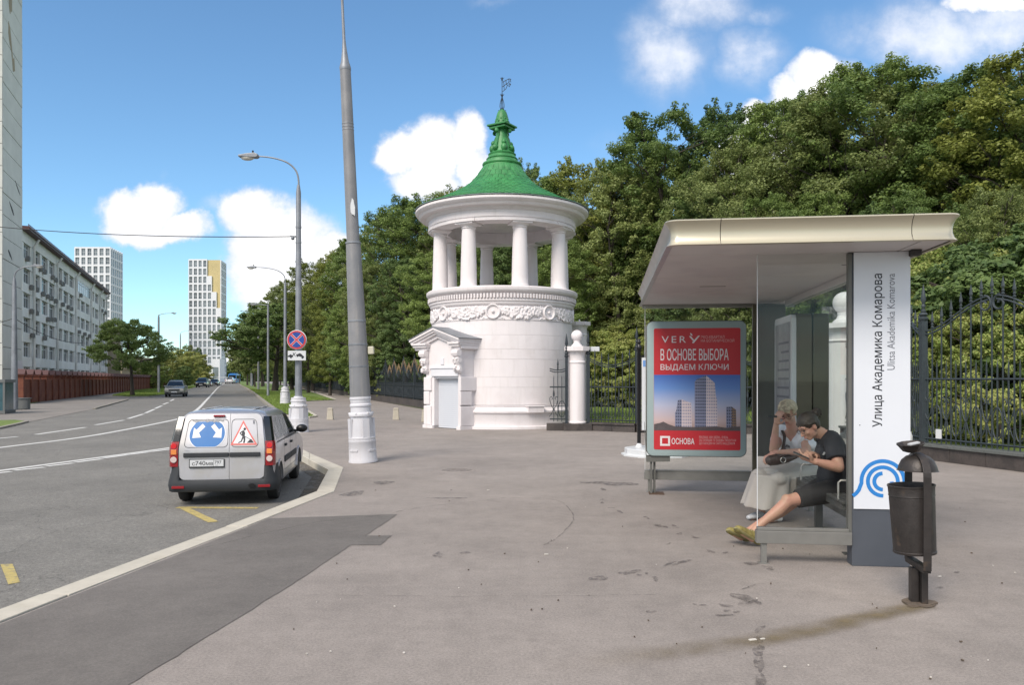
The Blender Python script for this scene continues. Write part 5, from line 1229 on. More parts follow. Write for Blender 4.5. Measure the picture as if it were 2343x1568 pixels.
street_lamp('grey lamp post on the far verge just right of the lone oak', 363, 899, 727, 398, 717, None, 6, 4.2, -.1)
for (u, v, vt, uh, vh, lab) in ((412.6, 880, 768, 440, 757, 'distant lamp post beyond the oak, left of the street'), (438, 880, 775, 457, 768, 'distant lamp post by the sunlit bushes, left of the street'), (457, 877, 790, 474, 784, 'distant lamp post in front of the tall tower, left of the street'), (467, 875, 802, 480, 797, 'small distant lamp post before the tower foot'), (478, 874.5, 812, 487, 808, 'tiny lamp post near the end of the left verge')):
    street_lamp(lab, u, v, vt, uh, vh, None, 3.4, 2.6, -.1)
mb = MB(); a = (lb.matrix_world.translation if False else Vector(g(683, 989))) + Vector((-.2, -.05, ZB(542))); b = at(-260, 486, 36)
mb.tube([a.lerp(b, t) + Vector((0, 0, -.35 * 4 * t * (1 - t))) for t in np.linspace(0, 1, 24)], .016, 5); tag(link('overhead_cable', mb.mesh('overhead_cable', MT['cable'], 40)), 'thin black cable strung from the signed lamp post across the street', 'cable')
mb = MB(); a = Vector(g(33, 938, -.1)) + Vector((0, 0, (938 - 720) * 43.8 / 1770)); b = at(190, 785, 60); c = at(-200, 745, 44)
for q in (b, c): mb.tube([a.lerp(q, t) + Vector((0, 0, -.4 * 4 * t * (1 - t))) for t in np.linspace(0, 1, 16)], .02, 5)
tag(link('overhead_cable', mb.mesh('overhead_cable', MT['cable'], 40)), 'sagging cable tied to the pale lamp post at the far left', 'cable')
# signs on the post
ps = at(679, 778, g(683, 989)[1] - .24)
sg_ = thing('no_stopping_sign', 'round blue no stopping sign with red cross and rim on the lamp post', 'road sign', ps)
rs_ = 21.5 / SB
mb = MB(); mb.lathe([(0, 0), (rs_, 0), (rs_ + .012, .008), (rs_ + .012, .02), (0, .02)], 40, closed=False); me = mb.mesh('sign_plate', MT['boardwhite'], 30)
o = link('sign_plate', me, sg_); o.rotation_euler = (R(-90), 0, 0)
def flat(name, polys, mat, parent, y, bevel=0):
    mb = MB()
    for p in polys: mb.prism(p, (0, y, 0), (1, 0, 0), (0, 0, 1), (0, -1, 0), .002)
    return part(name, mb, mat, parent, None)
circ = lambda r, n=40: [(r * math.cos(2 * math.pi * i / n), r * math.sin(2 * math.pi * i / n)) for i in range(n)]
mb = MB(); n = 40; a = circ(rs_ * .97); b = circ(rs_ * .82)
mb.add([(p[0], -.024, p[1]) for p in a] + [(p[0], -.024, p[1]) for p in b], [(i, (i + 1) % n, n + (i + 1) % n, n + i) for i in range(n)]); part('red_rim', mb, MT['signred'], sg_, None)
flat('blue_field', [circ(rs_ * .78)], MT['signblue'], sg_, -.022)
for s in (-1, 1):
    d = Vector((s * .707, .707)); q = Vector((-d.y, d.x)); L = rs_ * .80
    for w, y, m in ((.115, -.0245, 'boardwhite'), (.075, -.0270 - .0004 * (s + 1), 'signred')):
        flat('cross_bar', [[tuple(-d * L - q * w * rs_), tuple(d * L - q * w * rs_), tuple(d * L + q * w * rs_), tuple(-d * L + q * w * rs_)]], MT[m], sg_, y - .0003 * (s + 1))
p2_ = at(679, 814, g(683, 989)[1] - .24)
tp = thing('tow_away_plate', 'white plate with black tow truck pictogram under the no stopping sign', 'road sign', p2_)
wT, hT = 41 / SB, 22 / SB
mb = MB(); mb.box((0, .01, 0), (wT, .02, hT)); part('plate', mb, MT['boardwhite'], tp, None, bevel=.004)
K = MT['ink']; sx_ = wT / 150.0
def pic(polys, name='pictogram', dy=0): flat(name, [[((x - 75) * sx_, (40 - y) * sx_) for x, y in p] for p in polys], K, tp, -.003 + dy)
pic([[(2, 40), (14, 38), (18, 30), (30, 30), (36, 40), (44, 42), (44, 52), (2, 52)], [(30, 45), (64, 14), (66, 18), (36, 48)], [(42, 18), (46, 14), (66, 46), (62, 48)]])
pic([[(70, 30), (84, 28), (98, 20), (112, 26), (126, 40), (136, 48), (134, 58), (120, 54), (72, 40)]], dy=-.0005)
pic([[(26 + 8 * math.cos(q), 54 + 8 * math.sin(q)) for q in np.linspace(0, 6, 12)], [(80 + 7 * math.cos(q), 44 + 7 * math.sin(q)) for q in np.linspace(0, 6, 12)], [(122 + 8 * math.cos(q), 58 + 8 * math.sin(q)) for q in np.linspace(0, 6, 12)]], dy=-.001)

# ================================================================== BUS SHELTER
OX, OY = 3.09, 7.03
WA = Vector((.9928, -.1197)); LA_ = Vector((.1197, .9928)); RZS = math.atan2(WA.y, WA.x)
def sl(u, v, y):
    d = Vector(((u - U0) / F, 1)); O2 = Vector((OX, OY)); t = (LA_.dot(O2) + y) / LA_.dot(d); p = d * t - O2
    return p.dot(WA), H - (v - V0) / F * t
def sw_(x, y): return Vector((OX, OY)) + WA * x + LA_ * y
sh = thing('bus_shelter', 'glass bus shelter with curved metal roof and white street name column', 'bus shelter', (OX, OY, 0), RZS)
# roof
X0, X1, Y0, Y1 = -1.70, .67, -.63, 5.1
def rrect(x0, x1, y0, y1, r, n=6):
    out = []
    for cx, cy, a0 in ((x1 - r, y0 + r, -90), (x1 - r, y1 - r, 0), (x0 + r, y1 - r, 90), (x0 + r, y0 + r, 180)):
        for i in range(n + 1): a = R(a0 + 90 * i / n); out.append((cx + r * math.cos(a), cy + r * math.sin(a)))
    return out
prof = [(-.05, 2.845), (0.0, 2.848), (-.022, 2.875), (-.034, 2.91), (-.036, 2.95), (-.028, 2.99), (-.008, 3.025), (.018, 3.05), (.01, 3.062), (-.10, 3.07)]
def fascia(path, name='fascia_panel', mat='alumwarm', closed=False):
    mb = MB(); n = len(path); vs = []; k = len(prof); fs = []
    for i, p in enumerate(path):
        a = Vector(path[max(i - 1, 0)]); b = Vector(path[min(i + 1, n - 1)]); d = (b - a).normalized(); o = Vector((d.y, -d.x))
        for (q, z) in prof: vs.append((p[0] + o.x * q, p[1] + o.y * q, z))
    for i in range(n - 1):
        for q in range(k - 1): fs.append((i * k + q, (i + 1) * k + q, (i + 1) * k + q + 1, i * k + q + 1))
    mb.add(vs, fs); part(name, mb, MT[mat], sh, 60, recalc=False)
rp_ = rrect(X0, X1, Y0, Y1, .10); k7 = 7
xa = sl(1649.5, 520, Y0)[0]; xb = sl(2090, 520, Y0)[0]; gp = .003
fascia([(xa + gp, Y0), (xb - gp, Y0)]); fascia([(xb + gp, Y0)] + rp_[0:7] + [(X1, 1.2)])
fascia([(X1, 1.2 + gp), (X1, 3.4)]); fascia([(X1, 3.4 + gp)] + rp_[7:14] + [(-.5, Y1)]); fascia([(-.5 - gp, Y1)] + rp_[14:21] + [(X0, 3.3)], mat='alum'); fascia([(X0, 3.3 - gp), (X0, 1.2)], mat='alum'); fascia([(X0, 1.2 - gp), (X0, Y0 + .12)], mat='alum'); fascia([(X0, Y0 + .117)] + rp_[21:28] + [(xa - gp, Y0)])
mb = MB(); mb.prism(rrect(X0 + .05, X1 - .05, Y0 + .05, Y1 - .05, .08), (0, 0, 2.90), (1, 0, 0), (0, 1, 0), (0, 0, 1), .16); part('roof_deck', mb, MT['soffitgap'], sh, None)
ys = [Y0 + .045, -.015, 1.63, 3.27, 4.82]
for i in range(4):
    for (xa_, xb_) in ((X0 + .045, .385), (.40, X1 - .045)):
        mb = MB(); mb.box2((xa_, ys[i] + .005, 2.855), (xb_, ys[i + 1] - .005, 2.885)); part('soffit_panel', mb, MT['soffit'], sh, None, bevel=.003)
mb = MB(); mb.box2((X0 + .045, 4.825, 2.80), (X1 - .045, 4.87, 2.89)); part('head_beam', mb, MT['alum'], sh, None)
for (x, y) in ((-.9, 2.5), (.3, .8)):
    mb = MB(); mb.prism(rrect(-.16, .16, -.02, .02, .019, 3), (x, y, 2.852), (1, 0, 0), (0, 1, 0), (0, 0, 1), .004); part('downlight', mb, MT['cabinet'], sh, None)
mb = MB(); mb.box2((.47, -.12, 2.80), (.56, -.04, 2.853)); part('camera_box', mb, MT['soffitgap'], sh, None, bevel=.01)
# name column
nc = link('name_column', MB().box2((.0, .0, 0), (.50, .15, 2.85)).mesh('name_column', MT['darkgrey'], None, bevel=.006), sh)
mb = MB(); mb.box2((.012, -.012, .522), (.499, -.001, 2.852)); part('white_face', mb, MT['totem'], nc, None, bevel=.002)
SS = F / OY
def nx(u): return (u - 1952) / SS
def nz(v): return H - (v - 868) / SS
me = text_mesh('Улица Академика Комарова', nz(628) - nz(977), .106, .011, lambda x, y: (nx(2022) - y, -.0135, nz(977) + x), MT['ink']); o = link('lettering', me, nc); o['label'] = 'bold black Улица Академика Комарова'
me = text_mesh('Ulitsa Akademika Komarova', nz(628) - nz(847), .066, -.004, lambda x, y: (nx(2044) - y, -.0135, nz(847) + x), MT['inkgrey']); o = link('lettering', me, nc); o['label'] = 'thin grey Ulitsa Akademika Komarova'
def stroke(pts, w, parent, y=-.0138):
    mb = MB(); pts = [Vector((p[0], 0, p[1])) for p in pts]; n = len(pts); vs = []
    for i in range(n):
        d = (pts[min(i + 1, n - 1)] - pts[max(i - 1, 0)]).normalized(); s = Vector((-d.z, 0, d.x)) * w / 2
        vs += [pts[i] - s + Vector((0, y, 0)), pts[i] + s + Vector((0, y, 0))]
    mb.add(vs, [(2 * i, 2 * i + 2, 2 * i + 3, 2 * i + 1) for i in range(n - 1)]); part('emblem_stroke', mb, MT['blueprint'], parent, None, recalc=False)
def arc(r, a0, a1, c=(2018, 1101), n=24): return [(nx(c[0] + r * math.cos(R(a0 + (a1 - a0) * i / n))), nz(c[1] - r * math.sin(R(a0 + (a1 - a0) * i / n)))) for i in range(n + 1)]
wS = 8.5 / SS
tail = [(nx(u), nz(v)) for u, v in ((1969, 1112), (1966, 1121), (1960, 1129), (1953, 1135))]
stroke(arc(46.5, 0, 185) + tail, wS, nc); stroke(arc(32.5, -8, 272), wS, nc); stroke(arc(18.5, 92, 270), wS, nc)
stroke([(nx(u), nz(v)) for u, v in ((2037, 1101), (2038, 1110), (2042, 1121), (2048, 1131), (2054, 1136))], wS, nc)
mb = MB(); mb.box((nx(1968), -.0135, nz(973)), (.008, .002, .008)); part('rivet', mb, MT['ink'], nc, None)
# glazing, rails and legs
RL = MT['rail']
def pane(x0, x1, y0, y1, z0, z1, mat='glass', label=None):
    mb = MB(); mb.box2((x0, y0, z0), (x1, y1, z1)); o = part('glass_pane', mb, MT[mat], sh, None)
pane(-.83, -.035, .010, .016, .34, 2.85); pane(-1.63, -.07, 4.45, 4.456, .34, 2.80)
pane(.415, .421, .16, 2.95, .34, 2.85, 'glassback'); pane(.415, .421, 2.965, 4.44, .34, 2.85, 'glassback')
mb = MB(); mb.box2((-.836, .007, .34), (-.830, .019, 2.85)); part('glass_edge', mb, MT['boardwhite'], sh, None)
mb = MB(); mb.box2((-1.636, 4.446, .34), (-1.630, 4.46, 2.80)); part('glass_edge', mb, MT['boardwhite'], sh, None)
mb = MB(); mb.box2((-.034, -.01, .2), (-.003, .06, 2.85)); part('corner_post', mb, MT['cabinet'], sh, None, bevel=.004)
def brail(x0, x1, y, mat=RL):
    mb = MB(); mb.box2((x0, y - .035, .19), (x1, y + .06, .305)); mb.box2((x0 + .01, y - .02, .3052), (x1 - .01, y + .045, .335)); part('bottom_rail', mb, mat, sh, None, bevel=.005)
brail(-.845, -.005, .01); brail(-1.645, -.075, 4.45)
mb = MB(); mb.box2((.37, .16, .19), (.46, 4.4, .335)); part('bottom_rail', mb, RL, sh, None, bevel=.005)
for (x, y) in ((-.775, .02), (-1.565, 4.46), (.40, 1.2), (.40, 3.0)):
    mb = MB(); mb.box2((x - .025, y - .025, 0), (x + .025, y + .025, .189)); mb.box2((x - .05, y - .04, 0), (x + .05, y + .04, .008)); part('leg', mb, RL, sh, None, bevel=.003)
mb = MB(); mb.box2((-.069, 4.38, .0), (-.005, 4.46, 2.80)); part('rear_post', mb, MT['brownbox'], sh, None, bevel=.004)
mb = MB(); mb.box2((.0, 4.42, .56), (.41, 4.72, 2.80)); cb = part('storage_cabinet', mb, MT['cabinet'], sh, None, bevel=.01)
mb = MB(); mb.box2((.02, 4.41, .60), (.39, 4.419, 2.76)); part('cabinet_door', mb, MT['cabinet'], cb, None, bevel=.003)
mb = MB(); mb.box2((.40, -.01, 2.78), (.44, 4.44, 2.853)); part('glass_head', mb, MT['soffit'], sh, None)
# bench
bn = thing('bench', 'grey metal bench with rod armrests inside the bus shelter', 'bench', (*sw_(.17, 1.9), 0), RZS)
for k in range(5):
    mb = MB(); mb.box2((-.17 + k * .07, -1.62, .515), (-.17 + k * .07 + .055, 1.62, .54)); part('slat', mb, MT['bench'], bn, None, bevel=.004)
mb = MB(); mb.box2((-.17, -1.60, .46), (.17, 1.60, .512)); part('seat_frame', mb, MT['bench'], bn, None)
for y in (-1.4, -.1, 1.4):
    mb = MB(); mb.box2((-.03, y - .03, 0), (.05, y + .03, .459)); mb.box2((-.10, y - .05, 0), (.12, y + .05, .01)); part('leg', mb, MT['bench'], bn, None)
for y in (-1.45, -.02, .95):
    mb = MB(); mb.tube([(-.16, y, .52), (-.16, y, .70), (-.14, y, .72), (.13, y, .72), (.15, y, .70), (.15, y, .52)], .011, 8); part('armrest', mb, MT['steel'], bn)
# timetable case on the back wall
tcse = thing('timetable_case', 'bronze sided timetable case with rounded top on the back glass of the shelter', 'notice case', (*sw_(0, 0), 0), RZS)
def ybox(name, x0, x1, y0, y1, z0, z1, mat, parent, r=.07):
    mb = MB(); mb.prism(rrect(y0, y1, z0, z1, r), (x0, 0, 0), (0, 1, 0), (0, 0, 1), (1, 0, 0), x1 - x0); return part(name, mb, mat, parent, 40)
ybox('case_body', .22, .408, 2.98, 4.0, .62, 2.55, MT['brownbox'], tcse); ybox('case_body', .428, .62, 2.98, 4.0, .62, 2.55, MT['brownbox'], tcse)
fo = ybox('case_frame', .16, .219, 2.985, 3.995, .63, 2.54, MT['boardwhite'], tcse); ybox('timetable', .154, .159, 3.06, 3.92, .72, 2.45, MT['board'], fo, .02)
for k in range(12):
    mb = MB(); mb.box2((.151, 3.12, .85 + k * .12), (.1535, 3.12 + rl.uniform(.4, .72), .85 + k * .12 + .03)); part('printed_line', mb, MT['inkgrey'], fo, None)
# advertising light box in front of the far pane
YA = 4.20
ad = thing('advertising_panel', 'red advertising light box in pale frame at the far end of the shelter', 'advertising panel', (*sw_(0, YA), 0), RZS)
def al(u, v): return sl(u, v, YA)
xl, zt = al(1479, 735); xr, zb = al(1708.5, 735)[0], al(1593, 1046)[1]
mb = MB(); mb.prism(rrect(xl, xr, zb, zt, .10, 8), (0, .012, 0), (1, 0, 0), (0, 0, 1), (0, 1, 0), .19); fr_ = part('case', mb, MT['cabinet'], ad, 40)
mb = MB(); mb.prism(rrect(xl + .01, xr - .01, zb + .01, zt - .01, .09, 8), (0, 0, 0), (1, 0, 0), (0, 0, 1), (0, 1, 0), .0118); part('frame', mb, MT['adframe'], ad, 40, bevel=.004)
px0, pz1 = al(1496, 752); px1, pz0 = al(1694, 752)[0], al(1595, 1030)[1]
mb = MB(); mb.prism(rrect(px0, px1, pz0, pz1, .022, 4), (0, -.004, 0), (1, 0, 0), (0, 0, 1), (0, 1, 0), .0038); po = part('poster', mb, MT['red'], ad, None)
PWd, PHt = px1 - px0, pz1 - pz0
def q(u, v): return px0 + (u - 1496) / 198.0 * PWd, pz1 - (v - 752) / 278.0 * PHt
def ptext(body, u0, v0, u1, v1, bold, mat='printwhite', sp=1.0):
    a = q(u0, v1); b = q(u1, v0); me = text_mesh(body, b[0] - a[0], b[1] - a[1], bold, lambda x, y: (a[0] + x, -.0062, a[1] + y), MT[mat], sp=sp); link('lettering', me, po)
ptext('VER', 1514, 770, 1570, 785, .0, sp=1.35)
mb = MB()
for p in ([(1577, 770), (1581, 770), (1589, 779), (1586, 781)], [(1598, 769), (1602, 769), (1588, 786), (1584.5, 786), (1584.5, 784)], [(1579.5, 762.5), (1584, 765), (1585, 770), (1581, 768)]): mb.add([(*q(*a)[:1], -.0062, q(*a)[1]) for a in p], [tuple(range(len(p)))])
part('lettering', mb, MT['printwhite'], po, None)
ptext('ЭКО-КВАРТАЛ\nНА БОТАНИЧЕСКОЙ', 1604, 769, 1680, 784, -.012, 'printpink')
ptext('В ОСНОВЕ ВЫБОРА', 1511.5, 799, 1667, 825.5, .022); ptext('ВЫДАЕМ КЛЮЧИ', 1511.5, 834, 1667, 850, .010)
ptext('ОСНОВА', 1537, 1003.5, 1589, 1017.5, .03); ptext('РЕКЛАМА. VERY (ВЕРИ) - ОЧЕНЬ.\nЗАСТРОЙЩИК ГК ОСНОВА. ПРОЕКТНАЯ\nДЕКЛАРАЦИЯ НА САЙТЕ НАШ.ДОМ.РФ', 1600, 998, 1684, 1018.5, .0, 'printpink')
mb = MB()
for (a, b, c, d) in ((1510.5, 999, 1533.5, 1003.5), (1510.5, 1017, 1533.5, 1021.5), (1510.5, 1003.7, 1515, 1016.8), (1529, 1003.7, 1533.5, 1016.8)):
    p = [q(a, b), q(c, b), q(c, d), q(a, d)]; mb.add([(x, -.0062, z) for x, z in p], [(0, 1, 2, 3)])
part('square_logo', mb, MT['printwhite'], po, None)
def print_sky():
    m = M('printed_evening_sky', (.1, .2, .5), .35, var=.05); nt = m.node_tree; b = nt.nodes['Principled BSDF']; t = nt.nodes.new('ShaderNodeTexCoord'); s = nt.nodes.new('ShaderNodeSeparateXYZ'); nt.links.new(t.outputs['Object'], s.inputs[0])
    r = nt.nodes.new('ShaderNodeMapRange'); nt.links.new(s.outputs[2], r.inputs[0]); r.inputs[1].default_value = q(1500, 986)[1]; r.inputs[2].default_value = q(1500, 858)[1]
    c = nt.nodes.new('ShaderNodeValToRGB'); nt.links.new(r.outputs[0], c.inputs[0]); e = c.color_ramp.elements; e[0].position = 0; e[0].color = (.30, .20, .17, 1); e[1].position = 1; e[1].color = (.045, .12, .42, 1)
    for p_, col in ((.18, (.50, .38, .38, 1)), (.45, (.40, .42, .56, 1)), (.75, (.12, .24, .55, 1))): x = e.new(p_); x.color = col
    nt.links.new(c.outputs[0], b.inputs['Base Color']); return m
def quad(u0, v0, u1, v1, y, mat, name, parent):
    a, b = q(u0, v1), q(u1, v0); mb = MB(); mb.add([(a[0], y, a[1]), (b[0], y, a[1]), (b[0], y, b[1]), (a[0], y, b[1])], [(0, 1, 2, 3)]); return part(name, mb, mat, parent, None, recalc=False)
quad(1496.3, 858.5, 1693.7, 986, -.0052, print_sky(), 'printed_sky', po)
def win_print(name, wall, glass, su, sv, frac=.62):
    m = M(name, wall, .4, var=.04); nt = m.node_tree; b = nt.nodes['Principled BSDF']; t = nt.nodes.new('ShaderNodeTexCoord'); s = nt.nodes.new('ShaderNodeSeparateXYZ'); nt.links.new(t.outputs['Object'], s.inputs[0])
    outs = []
    for ax, k in ((0, su), (2, sv)):
        w = nt.nodes.new('ShaderNodeMath'); w.operation = 'MULTIPLY'; nt.links.new(s.outputs[ax], w.inputs[0]); w.inputs[1].default_value = k
        f = nt.nodes.new('ShaderNodeMath'); f.operation = 'FRACT'; nt.links.new(w.outputs[0], f.inputs[0])
        g_ = nt.nodes.new('ShaderNodeMath'); g_.operation = 'LESS_THAN'; nt.links.new(f.outputs[0], g_.inputs[0]); g_.inputs[1].default_value = frac; outs.append(g_.outputs[0])
    mm = nt.nodes.new('ShaderNodeMath'); mm.operation = 'MULTIPLY'; nt.links.new(outs[0], mm.inputs[0]); nt.links.new(outs[1], mm.inputs[1])
    mx = nt.nodes.new('ShaderNodeMix'); mx.data_type = 'RGBA'; nt.links.new(mm.outputs[0], mx.inputs[0]); mx.inputs[6].default_value = (*wall, 1); mx.inputs[7].default_value = (*glass, 1); nt.links.new(mx.outputs[2], b.inputs['Base Color']); return m
WPd = win_print('printed_tower_shaded', (.22, .23, .34), (.045, .055, .10), 36, 22); WPl = win_print('printed_tower_light', (.60, .50, .52), (.24, .24, .34), 40, 22, .55); WPg = win_print('printed_tower_gold', (.26, .16, .09), (.06, .06, .10), 40, 26)
MT['duskwood'] = M('printed_tree_line', (.10, .08, .085), .5, var=.2, scale=20)
def ppoly(pts, y, mat, name='printed_tower'): mb = MB(); mb.add([(q(*p)[0], y, q(*p)[1]) for p in pts], [tuple(range(len(pts)))]); part(name, mb, mat, po, None, recalc=False)
ppoly([(1590, 985), (1590, 875), (1594, 869), (1616, 860), (1616, 985)][::-1], -.0056, WPd); ppoly([(1616.2, 985), (1616.2, 860), (1636, 877), (1638, 905), (1641, 915), (1642, 985)][::-1], -.0056, WPl)
ppoly([(1545, 983), (1545, 945), (1548, 940), (1551, 917), (1560, 915), (1560, 983)][::-1], -.0056, WPd); ppoly([(1560.2, 983), (1560.2, 915), (1582, 923), (1584, 983)][::-1], -.0056, WPl)
ppoly([(1662, 984), (1662, 932), (1674, 931), (1674, 984)][::-1], -.0056, WPd); ppoly([(1674.2, 984), (1674.2, 931), (1684, 938), (1685, 984)][::-1], -.0056, WPg)
ppoly([(1496.5, 986), (1496.5, 972), (1510, 969), (1518, 966), (1530, 972), (1545, 977), (1590, 978), (1640, 976), (1660, 979), (1693, 976), (1693, 986)][::-1], -.0060, MT['duskwood'], 'printed_tree_line')
mb = MB(); x_, z_ = al(1478, 1046); mb.prism([(0, 0), (.34, 0), (.34, -.08), (.0, -.09), (-.03, .5), (-.03, .5)][:5], (xl + .005, .03, zb + .002), (1, 0, 0), (0, 0, 1), (0, 1, 0), .14); part('bracket', mb, MT['cabinet'], ad, None)
for dx_ in (.06, .11):
    mb = MB(); mb.box2((xl + dx_, .06 + (dx_ - .06), 0), (xl + dx_ + .03, .14 + (dx_ - .06), zb - .07)); part('leg', mb, MT['cabinet'], ad, None)
mb = MB(); mb.box2((xl + .04, -.02, 0), (xl + .26, .22, .012)); part('foot_plate', mb, MT['rust'], ad, None)
# map stand behind the shelter
p = g(1500, 1042)
ms = thing('information_stand', 'black posted information stand on round pale plinth behind the advertising panel', 'information stand', p)
mb = MB(); mb.lathe([(.78, 0), (.78, .03), (.70, .05), (.70, .15), (.67, .165), (0, .17)], 10, a0=.3); part('plinth', mb, MT['boardwhite'], ms, None)
for x in (-.37, .42):
    mb = MB(); mb.lathe([(.09, .17), (.07, .22), (.05, .25), (.03, .27)], 16, c=(x, 0, 0)); part('collar', mb, MT['boardwhite'], ms)
    mb = MB(); mb.lathe([(.042, .27), (.042, 2.35), (.06, 2.38), (.06, 2.42), (.03, 2.48), (.05, 2.53), (0, 2.62)], 14, c=(x, 0, 0)); part('post', mb, MT['black'], ms)
mb = MB(); mb.box2((-.31, -.03, .56), (.36, .03, 2.18)); bd = part('board', mb, MT['boardwhite'], ms, None, bevel=.006)
mb = MB(); mb.box2((-.20, -.036, 1.0), (.28, -.031, 1.85)); part('map_print', mb, MT['board'], bd, None); mb = MB(); mb.box2((-.28, -.036, 1.98), (-.18, -.031, 2.12)); part('emblem', mb, MT['blueprint'], bd, None)
for z in (.50, 2.2): mb = MB(); mb.box2((-.36, -.015, z), (.41, .015, z + .03)); part('crossbar', mb, MT['black'], ms, None)

# ================================================================== LITTER BIN
PBx, PBy = 3.078, 5.87
BI = MT['bin']
lb_ = thing('litter_bin', 'worn dark metal litter bin hung in a hooped strap frame with ashtray dish on top', 'litter bin', (PBx, PBy, 0), R(-9))
mb = MB(); mb.lathe([(0, .395), (.155, .395), (.158, .385), (.163, .385), (.165, .40), (.160, .405), (.172, .80), (.170, .815), (.176, .82), (.173, .83), (.176, .885), (.181, .89), (.181, .90), (.172, .90), (.168, .88), (.158, .42), (0, .41)], 40, closed=False); bk = part('bucket', mb, BI, lb_, 40)
bk.scale = (.92, .92, 1); bk.rotation_euler = (0, R(-3.0), 0); bk.location = (.0, 0, .0)
mb = MB(); mb.lathe([(.140, 1.005), (.146, 1.006), (.138, 1.012), (.132, 1.04), (.112, 1.085), (.08, 1.115), (.04, 1.13), (0, 1.132)], 36, closed=False); mb.lathe([(.136, 1.008), (.128, 1.04), (.108, 1.08), (.06, 1.115), (0, 1.125)], 36, closed=False); part('rain_hood', mb, BI, lb_, 40)
mb = MB(); mb.lathe([(.03, 0), (.06, .012), (.09, .055), (.102, .068), (.098, .07), (.085, .055), (.05, .02), (0, .016)], 10, closed=False)
ds = part('ashtray_dish', mb, BI, lb_, None, loc=(-.045, 0, 1.145)); ds.rotation_euler = (R(6), R(-7), 0)
mb = MB(); mb.box((0.03, .02, .06), (.09, .03, .012), .4); part('cigarette_packet', mb, MT['boardwhite'], ds, None)
mb = MB()
def strap(pts, w=.055, th=.014):
    vs = []; n = len(pts)
    for i in range(n):
        a = Vector(pts[max(i - 1, 0)]); b = Vector(pts[min(i + 1, n - 1)]); d = (b - a).normalized(); nn = Vector((0, -d.z, d.y)); x = Vector((1, 0, 0))
        c = Vector(pts[i]); vs += [c - x * w / 2 - nn * th / 2, c + x * w / 2 - nn * th / 2, c + x * w / 2 + nn * th / 2, c - x * w / 2 + nn * th / 2]
    fs = [(0, 1, 2, 3), tuple(4 * (n - 1) + i for i in (3, 2, 1, 0))]
    for i in range(n - 1):
        for k in range(4): fs.append((4 * i + k, 4 * i + (k + 1) % 4, 4 * i + 4 + (k + 1) % 4, 4 * i + 4 + k))
    mb.add(vs, fs)
arcp = [(0, .20 * -math.cos(t), .98 + .155 * math.sin(t)) for t in np.linspace(0, math.pi, 18)]
strap([(0, -.20, .29)] + arcp + [(0, .20, .29)]); part('strap_frame', mb, BI, lb_, None, bevel=.003)
mb = MB(); mb.box2((-.0275, -.193, .270), (.0275, .193, .315)); part('crossbar', mb, BI, lb_, None, bevel=.003)
mb = MB(); mb.box2((-.055, -.035, 0), (-.002, .035, .269)); mb.box2((.004, -.075, 0), (.05, -.005, .2695)); part('post', mb, BI, lb_, None, bevel=.004)
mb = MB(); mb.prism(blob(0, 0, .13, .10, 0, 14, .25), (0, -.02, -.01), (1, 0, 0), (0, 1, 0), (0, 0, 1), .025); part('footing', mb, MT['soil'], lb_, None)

# ================================================================== VAN
VS = .845
hd = Vector((-.155, .988)).normalized()
ra = Vector((g(422, 1148, ZR)[0], g(422, 1148, ZR)[1])); rb = Vector((g(626, 1141, ZR)[0], g(626, 1141, ZR)[1])); mid = (ra + rb) / 2 + Vector((0, .05))
vorg = mid - hd * (.70 * VS)
van = thing('van', 'silver panel van parked in the bus bay, blue arrow and roadworks stickers on its rear', 'van', (vorg.x, vorg.y, ZR), math.atan2(hd.y, hd.x) - math.pi / 2, None, VS)
SV = MT['silver']; PLM = MT['plastic']
def yr(z): return .0 if z < .98 else .30 * (z - .98) + .05 * (z - .98) ** 2
RA, FA, RWh = .70, 3.605, .385
def arch(cy, r, z0, n=10):
    a0 = math.asin((z0 - .30) / r); return [(cy - r * math.cos(t), .30 + r * math.sin(t)) for t in np.linspace(a0, math.pi - a0, n)]
low = [(.03, .36)] + arch(RA, RWh, .30) + arch(FA, RWh, .30) + [(4.33, .34), (4.43, .50), (4.42, .70), (4.30, .84), (3.62, 1.01), (3.05, 1.05), (.03, 1.05)]
mb = MB(); mb.prism(low, (-.86, 0, 0), (0, 1, 0), (0, 0, 1), (1, 0, 0), 1.72); body = part('body', mb, SV, van, 50, bevel=.045, bang=40, bseg=3)
# upper body as lofted shell: levels (z, half width, rear y, front y)
LV = [(1.04, .845, .025, 3.36), (1.12, .832, .05, 3.20), (1.30, .775, .105, 2.90), (1.46, .722, .165, 2.62), (1.535, .69, .205, 2.44), (1.585, .635, .27, 2.30), (1.615, .52, .38, 2.15), (1.632, .30, .50, 2.02)]
mb = MB(); vs = []; NP = 0
for (z, hw, y0, y1) in LV:
    r = .11 if z < 1.55 else .16; o = []
    for cx, cy, a0 in ((hw - r, y0 + r, -90), (hw - r * 2, y1 - r * 2, 0), (-hw + r * 2, y1 - r * 2, 90), (-hw + r, y0 + r, 180)):
        rr2 = r if cy < 1 else r * 2
        for i in range(5): a = R(a0 + 90 * i / 4); o.append((cx + rr2 * math.cos(a), cy + rr2 * math.sin(a), z))
    NP = len(o); vs += o
# a crowned roof: middle rises slightly
fs = []
for l in range(len(LV) - 1):
    for i in range(NP): j = (i + 1) % NP; fs.append((l * NP + i, l * NP + j, (l + 1) * NP + j, (l + 1) * NP + i))
fs.append(tuple((len(LV) - 1) * NP + i for i in range(NP)))
mb.add(vs, fs); part('cabin', mb, SV, van, 55)
mb = MB(); mb.box2((-.80, .15, .24), (.80, 4.2, .52)); part('underbody', mb, MT['rubber'], van, None)
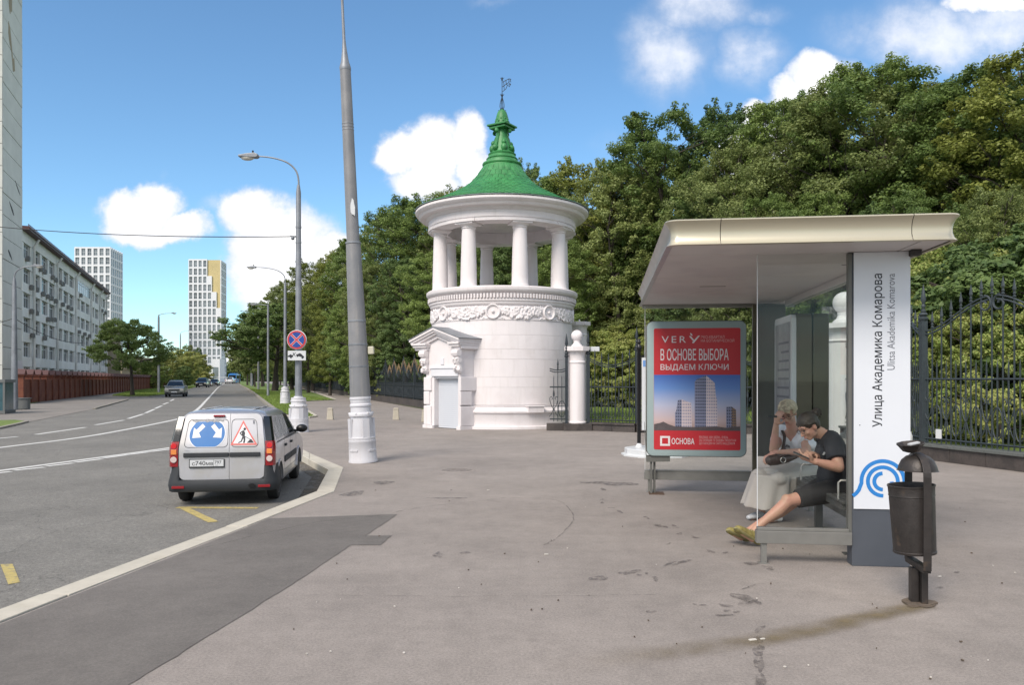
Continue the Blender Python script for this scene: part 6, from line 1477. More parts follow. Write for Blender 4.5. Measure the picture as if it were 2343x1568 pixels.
# bumper wrapping the rear corners
mb = MB(); path = [(-.885, .42), (-.885, .16), (-.865, .06), (-.82, -.01), (-.75, -.045), (-.70, -.055), (-.69, -.056), (-.4, -.078), (0, -.085), (.4, -.078), (.69, -.056), (.70, -.055), (.75, -.045), (.82, -.01), (.865, .06), (.885, .16), (.885, .42)]
def sect(i):
    t = abs(path[i][0]); side = t > .695
    top = .69 if side else .452
    return [(.0, .25), (.012, .26), (.03, .36), (.022, .43), (.0, .46 if not side else .52), (-.02, top), (-.10, top)]
vs = []; k = 7
for i, p in enumerate(path):
    a = Vector(path[max(i - 1, 0)]); b = Vector(path[min(i + 1, len(path) - 1)]); d = (b - a).normalized(); o = Vector((d.y, -d.x))
    for (s, z) in sect(i): vs.append((p[0] + o.x * s, p[1] + o.y * s, z))
mb.add(vs, [(i * k + j, (i + 1) * k + j, (i + 1) * k + j + 1, i * k + j + 1) for i in range(len(path) - 1) for j in range(k - 1)]); bp_ = part('rear_bumper', mb, PLM, van, 50, recalc=False)
for s in (-1, 1):
    mb = MB(); mb.box2((s * .80, -.052, .315), (s * .60, -.10 + .0, .36)); o = part('reflector', mb, MT['lampred'], bp_, None, bevel=.006); 
mb = MB(); mb.prism(circ(.055, 14), (.50, -.118, .35), (1, 0, 0), (0, 0, .62), (0, 1, 0), .02); part('tow_eye_cover', mb, MT['black'], bp_, None)
# rear doors
def rear_poly(x0, x1, z0, z1, off, taper=True, cr=.05, which=0):
    """outline on the rear surface; upper part leans forward"""
    def hw(z): return 1.0 if z < 1.0 else 1 - .17 * (z - 1.0)
    pts = []
    zs_ = np.linspace(z0, z1, 14)
    return zs_, hw
def door(x0, x1, z0, z1, name, mat, th=.03, r=.10, rl_=False, rr2_=False):
    mb = MB(); nz_, nx_ = 24, 8; vs = []; 
    def sq(x, z):
        k = 1.0 if z < 1.0 else 1 - .19 * (z - 1.0)
        return x * k
    def ext(z):
        d0 = min(z - z0, z1 - z); e = 0.0
        if d0 < r: e = r - math.sqrt(max(0, r * r - (r - d0) ** 2))
        return e
    for i in range(nz_ + 1):
        t = i / nz_; t = .5 - .5 * math.cos(math.pi * t); z = z0 + (z1 - z0) * t; e = ext(z)
        a = x0 + (e if rl_ else 0); b = x1 - (e if rr2_ else 0)
        for j in range(nx_ + 1):
            x = a + (b - a) * j / nx_; vs.append((sq(x, z), yr(z) - th - .012 * (1 - (abs(x) / .75) ** 2), z))
    n0 = len(vs); fs = [(i * (nx_ + 1) + j, i * (nx_ + 1) + j + 1, (i + 1) * (nx_ + 1) + j + 1, (i + 1) * (nx_ + 1) + j) for i in range(nz_) for j in range(nx_)]
    ring = [j for j in range(nx_ + 1)] + [(i + 1) * (nx_ + 1) - 1 for i in range(1, nz_ + 1)] + [nz_ * (nx_ + 1) + j for j in range(nx_ - 1, -1, -1)] + [i * (nx_ + 1) for i in range(nz_ - 1, 0, -1)]
    back = [(vs[i][0], vs[i][1] + .06, vs[i][2]) for i in ring]; vs += back; m = len(ring)
    for i in range(m): fs.append((ring[i], n0 + i, n0 + (i + 1) % m, ring[(i + 1) % m]))
    mb.add(vs, fs); return part(name, mb, mat, van, 35, recalc=False)
d1 = door(-.70, .115, .455, 1.565, 'rear_door', MT['silverdoor'], rl_=True); d2 = door(.122, .70, .455, 1.565, 'rear_door', MT['silverdoor'], rr2_=True)
def onrear(x, z, off=.052): return (x * (1.0 if z < 1.0 else 1 - .19 * (z - 1.0)), yr(z) - .03 - .012 * (1 - (abs(x) / .75) ** 2) - off + .05, z)
def decal(name, pts, mat, parent, lvl, dens=1):
    # triangulated fan on the curved door; lvl lifts it by fractions of a millimetre
    mb = MB(); mb.sheet([(x, 0, z) for x, z in pts]); me = mb.mesh(name, mat, None, recalc=False); bm = bmesh.new(); bm.from_mesh(me)
    for zc in (.98, 1.08, 1.18, 1.28, 1.38, 1.48): bmesh.ops.bisect_plane(bm, geom=bm.verts[:] + bm.edges[:] + bm.faces[:], plane_co=(0, 0, zc), plane_no=(0, 0, 1))
    for xc in (-.5, -.3, -.1, .1, .3, .5): bmesh.ops.bisect_plane(bm, geom=bm.verts[:] + bm.edges[:] + bm.faces[:], plane_co=(xc, 0, 0), plane_no=(1, 0, 0))
    for v in bm.verts: v.co = Vector(onrear(v.co.x, v.co.z, .053 + .0012 * lvl))
    bmesh.ops.triangulate(bm, faces=bm.faces); bm.normal_update()
    for f in bm.faces:
        if f.normal.y > 0: f.normal_flip()
    bm.to_mesh(me); bm.free(); return link(name, me, parent)
# recessed outline of the blanked windows
for (a, b, par) in ((-.625, .095, d1), (.145, .60, d2)):
    ol = rrect(a, b, 1.0, 1.475, .07, 4); il = rrect(a + .008, b - .008, 1.008, 1.467, .065, 4); n = len(ol)
    mb = MB(); mb.add([onrear(x, z, .0535) for x, z in ol] + [onrear(x, z, .0535) for x, z in il], [(i, (i + 1) % n, n + (i + 1) % n, n + i) for i in range(n)]); part('window_outline', mb, MT['plastic'], par, None, recalc=False)
rd = random.Random(4)
cxb, czb, rxb, rzb = -.265, 1.235, .305, .27
pts = [(cxb + rxb * math.cos(t), max(1.005, min(1.44, czb + rzb * math.sin(t) + (rd.uniform(-.015, .012) if math.sin(t) > .6 else 0)))) for t in np.linspace(0, 2 * math.pi, 60)[:-1]]
decal('blue_arrow_sticker', [(cxb + (x - cxb) * 1.035, czb + (z - czb) * 1.0) for x, z in pts], MT['decalwhite'], d1, 0.5); bl = decal('blue_arrow_sticker', [(cxb + (x - cxb) * .985, czb + (z - czb) * .97) for x, z in pts], MT['decalblue'], d1, 1.2)
for s in (-1, 1):
    ax = [(.03, .165), (.085, .215), (.175, .09), (.215, .125), (.225, -.055), (.055, -.035), (.12, .03), (.12, .045)]
    arw = [(cxb + s * .05 + s * x if True else 0, czb + z - .02) for x, z in [(.0, .135), (.055, .185), (.145, .085), (.195, .12), (.195, -.055), (.05, -.045), (.095, .035)]]
    decal('white_arrow', arw if s > 0 else arw[::-1], MT['decalwhite'], d1, 2.0)
tp_ = [(-.56 + i * .033, 1.445 + rd.uniform(-.012, .028)) for i in range(18)]
decal('torn_edge', [(x, min(1.475, z + .012 + rd.uniform(0, .02))) for x, z in tp_] + [(x, z - .012 - rd.uniform(.0, .02)) for x, z in tp_[::-1]], MT['torn'], d1, 2.6)
T0 = [(.355, 1.455), (.135, 1.035), (.585, 1.035)]
def inset(tri, f): c = (sum(p[0] for p in tri) / 3, sum(p[1] for p in tri) / 3); return [(c[0] + (p[0] - c[0]) * f, c[1] + (p[1] - c[1]) * f) for p in tri]
decal('roadworks_sticker', inset(T0, 1.0), MT['decalred'], d2, .6); decal('roadworks_sticker', inset(T0, .80), MT['decalwhite'], d2, 1.2)
MK = MT['ink']
decal('pictogram', [(.378 + .024 * math.cos(t), 1.305 + .024 * math.sin(t)) for t in np.linspace(0, 6.28, 14)[:-1]], MK, d2, 1.9)
for pl_ in ([(.335, 1.275), (.365, 1.285), (.385, 1.235), (.375, 1.185), (.335, 1.175), (.325, 1.21)], [(.335, 1.18), (.355, 1.16), (.325, 1.09), (.27, 1.065), (.262, 1.08), (.31, 1.105)][::-1], [(.345, 1.185), (.385, 1.185), (.385, 1.12), (.375, 1.07), (.345, 1.07), (.358, 1.12)][::-1], [(.33, 1.275), (.345, 1.262), (.31, 1.235), (.335, 1.20), (.325, 1.19), (.285, 1.235)], [(.345, 1.205), (.50, 1.115), (.494, 1.107), (.34, 1.197)][::-1], [(.405, 1.07), (.53, 1.07), (.49, 1.13), (.47, 1.135)]):
    decal('pictogram', pl_, MK, d2, 2.2)
decal('small_emblem', rrect(.53, .56, 1.39, 1.45, .005, 2), MT['inkgrey'], d2, 1)
# handle strip, plate, lamps
mb = MB(); mb.box2((-.625, -.062, .835), (.112, -.02, .912)); part('handle_strip', mb, PLM, d1, None, bevel=.015); mb = MB(); mb.box2((.125, -.062, .835), (.63, -.02, .912)); part('handle_strip', mb, PLM, d2, None, bevel=.015)
npl = link('number_plate', MB().box2((-.53, -.060, .655), (.045, -.045, .805)).mesh('number_plate', MT['plastic'], None, bevel=.006), d1)
d1c = npl
mb = MB(); mb.box2((-.515, -.0625, .682), (.03, -.0602, .795)); mb.v = mb.v; o = link('plate_face', mb.mesh('plate_face', MT['boardwhite']), d1)
def vt(body_, x0, x1, z0, z1, bold=.01, y=-.0632, mat='ink'): o = link('lettering', text_mesh(body_, x1 - x0, z1 - z0, bold, lambda x, z: (x0 + x, y, z0 + z), MT[mat]), d1)
vt('с', -.48, -.43, .70, .75); vt('740', -.425, -.265, .70, .775); vt('мв', -.255, -.14, .70, .75); vt('797', -.115, -.005, .722, .775)
mb = MB(); mb.box2((-.132, -.0640, .682), (-.128, -.0628, .795)); part('plate_divider', mb, MK, d1, None)
vt('RUS', -.10, -.06, .690, .706, .0)
vt('largus', -.60, -.52, .945, .962, .0, -.060, 'inkgrey')
hb_ = link('high_brake_light', MB().box2((-.17, .096, 1.515), (.02, .15, 1.548)).mesh('high_brake_light', MT['lampred'], None, bevel=.012), van)
for s in (-1, 1):
    def lampz(z0, z1, xi, xo, mat, nm, off=0.0, yb=.10):
        mb = MB(); pts = []
        for z in np.linspace(z0, z1, 5):
            kx = 1.0 if z < 1.0 else 1 - .19 * (z - 1.0)
            pts.append([(s * xi * kx, yr(z) - .035 - off, z), (s * (xo - .03) * kx, yr(z) - .022 - off, z), (s * xo * kx, yr(z) + .03 - off * .5, z), (s * (xo + .004) * kx, yr(z) + yb, z)])
        vs = [p for r_ in pts for p in r_]; fs = [(i * 4 + j, i * 4 + j + 1, i * 4 + 5 + j, i * 4 + 4 + j) for i in range(4) for j in range(3)] + [(0, 1, 2, 3), (16, 17, 18, 19)]
        mb.add(vs, fs); return part(nm, mb, MT[mat], van, 40)
    tl_ = lampz(.68, 1.10, .715, .868, 'lampred', 'tail_light')
    for (z0, z1, mt_, nm) in ((.885, .97, 'lampamber', 'indicator'),):
        mb = MB(); mb.box2((s * .735, -.046, z0), (s * .825, -.03, z1)); part(nm, mb, MT[mt_], tl_, None, bevel=.01)
    for (zc, rr3, mt_) in ((.80, .052, 'lampclear'), (1.03, .048, 'lampbright')):
        mb = MB(); mb.prism(circ(rr3, 18), (s * .782, -.036 + (yr(zc)), zc), (1, 0, 0), (0, 0, 1), (0, -1, 0), .014); part('lamp_lens', mb, MT[mt_], tl_, None, bevel=.006)
    lampz(1.105, 1.52, .725, .86, 'carglass', 'corner_trim', -.004, .12)
# sides
for s in (-1, 1):
    def side(z): return float(np.interp(z, [p[0] for p in LV], [p[1] for p in LV]))
    def spoly(pts, off, th=.01):
        o = [(s * (side(z) + off), y, z) for y, z in pts]; i = [(s * (side(z) + off - th), y, z) for y, z in pts]; n = len(pts)
        mb = MB(); mb.add(o + i, [tuple(range(n)), tuple(range(2 * n - 1, n - 1, -1))] + [(k, (k + 1) % n, n + (k + 1) % n, n + k) for k in range(n)]); return mb
    part('side_panel', spoly([(.36, 1.09), (.47, 1.44), (.80, 1.47), (1.26, 1.475), (1.26, 1.09)], .006), MT['film'], van, None)
    part('side_panel', spoly([(1.29, 1.09), (1.29, 1.475), (2.02, 1.47), (2.10, 1.09)], .006), MT['film'], van, None)
    part('side_window', spoly([(2.15, 1.09), (2.06, 1.47), (2.42, 1.455), (2.90, 1.13), (2.90, 1.09)], .006), MT['carglass'], van, None)
    part('window_trim', spoly([(2.06, 1.49), (2.46, 1.475), (3.02, 1.10), (3.05, 1.06), (3.0, 1.06), (2.44, 1.46), (2.06, 1.474)], .008), MT['plastic'], van, None)
    mb = MB()
    for y in (1.27, 2.13, 3.08): mb.box2((s * .861, y - .004, .46), (s * .858, y + .004, 1.05))
    mb.box2((s * .861, 1.27, .455), (s * .858, 3.08, .462)); part('door_seam', mb, MT['soffitgap'], van, None)
    mb = MB(); mb.box2((s * .862, .42 + .0, 1.046), (s * .850, 3.1, 1.054)); part('waist_seam', mb, MT['soffitgap'], van, None)
    for y in (1.40, 2.24): mb = MB(); mb.box2((s * .855, y - .10, .90), (s * .892, y + .06, .945)); part('door_handle', mb, PLM, van, None, bevel=.012)
    for (a, b) in ((1.29, 2.11), (2.15, 3.06)): mb = MB(); mb.box2((s * .855, a, .60), (s * .878, b, .715)); part('rub_strip', mb, PLM, van, None, bevel=.012)
    mb = MB(); mb.box2((s * .85, 1.10, .30), (s * .80, 3.2, .36)); part('sill', mb, SV, van, None, bevel=.01)
    mb = MB(); mb.ball((s * .99, 2.98, 1.13), (.12, .085, .085), 14, 10); mo_ = part('door_mirror', mb, MT['black'], van, 60); mb = MB(); mb.box2((s * .84, 2.95, 1.06), (s * .96, 3.0, 1.11)); part('mirror_arm', mb, MT['black'], mo_, None)
    for cy in (RA, FA):
        mb = MB(); n = 16; ro, ri = RWh + .035, RWh - .005
        oa = [(cy - ro * math.cos(t), .30 + ro * math.sin(t)) for t in np.linspace(.05, math.pi - .05, n)]; ia = [(cy - ri * math.cos(t), .30 + ri * math.sin(t)) for t in np.linspace(.05, math.pi - .05, n)]
        mb.prism(oa + ia[::-1], (s * .845, 0, 0), (0, 1, 0), (0, 0, 1), (s, 0, 0), .028); part('wheel_arch', mb, SV, van, 40, bevel=.008)
mb = MB(); mb.box2((-.62, 2.55, 1.18), (.62, 2.60, 1.42))
ws_ = MB(); ws_.add([(-.72, 3.37, 1.08), (.72, 3.37, 1.08), (.60, 2.40, 1.56), (-.60, 2.40, 1.56), (-.72, 3.32, 1.07), (.72, 3.32, 1.07), (.60, 2.37, 1.54), (-.60, 2.37, 1.54)], [(0, 1, 2, 3), (4, 7, 6, 5), (0, 4, 5, 1), (1, 5, 6, 2), (2, 6, 7, 3), (3, 7, 4, 0)]); part('windscreen', ws_, MT['carglass'], van, None)
mb = MB()
for s in (-1, 1):
    for y0, y1 in ((.55, 1.25), (1.35, 2.0)): mb.box2((s * .40, y0, 1.626), (s * .46, y1, 1.640))
part('roof_rib', mb, SV, van, None, bevel=.006)
for s in (-1, 1): mb = MB(); mb.box2((s * .45, 4.38, .62), (s * .80, 4.44, .80)); part('headlight', mb, MT['headlamp'], van, None, bevel=.02)
mb = MB(); mb.box2((-.82, 4.30, .28), (.82, 4.46, .56)); part('front_bumper', mb, PLM, van, None, bevel=.05)
def wheel_mesh(r=.31, w=.19):
    ty = MB(); ty.lathe([(r * .60, -w / 2 + .01), (r * .80, -w / 2), (r * .95, -w / 2 + .012), (r, -w / 2 + .04), (r, w / 2 - .04), (r * .95, w / 2 - .012), (r * .80, w / 2), (r * .60, w / 2 - .01)], 32)
    rim = MB(); rim.lathe([(0, w / 2 - .035), (.05, w / 2 - .035), (.06, w / 2 - .05), (r * .30, w / 2 - .045), (r * .52, w / 2 - .03), (r * .56, w / 2 - .06), (r * .62, w / 2 - .005), (r * .64, w / 2 - .004), (r * .64, -w / 2 + .02)], 24, closed=False)
    for k in range(8): a = k * math.pi / 4; rim.box((r * .44 * math.cos(a), r * .44 * math.sin(a), w / 2 - .03), (.05, .03, .02), rz=a)
    return ty.mesh('wheel', MT['rubber'], 40), rim.mesh('rim', MT['rim'], 40)
TYM, RIM = wheel_mesh()
def wheels(parent, half, ys_, r=.31, s=1.0):
    for y in ys_:
        for d in (-1, 1):
            o = link('wheel', TYM, parent, (d * half, y, r)); o.rotation_euler = (0, d * R(90), 0); o.scale = (r / .31, r / .31, s); link('rim', RIM, o)
wheels(van, .752, (RA, FA), .31)

# ================================================================== DISTANT CARS
def car(name, label, cat, u, v, rz, scale, paint, kind='suv', z=ZR, group='cars along the street'):
    p = g(u, v, z); t = thing(name, label, cat, p, rz, group, scale); h = {'suv': 1.62, 'sedan': 1.46}[kind]
    # car faces local -y
    if kind == 'suv': prof_ = [(-2.25, .35), (-2.30, .55), (-2.24, .86), (-1.45, 1.03), (-1.30, 1.06), (2.2, 1.06), (2.3, .9), (2.3, .4)]; cab = [(-1.42, 1.04, .80), (-.60, 1.53, .62), (-.2, h, .58), (1.7, h - .04, .58), (2.22, 1.06, .74)]
    else: prof_ = [(-2.2, .32), (-2.26, .5), (-2.2, .78), (-1.1, .93), (1.6, .98), (2.2, .92), (2.25, .4)]; cab = [(-1.15, .92, .78), (-.35, 1.38, .60), (.1, h, .55), (1.1, h - .05, .55), (1.75, .97, .72)]
    mb = MB(); mb.prism(prof_, (-.87, 0, 0), (0, 1, 0), (0, 0, 1), (1, 0, 0), 1.74); part('body', mb, paint, t, 40, bevel=.07, bang=35)
    c = cab; mb = MB()
    loop = lambda s: [(s * w, y, z_) for y, z_, w in c]
    a, b = loop(-1), loop(1); n = len(c); mb.add(a + b, [(i, i + 1, n + i + 1, n + i) for i in range(n - 1)] + [tuple(range(n)), tuple(range(n, 2 * n))]); part('cabin', mb, paint, t, 30)
    def ins(y0, z0, w0, y1, z1, w1, oy, nm):
        mb = MB(); f = lambda t_, w: (y0 + (y1 - y0) * t_, z0 + (z1 - z0) * t_, (w0 + (w1 - w0) * t_) - .06)
        ya, za, wa = f(.08, 0); yb, zb_, wb = f(.90, 0); d = Vector((0, -(z1 - z0), (y1 - y0))).normalized() * (.012 * oy)
        q_ = [Vector((-wa, ya, za)), Vector((wa, ya, za)), Vector((wb, yb, zb_)), Vector((-wb, yb, zb_))]; mb.add([p_ + d for p_ in q_] + [p_ - d for p_ in q_], [(0, 1, 2, 3), (7, 6, 5, 4), (0, 4, 5, 1), (1, 5, 6, 2), (2, 6, 7, 3), (3, 7, 4, 0)]); part(nm, mb, MT['carglass'], t, None)
    ins(*c[0], *c[1], 1, 'windscreen'); ins(*c[4], *c[3], -1, 'rear_window')
    for s in (-1, 1):
        mb = MB(); q_ = [(s * .755, -1.0, 1.09 if kind == 'suv' else .97), (s * .735, 1.65, 1.10 if kind == 'suv' else .99), (s * .61, 1.45 if kind == 'suv' else 1.0, h - .12), (s * .625, -.40, h - .13)]; mb.add(q_ + [(x - s * .05, y, z_) for x, y, z_ in q_], [(0, 1, 2, 3), (7, 6, 5, 4), (0, 4, 5, 1), (1, 5, 6, 2), (2, 6, 7, 3), (3, 7, 4, 0)]); part('side_window', mb, MT['carglass'], t, None)
        mb = MB(); mb.box2((s * .50, -2.30, .64), (s * .84, -2.15, .80)); part('headlight', mb, MT['headlamp'], t, None, bevel=.03)
        mb = MB(); mb.box2((s * .60, 2.2, .70), (s * .85, 2.31, .86)); part('tail_light', mb, MT['lampred'], t, None, bevel=.02)
        mb = MB(); mb.ball((s * .95, -.95, 1.03), (.11, .06, .075), 8, 6); part('door_mirror', mb, paint, t)
        mb = MB(); mb.box2((s * .55, -2.33, .36), (s * .75, -2.25, .46)); part('fog_lamp', mb, MT['black'], t, None)
    mb = MB(); mb.box2((-.48, -2.33, .60), (.48, -2.2, .74)); part('grille', mb, MT['black'], t, None, bevel=.02)
    mb = MB(); mb.box2((-.82, -2.32, .26), (.82, -2.2, .40)); mb.box2((-.88, -1.9, .22), (.88, 2.1, .36)); part('lower_trim', mb, MT['plastic'], t, None, bevel=.02)
    mb = MB(); mb.box2((-.26, -2.345, .44), (.26, -2.31, .55)); part('number_plate', mb, MT['boardwhite'], t, None)
    if kind == 'suv':
        for s in (-1, 1): mb = MB(); mb.box2((s * .56, -.1, h + .02), (s * .52, 1.6, h + .06)); part('roof_rail', mb, MT['black'], t, None)
    wheels(t, .78, (-1.42, 1.35), .33)
    return t
def sc_for(u, v, wpx): return wpx / (F / g(u, v, ZR)[1]) / 1.86
car('car', 'grey green estate car driving towards us, nearest of the oncoming cars', 'car', 404, 908, R(18), sc_for(404, 908, 43), MT['greycar'])
car('car', 'black car following the grey estate, second oncoming car', 'car', 464, 887, R(14), sc_for(464, 887, 25), MT['darkcar'])
car('car', 'dark red car just behind the black car', 'car', 478, 884.5, R(14), sc_for(478, 884, 13), MT['redcar'], 'sedan')
car('car', 'dark sedan with bright headlamps, fourth oncoming car', 'car', 491, 883.5, R(14), sc_for(491, 883.5, 20), MT['darkcar'], 'sedan')
car('car', 'white car at the tail of the oncoming line', 'car', 501, 882, R(14), sc_for(501, 882, 10), MT['whitecar'], 'sedan')
car('car', 'white car seen from behind driving away in front of the blue bus', 'car', 527, 878.5, R(192), sc_for(527, 878.5, 19), MT['whitecar'], 'sedan')
car('car', 'small red car driving away at the right of the blue bus', 'car', 542, 876.8, R(192), sc_for(542, 876.8, 8), MT['redcar'], 'sedan')
pb_ = g(530.5, 878.2, ZR); kb_ = 18.0 / (F / pb_[1]) / 2.5
bus = thing('bus', 'blue bus driving away far down the street', 'bus', (pb_[0] - 2, pb_[1] + 6, ZR), R(12), None, kb_)
mb = MB(); mb.box2((-1.25, 0, .3), (1.25, 10, 3.0)); part('body', mb, MT['bluebus'], bus, None, bevel=.15)
mb = MB(); mb.box2((-1.05, -.03, 1.7), (1.05, .02, 2.7)); part('rear_window', mb, MT['carglass'], bus, None)
for s in (-1, 1): mb = MB(); mb.box2((s * 1.0, -.03, .9), (s * 1.2, .02, 1.4)); part('tail_light', mb, MT['lampred'], bus, None); mb = MB(); mb.box2((s * 1.26, .5, 1.6), (s * 1.24, 9.5, 2.6)); part('side_window', mb, MT['carglass'], bus, None)
mb = MB(); mb.box2((-1, 1, 3.0), (1, 6, 3.3)); part('roof_unit', mb, MT['bluebus'], bus, None, bevel=.08); wheels(bus, 1.1, (2.5, 8), .48)
pq = g(553, 880, 0); fs_ = thing('distant_bus_stop', 'tiny far bus stop canopy at the kerb near the tower foot', 'bus stop', g(553 - 0, 880, 0))
fs_.location = g(510, 879.5, -.1); k_ = 1.0
mb = MB(); mb.box2((-2, -.8, 2.3), (2, .8, 2.5)); part('canopy', mb, MT['boardwhite'], fs_, None, bevel=.05)
for x in (-1.7, 1.7): mb = MB(); mb.box2((x - .06, -.06, 0), (x + .06, .06, 2.3)); part('post', mb, MT['rail'], fs_, None)

# ================================================================== PEOPLE ON THE BENCH
def frame(f, up=(0, 0, 1)):
    f = Vector(f).normalized(); u = Vector(up); r = f.cross(u).normalized(); u = r.cross(f).normalized()
    return Matrix((r, f, u)).transposed()           # columns: right, forward, up
def head(mb, c, m, s):
    c = Vector(c); P_ = lambda x, y, z: c + m @ Vector((x * s, y * s, z * s)); rr = lambda *a: tuple(q * s for q in a)
    mb.ball(P_(0, -.012, .032), rr(.074, .094, .084), 20, 14, m); mb.ball(P_(0, .022, -.028), rr(.060, .066, .080), 18, 12, m)
    mb.ball(P_(0, .050, -.088), rr(.034, .030, .024), 12, 8, m); mb.ball(P_(0, .015, -.070), rr(.052, .052, .040), 14, 10, m)
    for sg in (-1, 1):
        mb.ball(P_(sg * .036, .062, -.026), rr(.024, .022, .024), 10, 8, m); mb.ball(P_(sg * .028, .076, .022), rr(.028, .014, .010), 10, 8, m)
        mb.ball(P_(sg * .073, -.008, -.012), rr(.011, .020, .032), 10, 8, m); mb.ball(P_(sg * .010, .096, -.036), rr(.009, .010, .008), 8, 6, m)
    mb.tube([P_(0, .080, .018), P_(0, .096, -.012), P_(0, .108, -.034), P_(0, .088, -.042)], [.009 * s, .010 * s, .0125 * s, .009 * s], 8)
    mb.ball(P_(0, .082, -.060), rr(.024, .012, .007), 10, 6, m); mb.ball(P_(0, .080, -.071), rr(.021, .012, .008), 10, 6, m)
def face_parts(c, m, s, parent, glasses=True):
    c = Vector(c); P_ = lambda x, y, z: c + m @ Vector((x * s, y * s, z * s))
    for sg in (-1, 1):
        mb = MB(); mb.ball(P_(sg * .030, .0795, .004), (.0125 * s, .006 * s, .0055 * s), 10, 8, m); part('eye', mb, MT['eye'], parent)
        mb = MB(); mb.tube([P_(sg * .012, .090, .026), P_(sg * .030, .089, .031), P_(sg * .048, .078, .024)], .0035 * s, 6); part('eyebrow', mb, MT['brownhair'], parent)
    mb = MB(); mb.ball(P_(0, .0915, -.0655), (.020 * s, .006 * s, .0065 * s), 10, 6, m); part('mouth', mb, MT['lips'], parent)
    if glasses:
        mb = MB()
        for sg in (-1, 1):
            mb.tube([P_(sg * .032 + .023 * math.cos(t), .101 - .006 * abs(math.cos(t)), .002 + .018 * math.sin(t)) for t in np.linspace(0, 6.283, 16)], .0018 * s, 5)
            mb.tube([P_(sg * .055, .095, .006), P_(sg * .074, .05, .006), P_(sg * .080, -.01, .004), P_(sg * .078, -.02, -.012)], .0018 * s, 5)
        mb.tube([P_(-.010, .102, .006), P_(.010, .102, .006)], .0018 * s, 5); part('glasses', mb, MT['ink'], parent)
def hand(mb, w, fd, nd, s, curl=.5, side=1, cs=(1, 1, 1, 1)):
    w = Vector(w); fd = Vector(fd).normalized(); nd = Vector(nd); nd = (nd - fd * nd.dot(fd)).normalized(); ac = fd.cross(nd) * side
    m = Matrix((ac, fd, nd)).transposed(); mb.ball(w + fd * .045 * s, (.040 * s, .052 * s, .016 * s), 12, 8, m); mb.ball(w + fd * .075 * s, (.041 * s, .022 * s, .013 * s), 12, 8, m)
    mb.tube([w - fd * .03 * s, w, w + fd * .03 * s], [.027 * s, .025 * s, .028 * s], 10)
    for k, (o, L) in enumerate(((.030, .92), (.010, 1.0), (-.010, .95), (-.029, .76))):
        b = w + fd * .060 * s + ac * o * s; pts = [b, w + fd * .090 * s + ac * o * 1.08 * s]; d = fd.copy(); a = 0
        for seg in (.042, .027, .022):
            a += curl * cs[k]; d = fd * math.cos(a) + nd * math.sin(a); pts.append(pts[-1] + d * seg * L * s)
        mb.tube(pts, [.0095 * s, .0100 * s, .0092 * s, .0083 * s, .0062 * s], 8)
    t0 = w + fd * .022 * s + ac * .026 * s; d1_ = (fd * .55 + ac * .75 + nd * .30).normalized(); d2_ = (fd * .85 + ac * .25 + nd * .45).normalized()
    mb.tube([t0, t0 + d1_ * .042 * s, t0 + d1_ * .042 * s + d2_ * .034 * s, t0 + d1_ * .042 * s + d2_ * .058 * s], [.016 * s, .0125 * s, .010 * s, .007 * s], 8)
S = 1.15
def V3(u, v, Y): return at(u, v, Y)
# ---------------------------------------------------------------- blond woman
p1 = thing('person', 'blond seated woman in white t-shirt and long pale skirt, hand raised to her forehead', 'person', (*g(1760, 1184)[:2], 0))
B = Vector(p1.location)
def q1(u, v, Y): return at(u, v, Y) - B
f1 = Vector((-.62, -.78, 0)).normalized(); r1 = f1.cross(Vector((0, 0, 1)))
pel, wai, che, nek = q1(1832, 1082, 9.62), q1(1826, 1048, 9.58), q1(1818, 1008, 9.48), q1(1814, 984, 9.38)
hc = q1(1803, 945, 9.24)
shR, shL = q1(1789, 988, 9.62), q1(1842, 995, 9.30)
elR, wrR = q1(1770, 1030, 9.26), q1(1776, 970, 9.17)
elL, wrL = q1(1846, 1036, 9.02), q1(1771, 1037, 8.98)
hm1 = frame((-.50, -.70, -.50), (-.05, 0, 1))
mb = MB()
mb.tube([pel + Vector((0, 0, -.08)), pel, wai, che, che.lerp(nek, .6), nek], [(.17 * S, .12 * S), (.185 * S, .135 * S), (.155 * S, .12 * S), (.17 * S, .125 * S), (.12 * S, .09 * S), (.06 * S, .06 * S)], 20, up=f1)
mb.tube([nek + Vector((0, 0, -.03)), nek.lerp(hc, .45), hc + hm1 @ Vector((0, -.02, -.03)) * S], [.060 * S, .054 * S, .052 * S], 14)
head(mb, hc, hm1, S)
for sh_, el_, wr_ in ((shR, elR, wrR), (shL, elL, wrL)):
    mb.ball(sh_, .064 * S, 12, 10); mb.tube([che.lerp(sh_, .35), sh_, sh_.lerp(el_, .5), el_], [.07 * S, .060 * S, .052 * S, .044 * S], 12)
    mb.tube([el_, el_.lerp(wr_, .3), wr_], [.046 * S, .044 * S, .028 * S], 12); mb.ball(el_, .046 * S, 10, 8)
hand(mb, wrR, q1(1780, 951, 9.10) - wrR, f1 * -1 + Vector((.5, 0, 0)), S, .55, -1)
hand(mb, wrL, q1(1752, 1048, 8.95) - wrL, Vector((0, .1, -1)), S, .55, 1)
kR, kL = q1(1738, 1088, 9.30), q1(1782, 1096, 9.06); aR, aL = q1(1744, 1166, 9.36), q1(1778, 1170, 9.16)
for hp, k_, a_ in ((pel + r1 * .09 * S, kR, aR), (pel - r1 * .09 * S, kL, aL)):
    mb.tube([hp, hp.lerp(k_, .5), k_], [.085 * S, .078 * S, .058 * S], 12); mb.tube([k_, k_.lerp(a_, .35), a_], [.058 * S, .052 * S, .034 * S], 12)
    fz = Vector((a_.x, a_.y, .045)); mb.tube([a_, fz, fz + Vector((-.16, -.06, -.015))], [.036 * S, .034 * S, .026 * S], 10)
b1 = organic('body', mb, .0075, MT['skin'], p1, 5)
face_parts(hc, hm1, S, b1)
mb = MB()
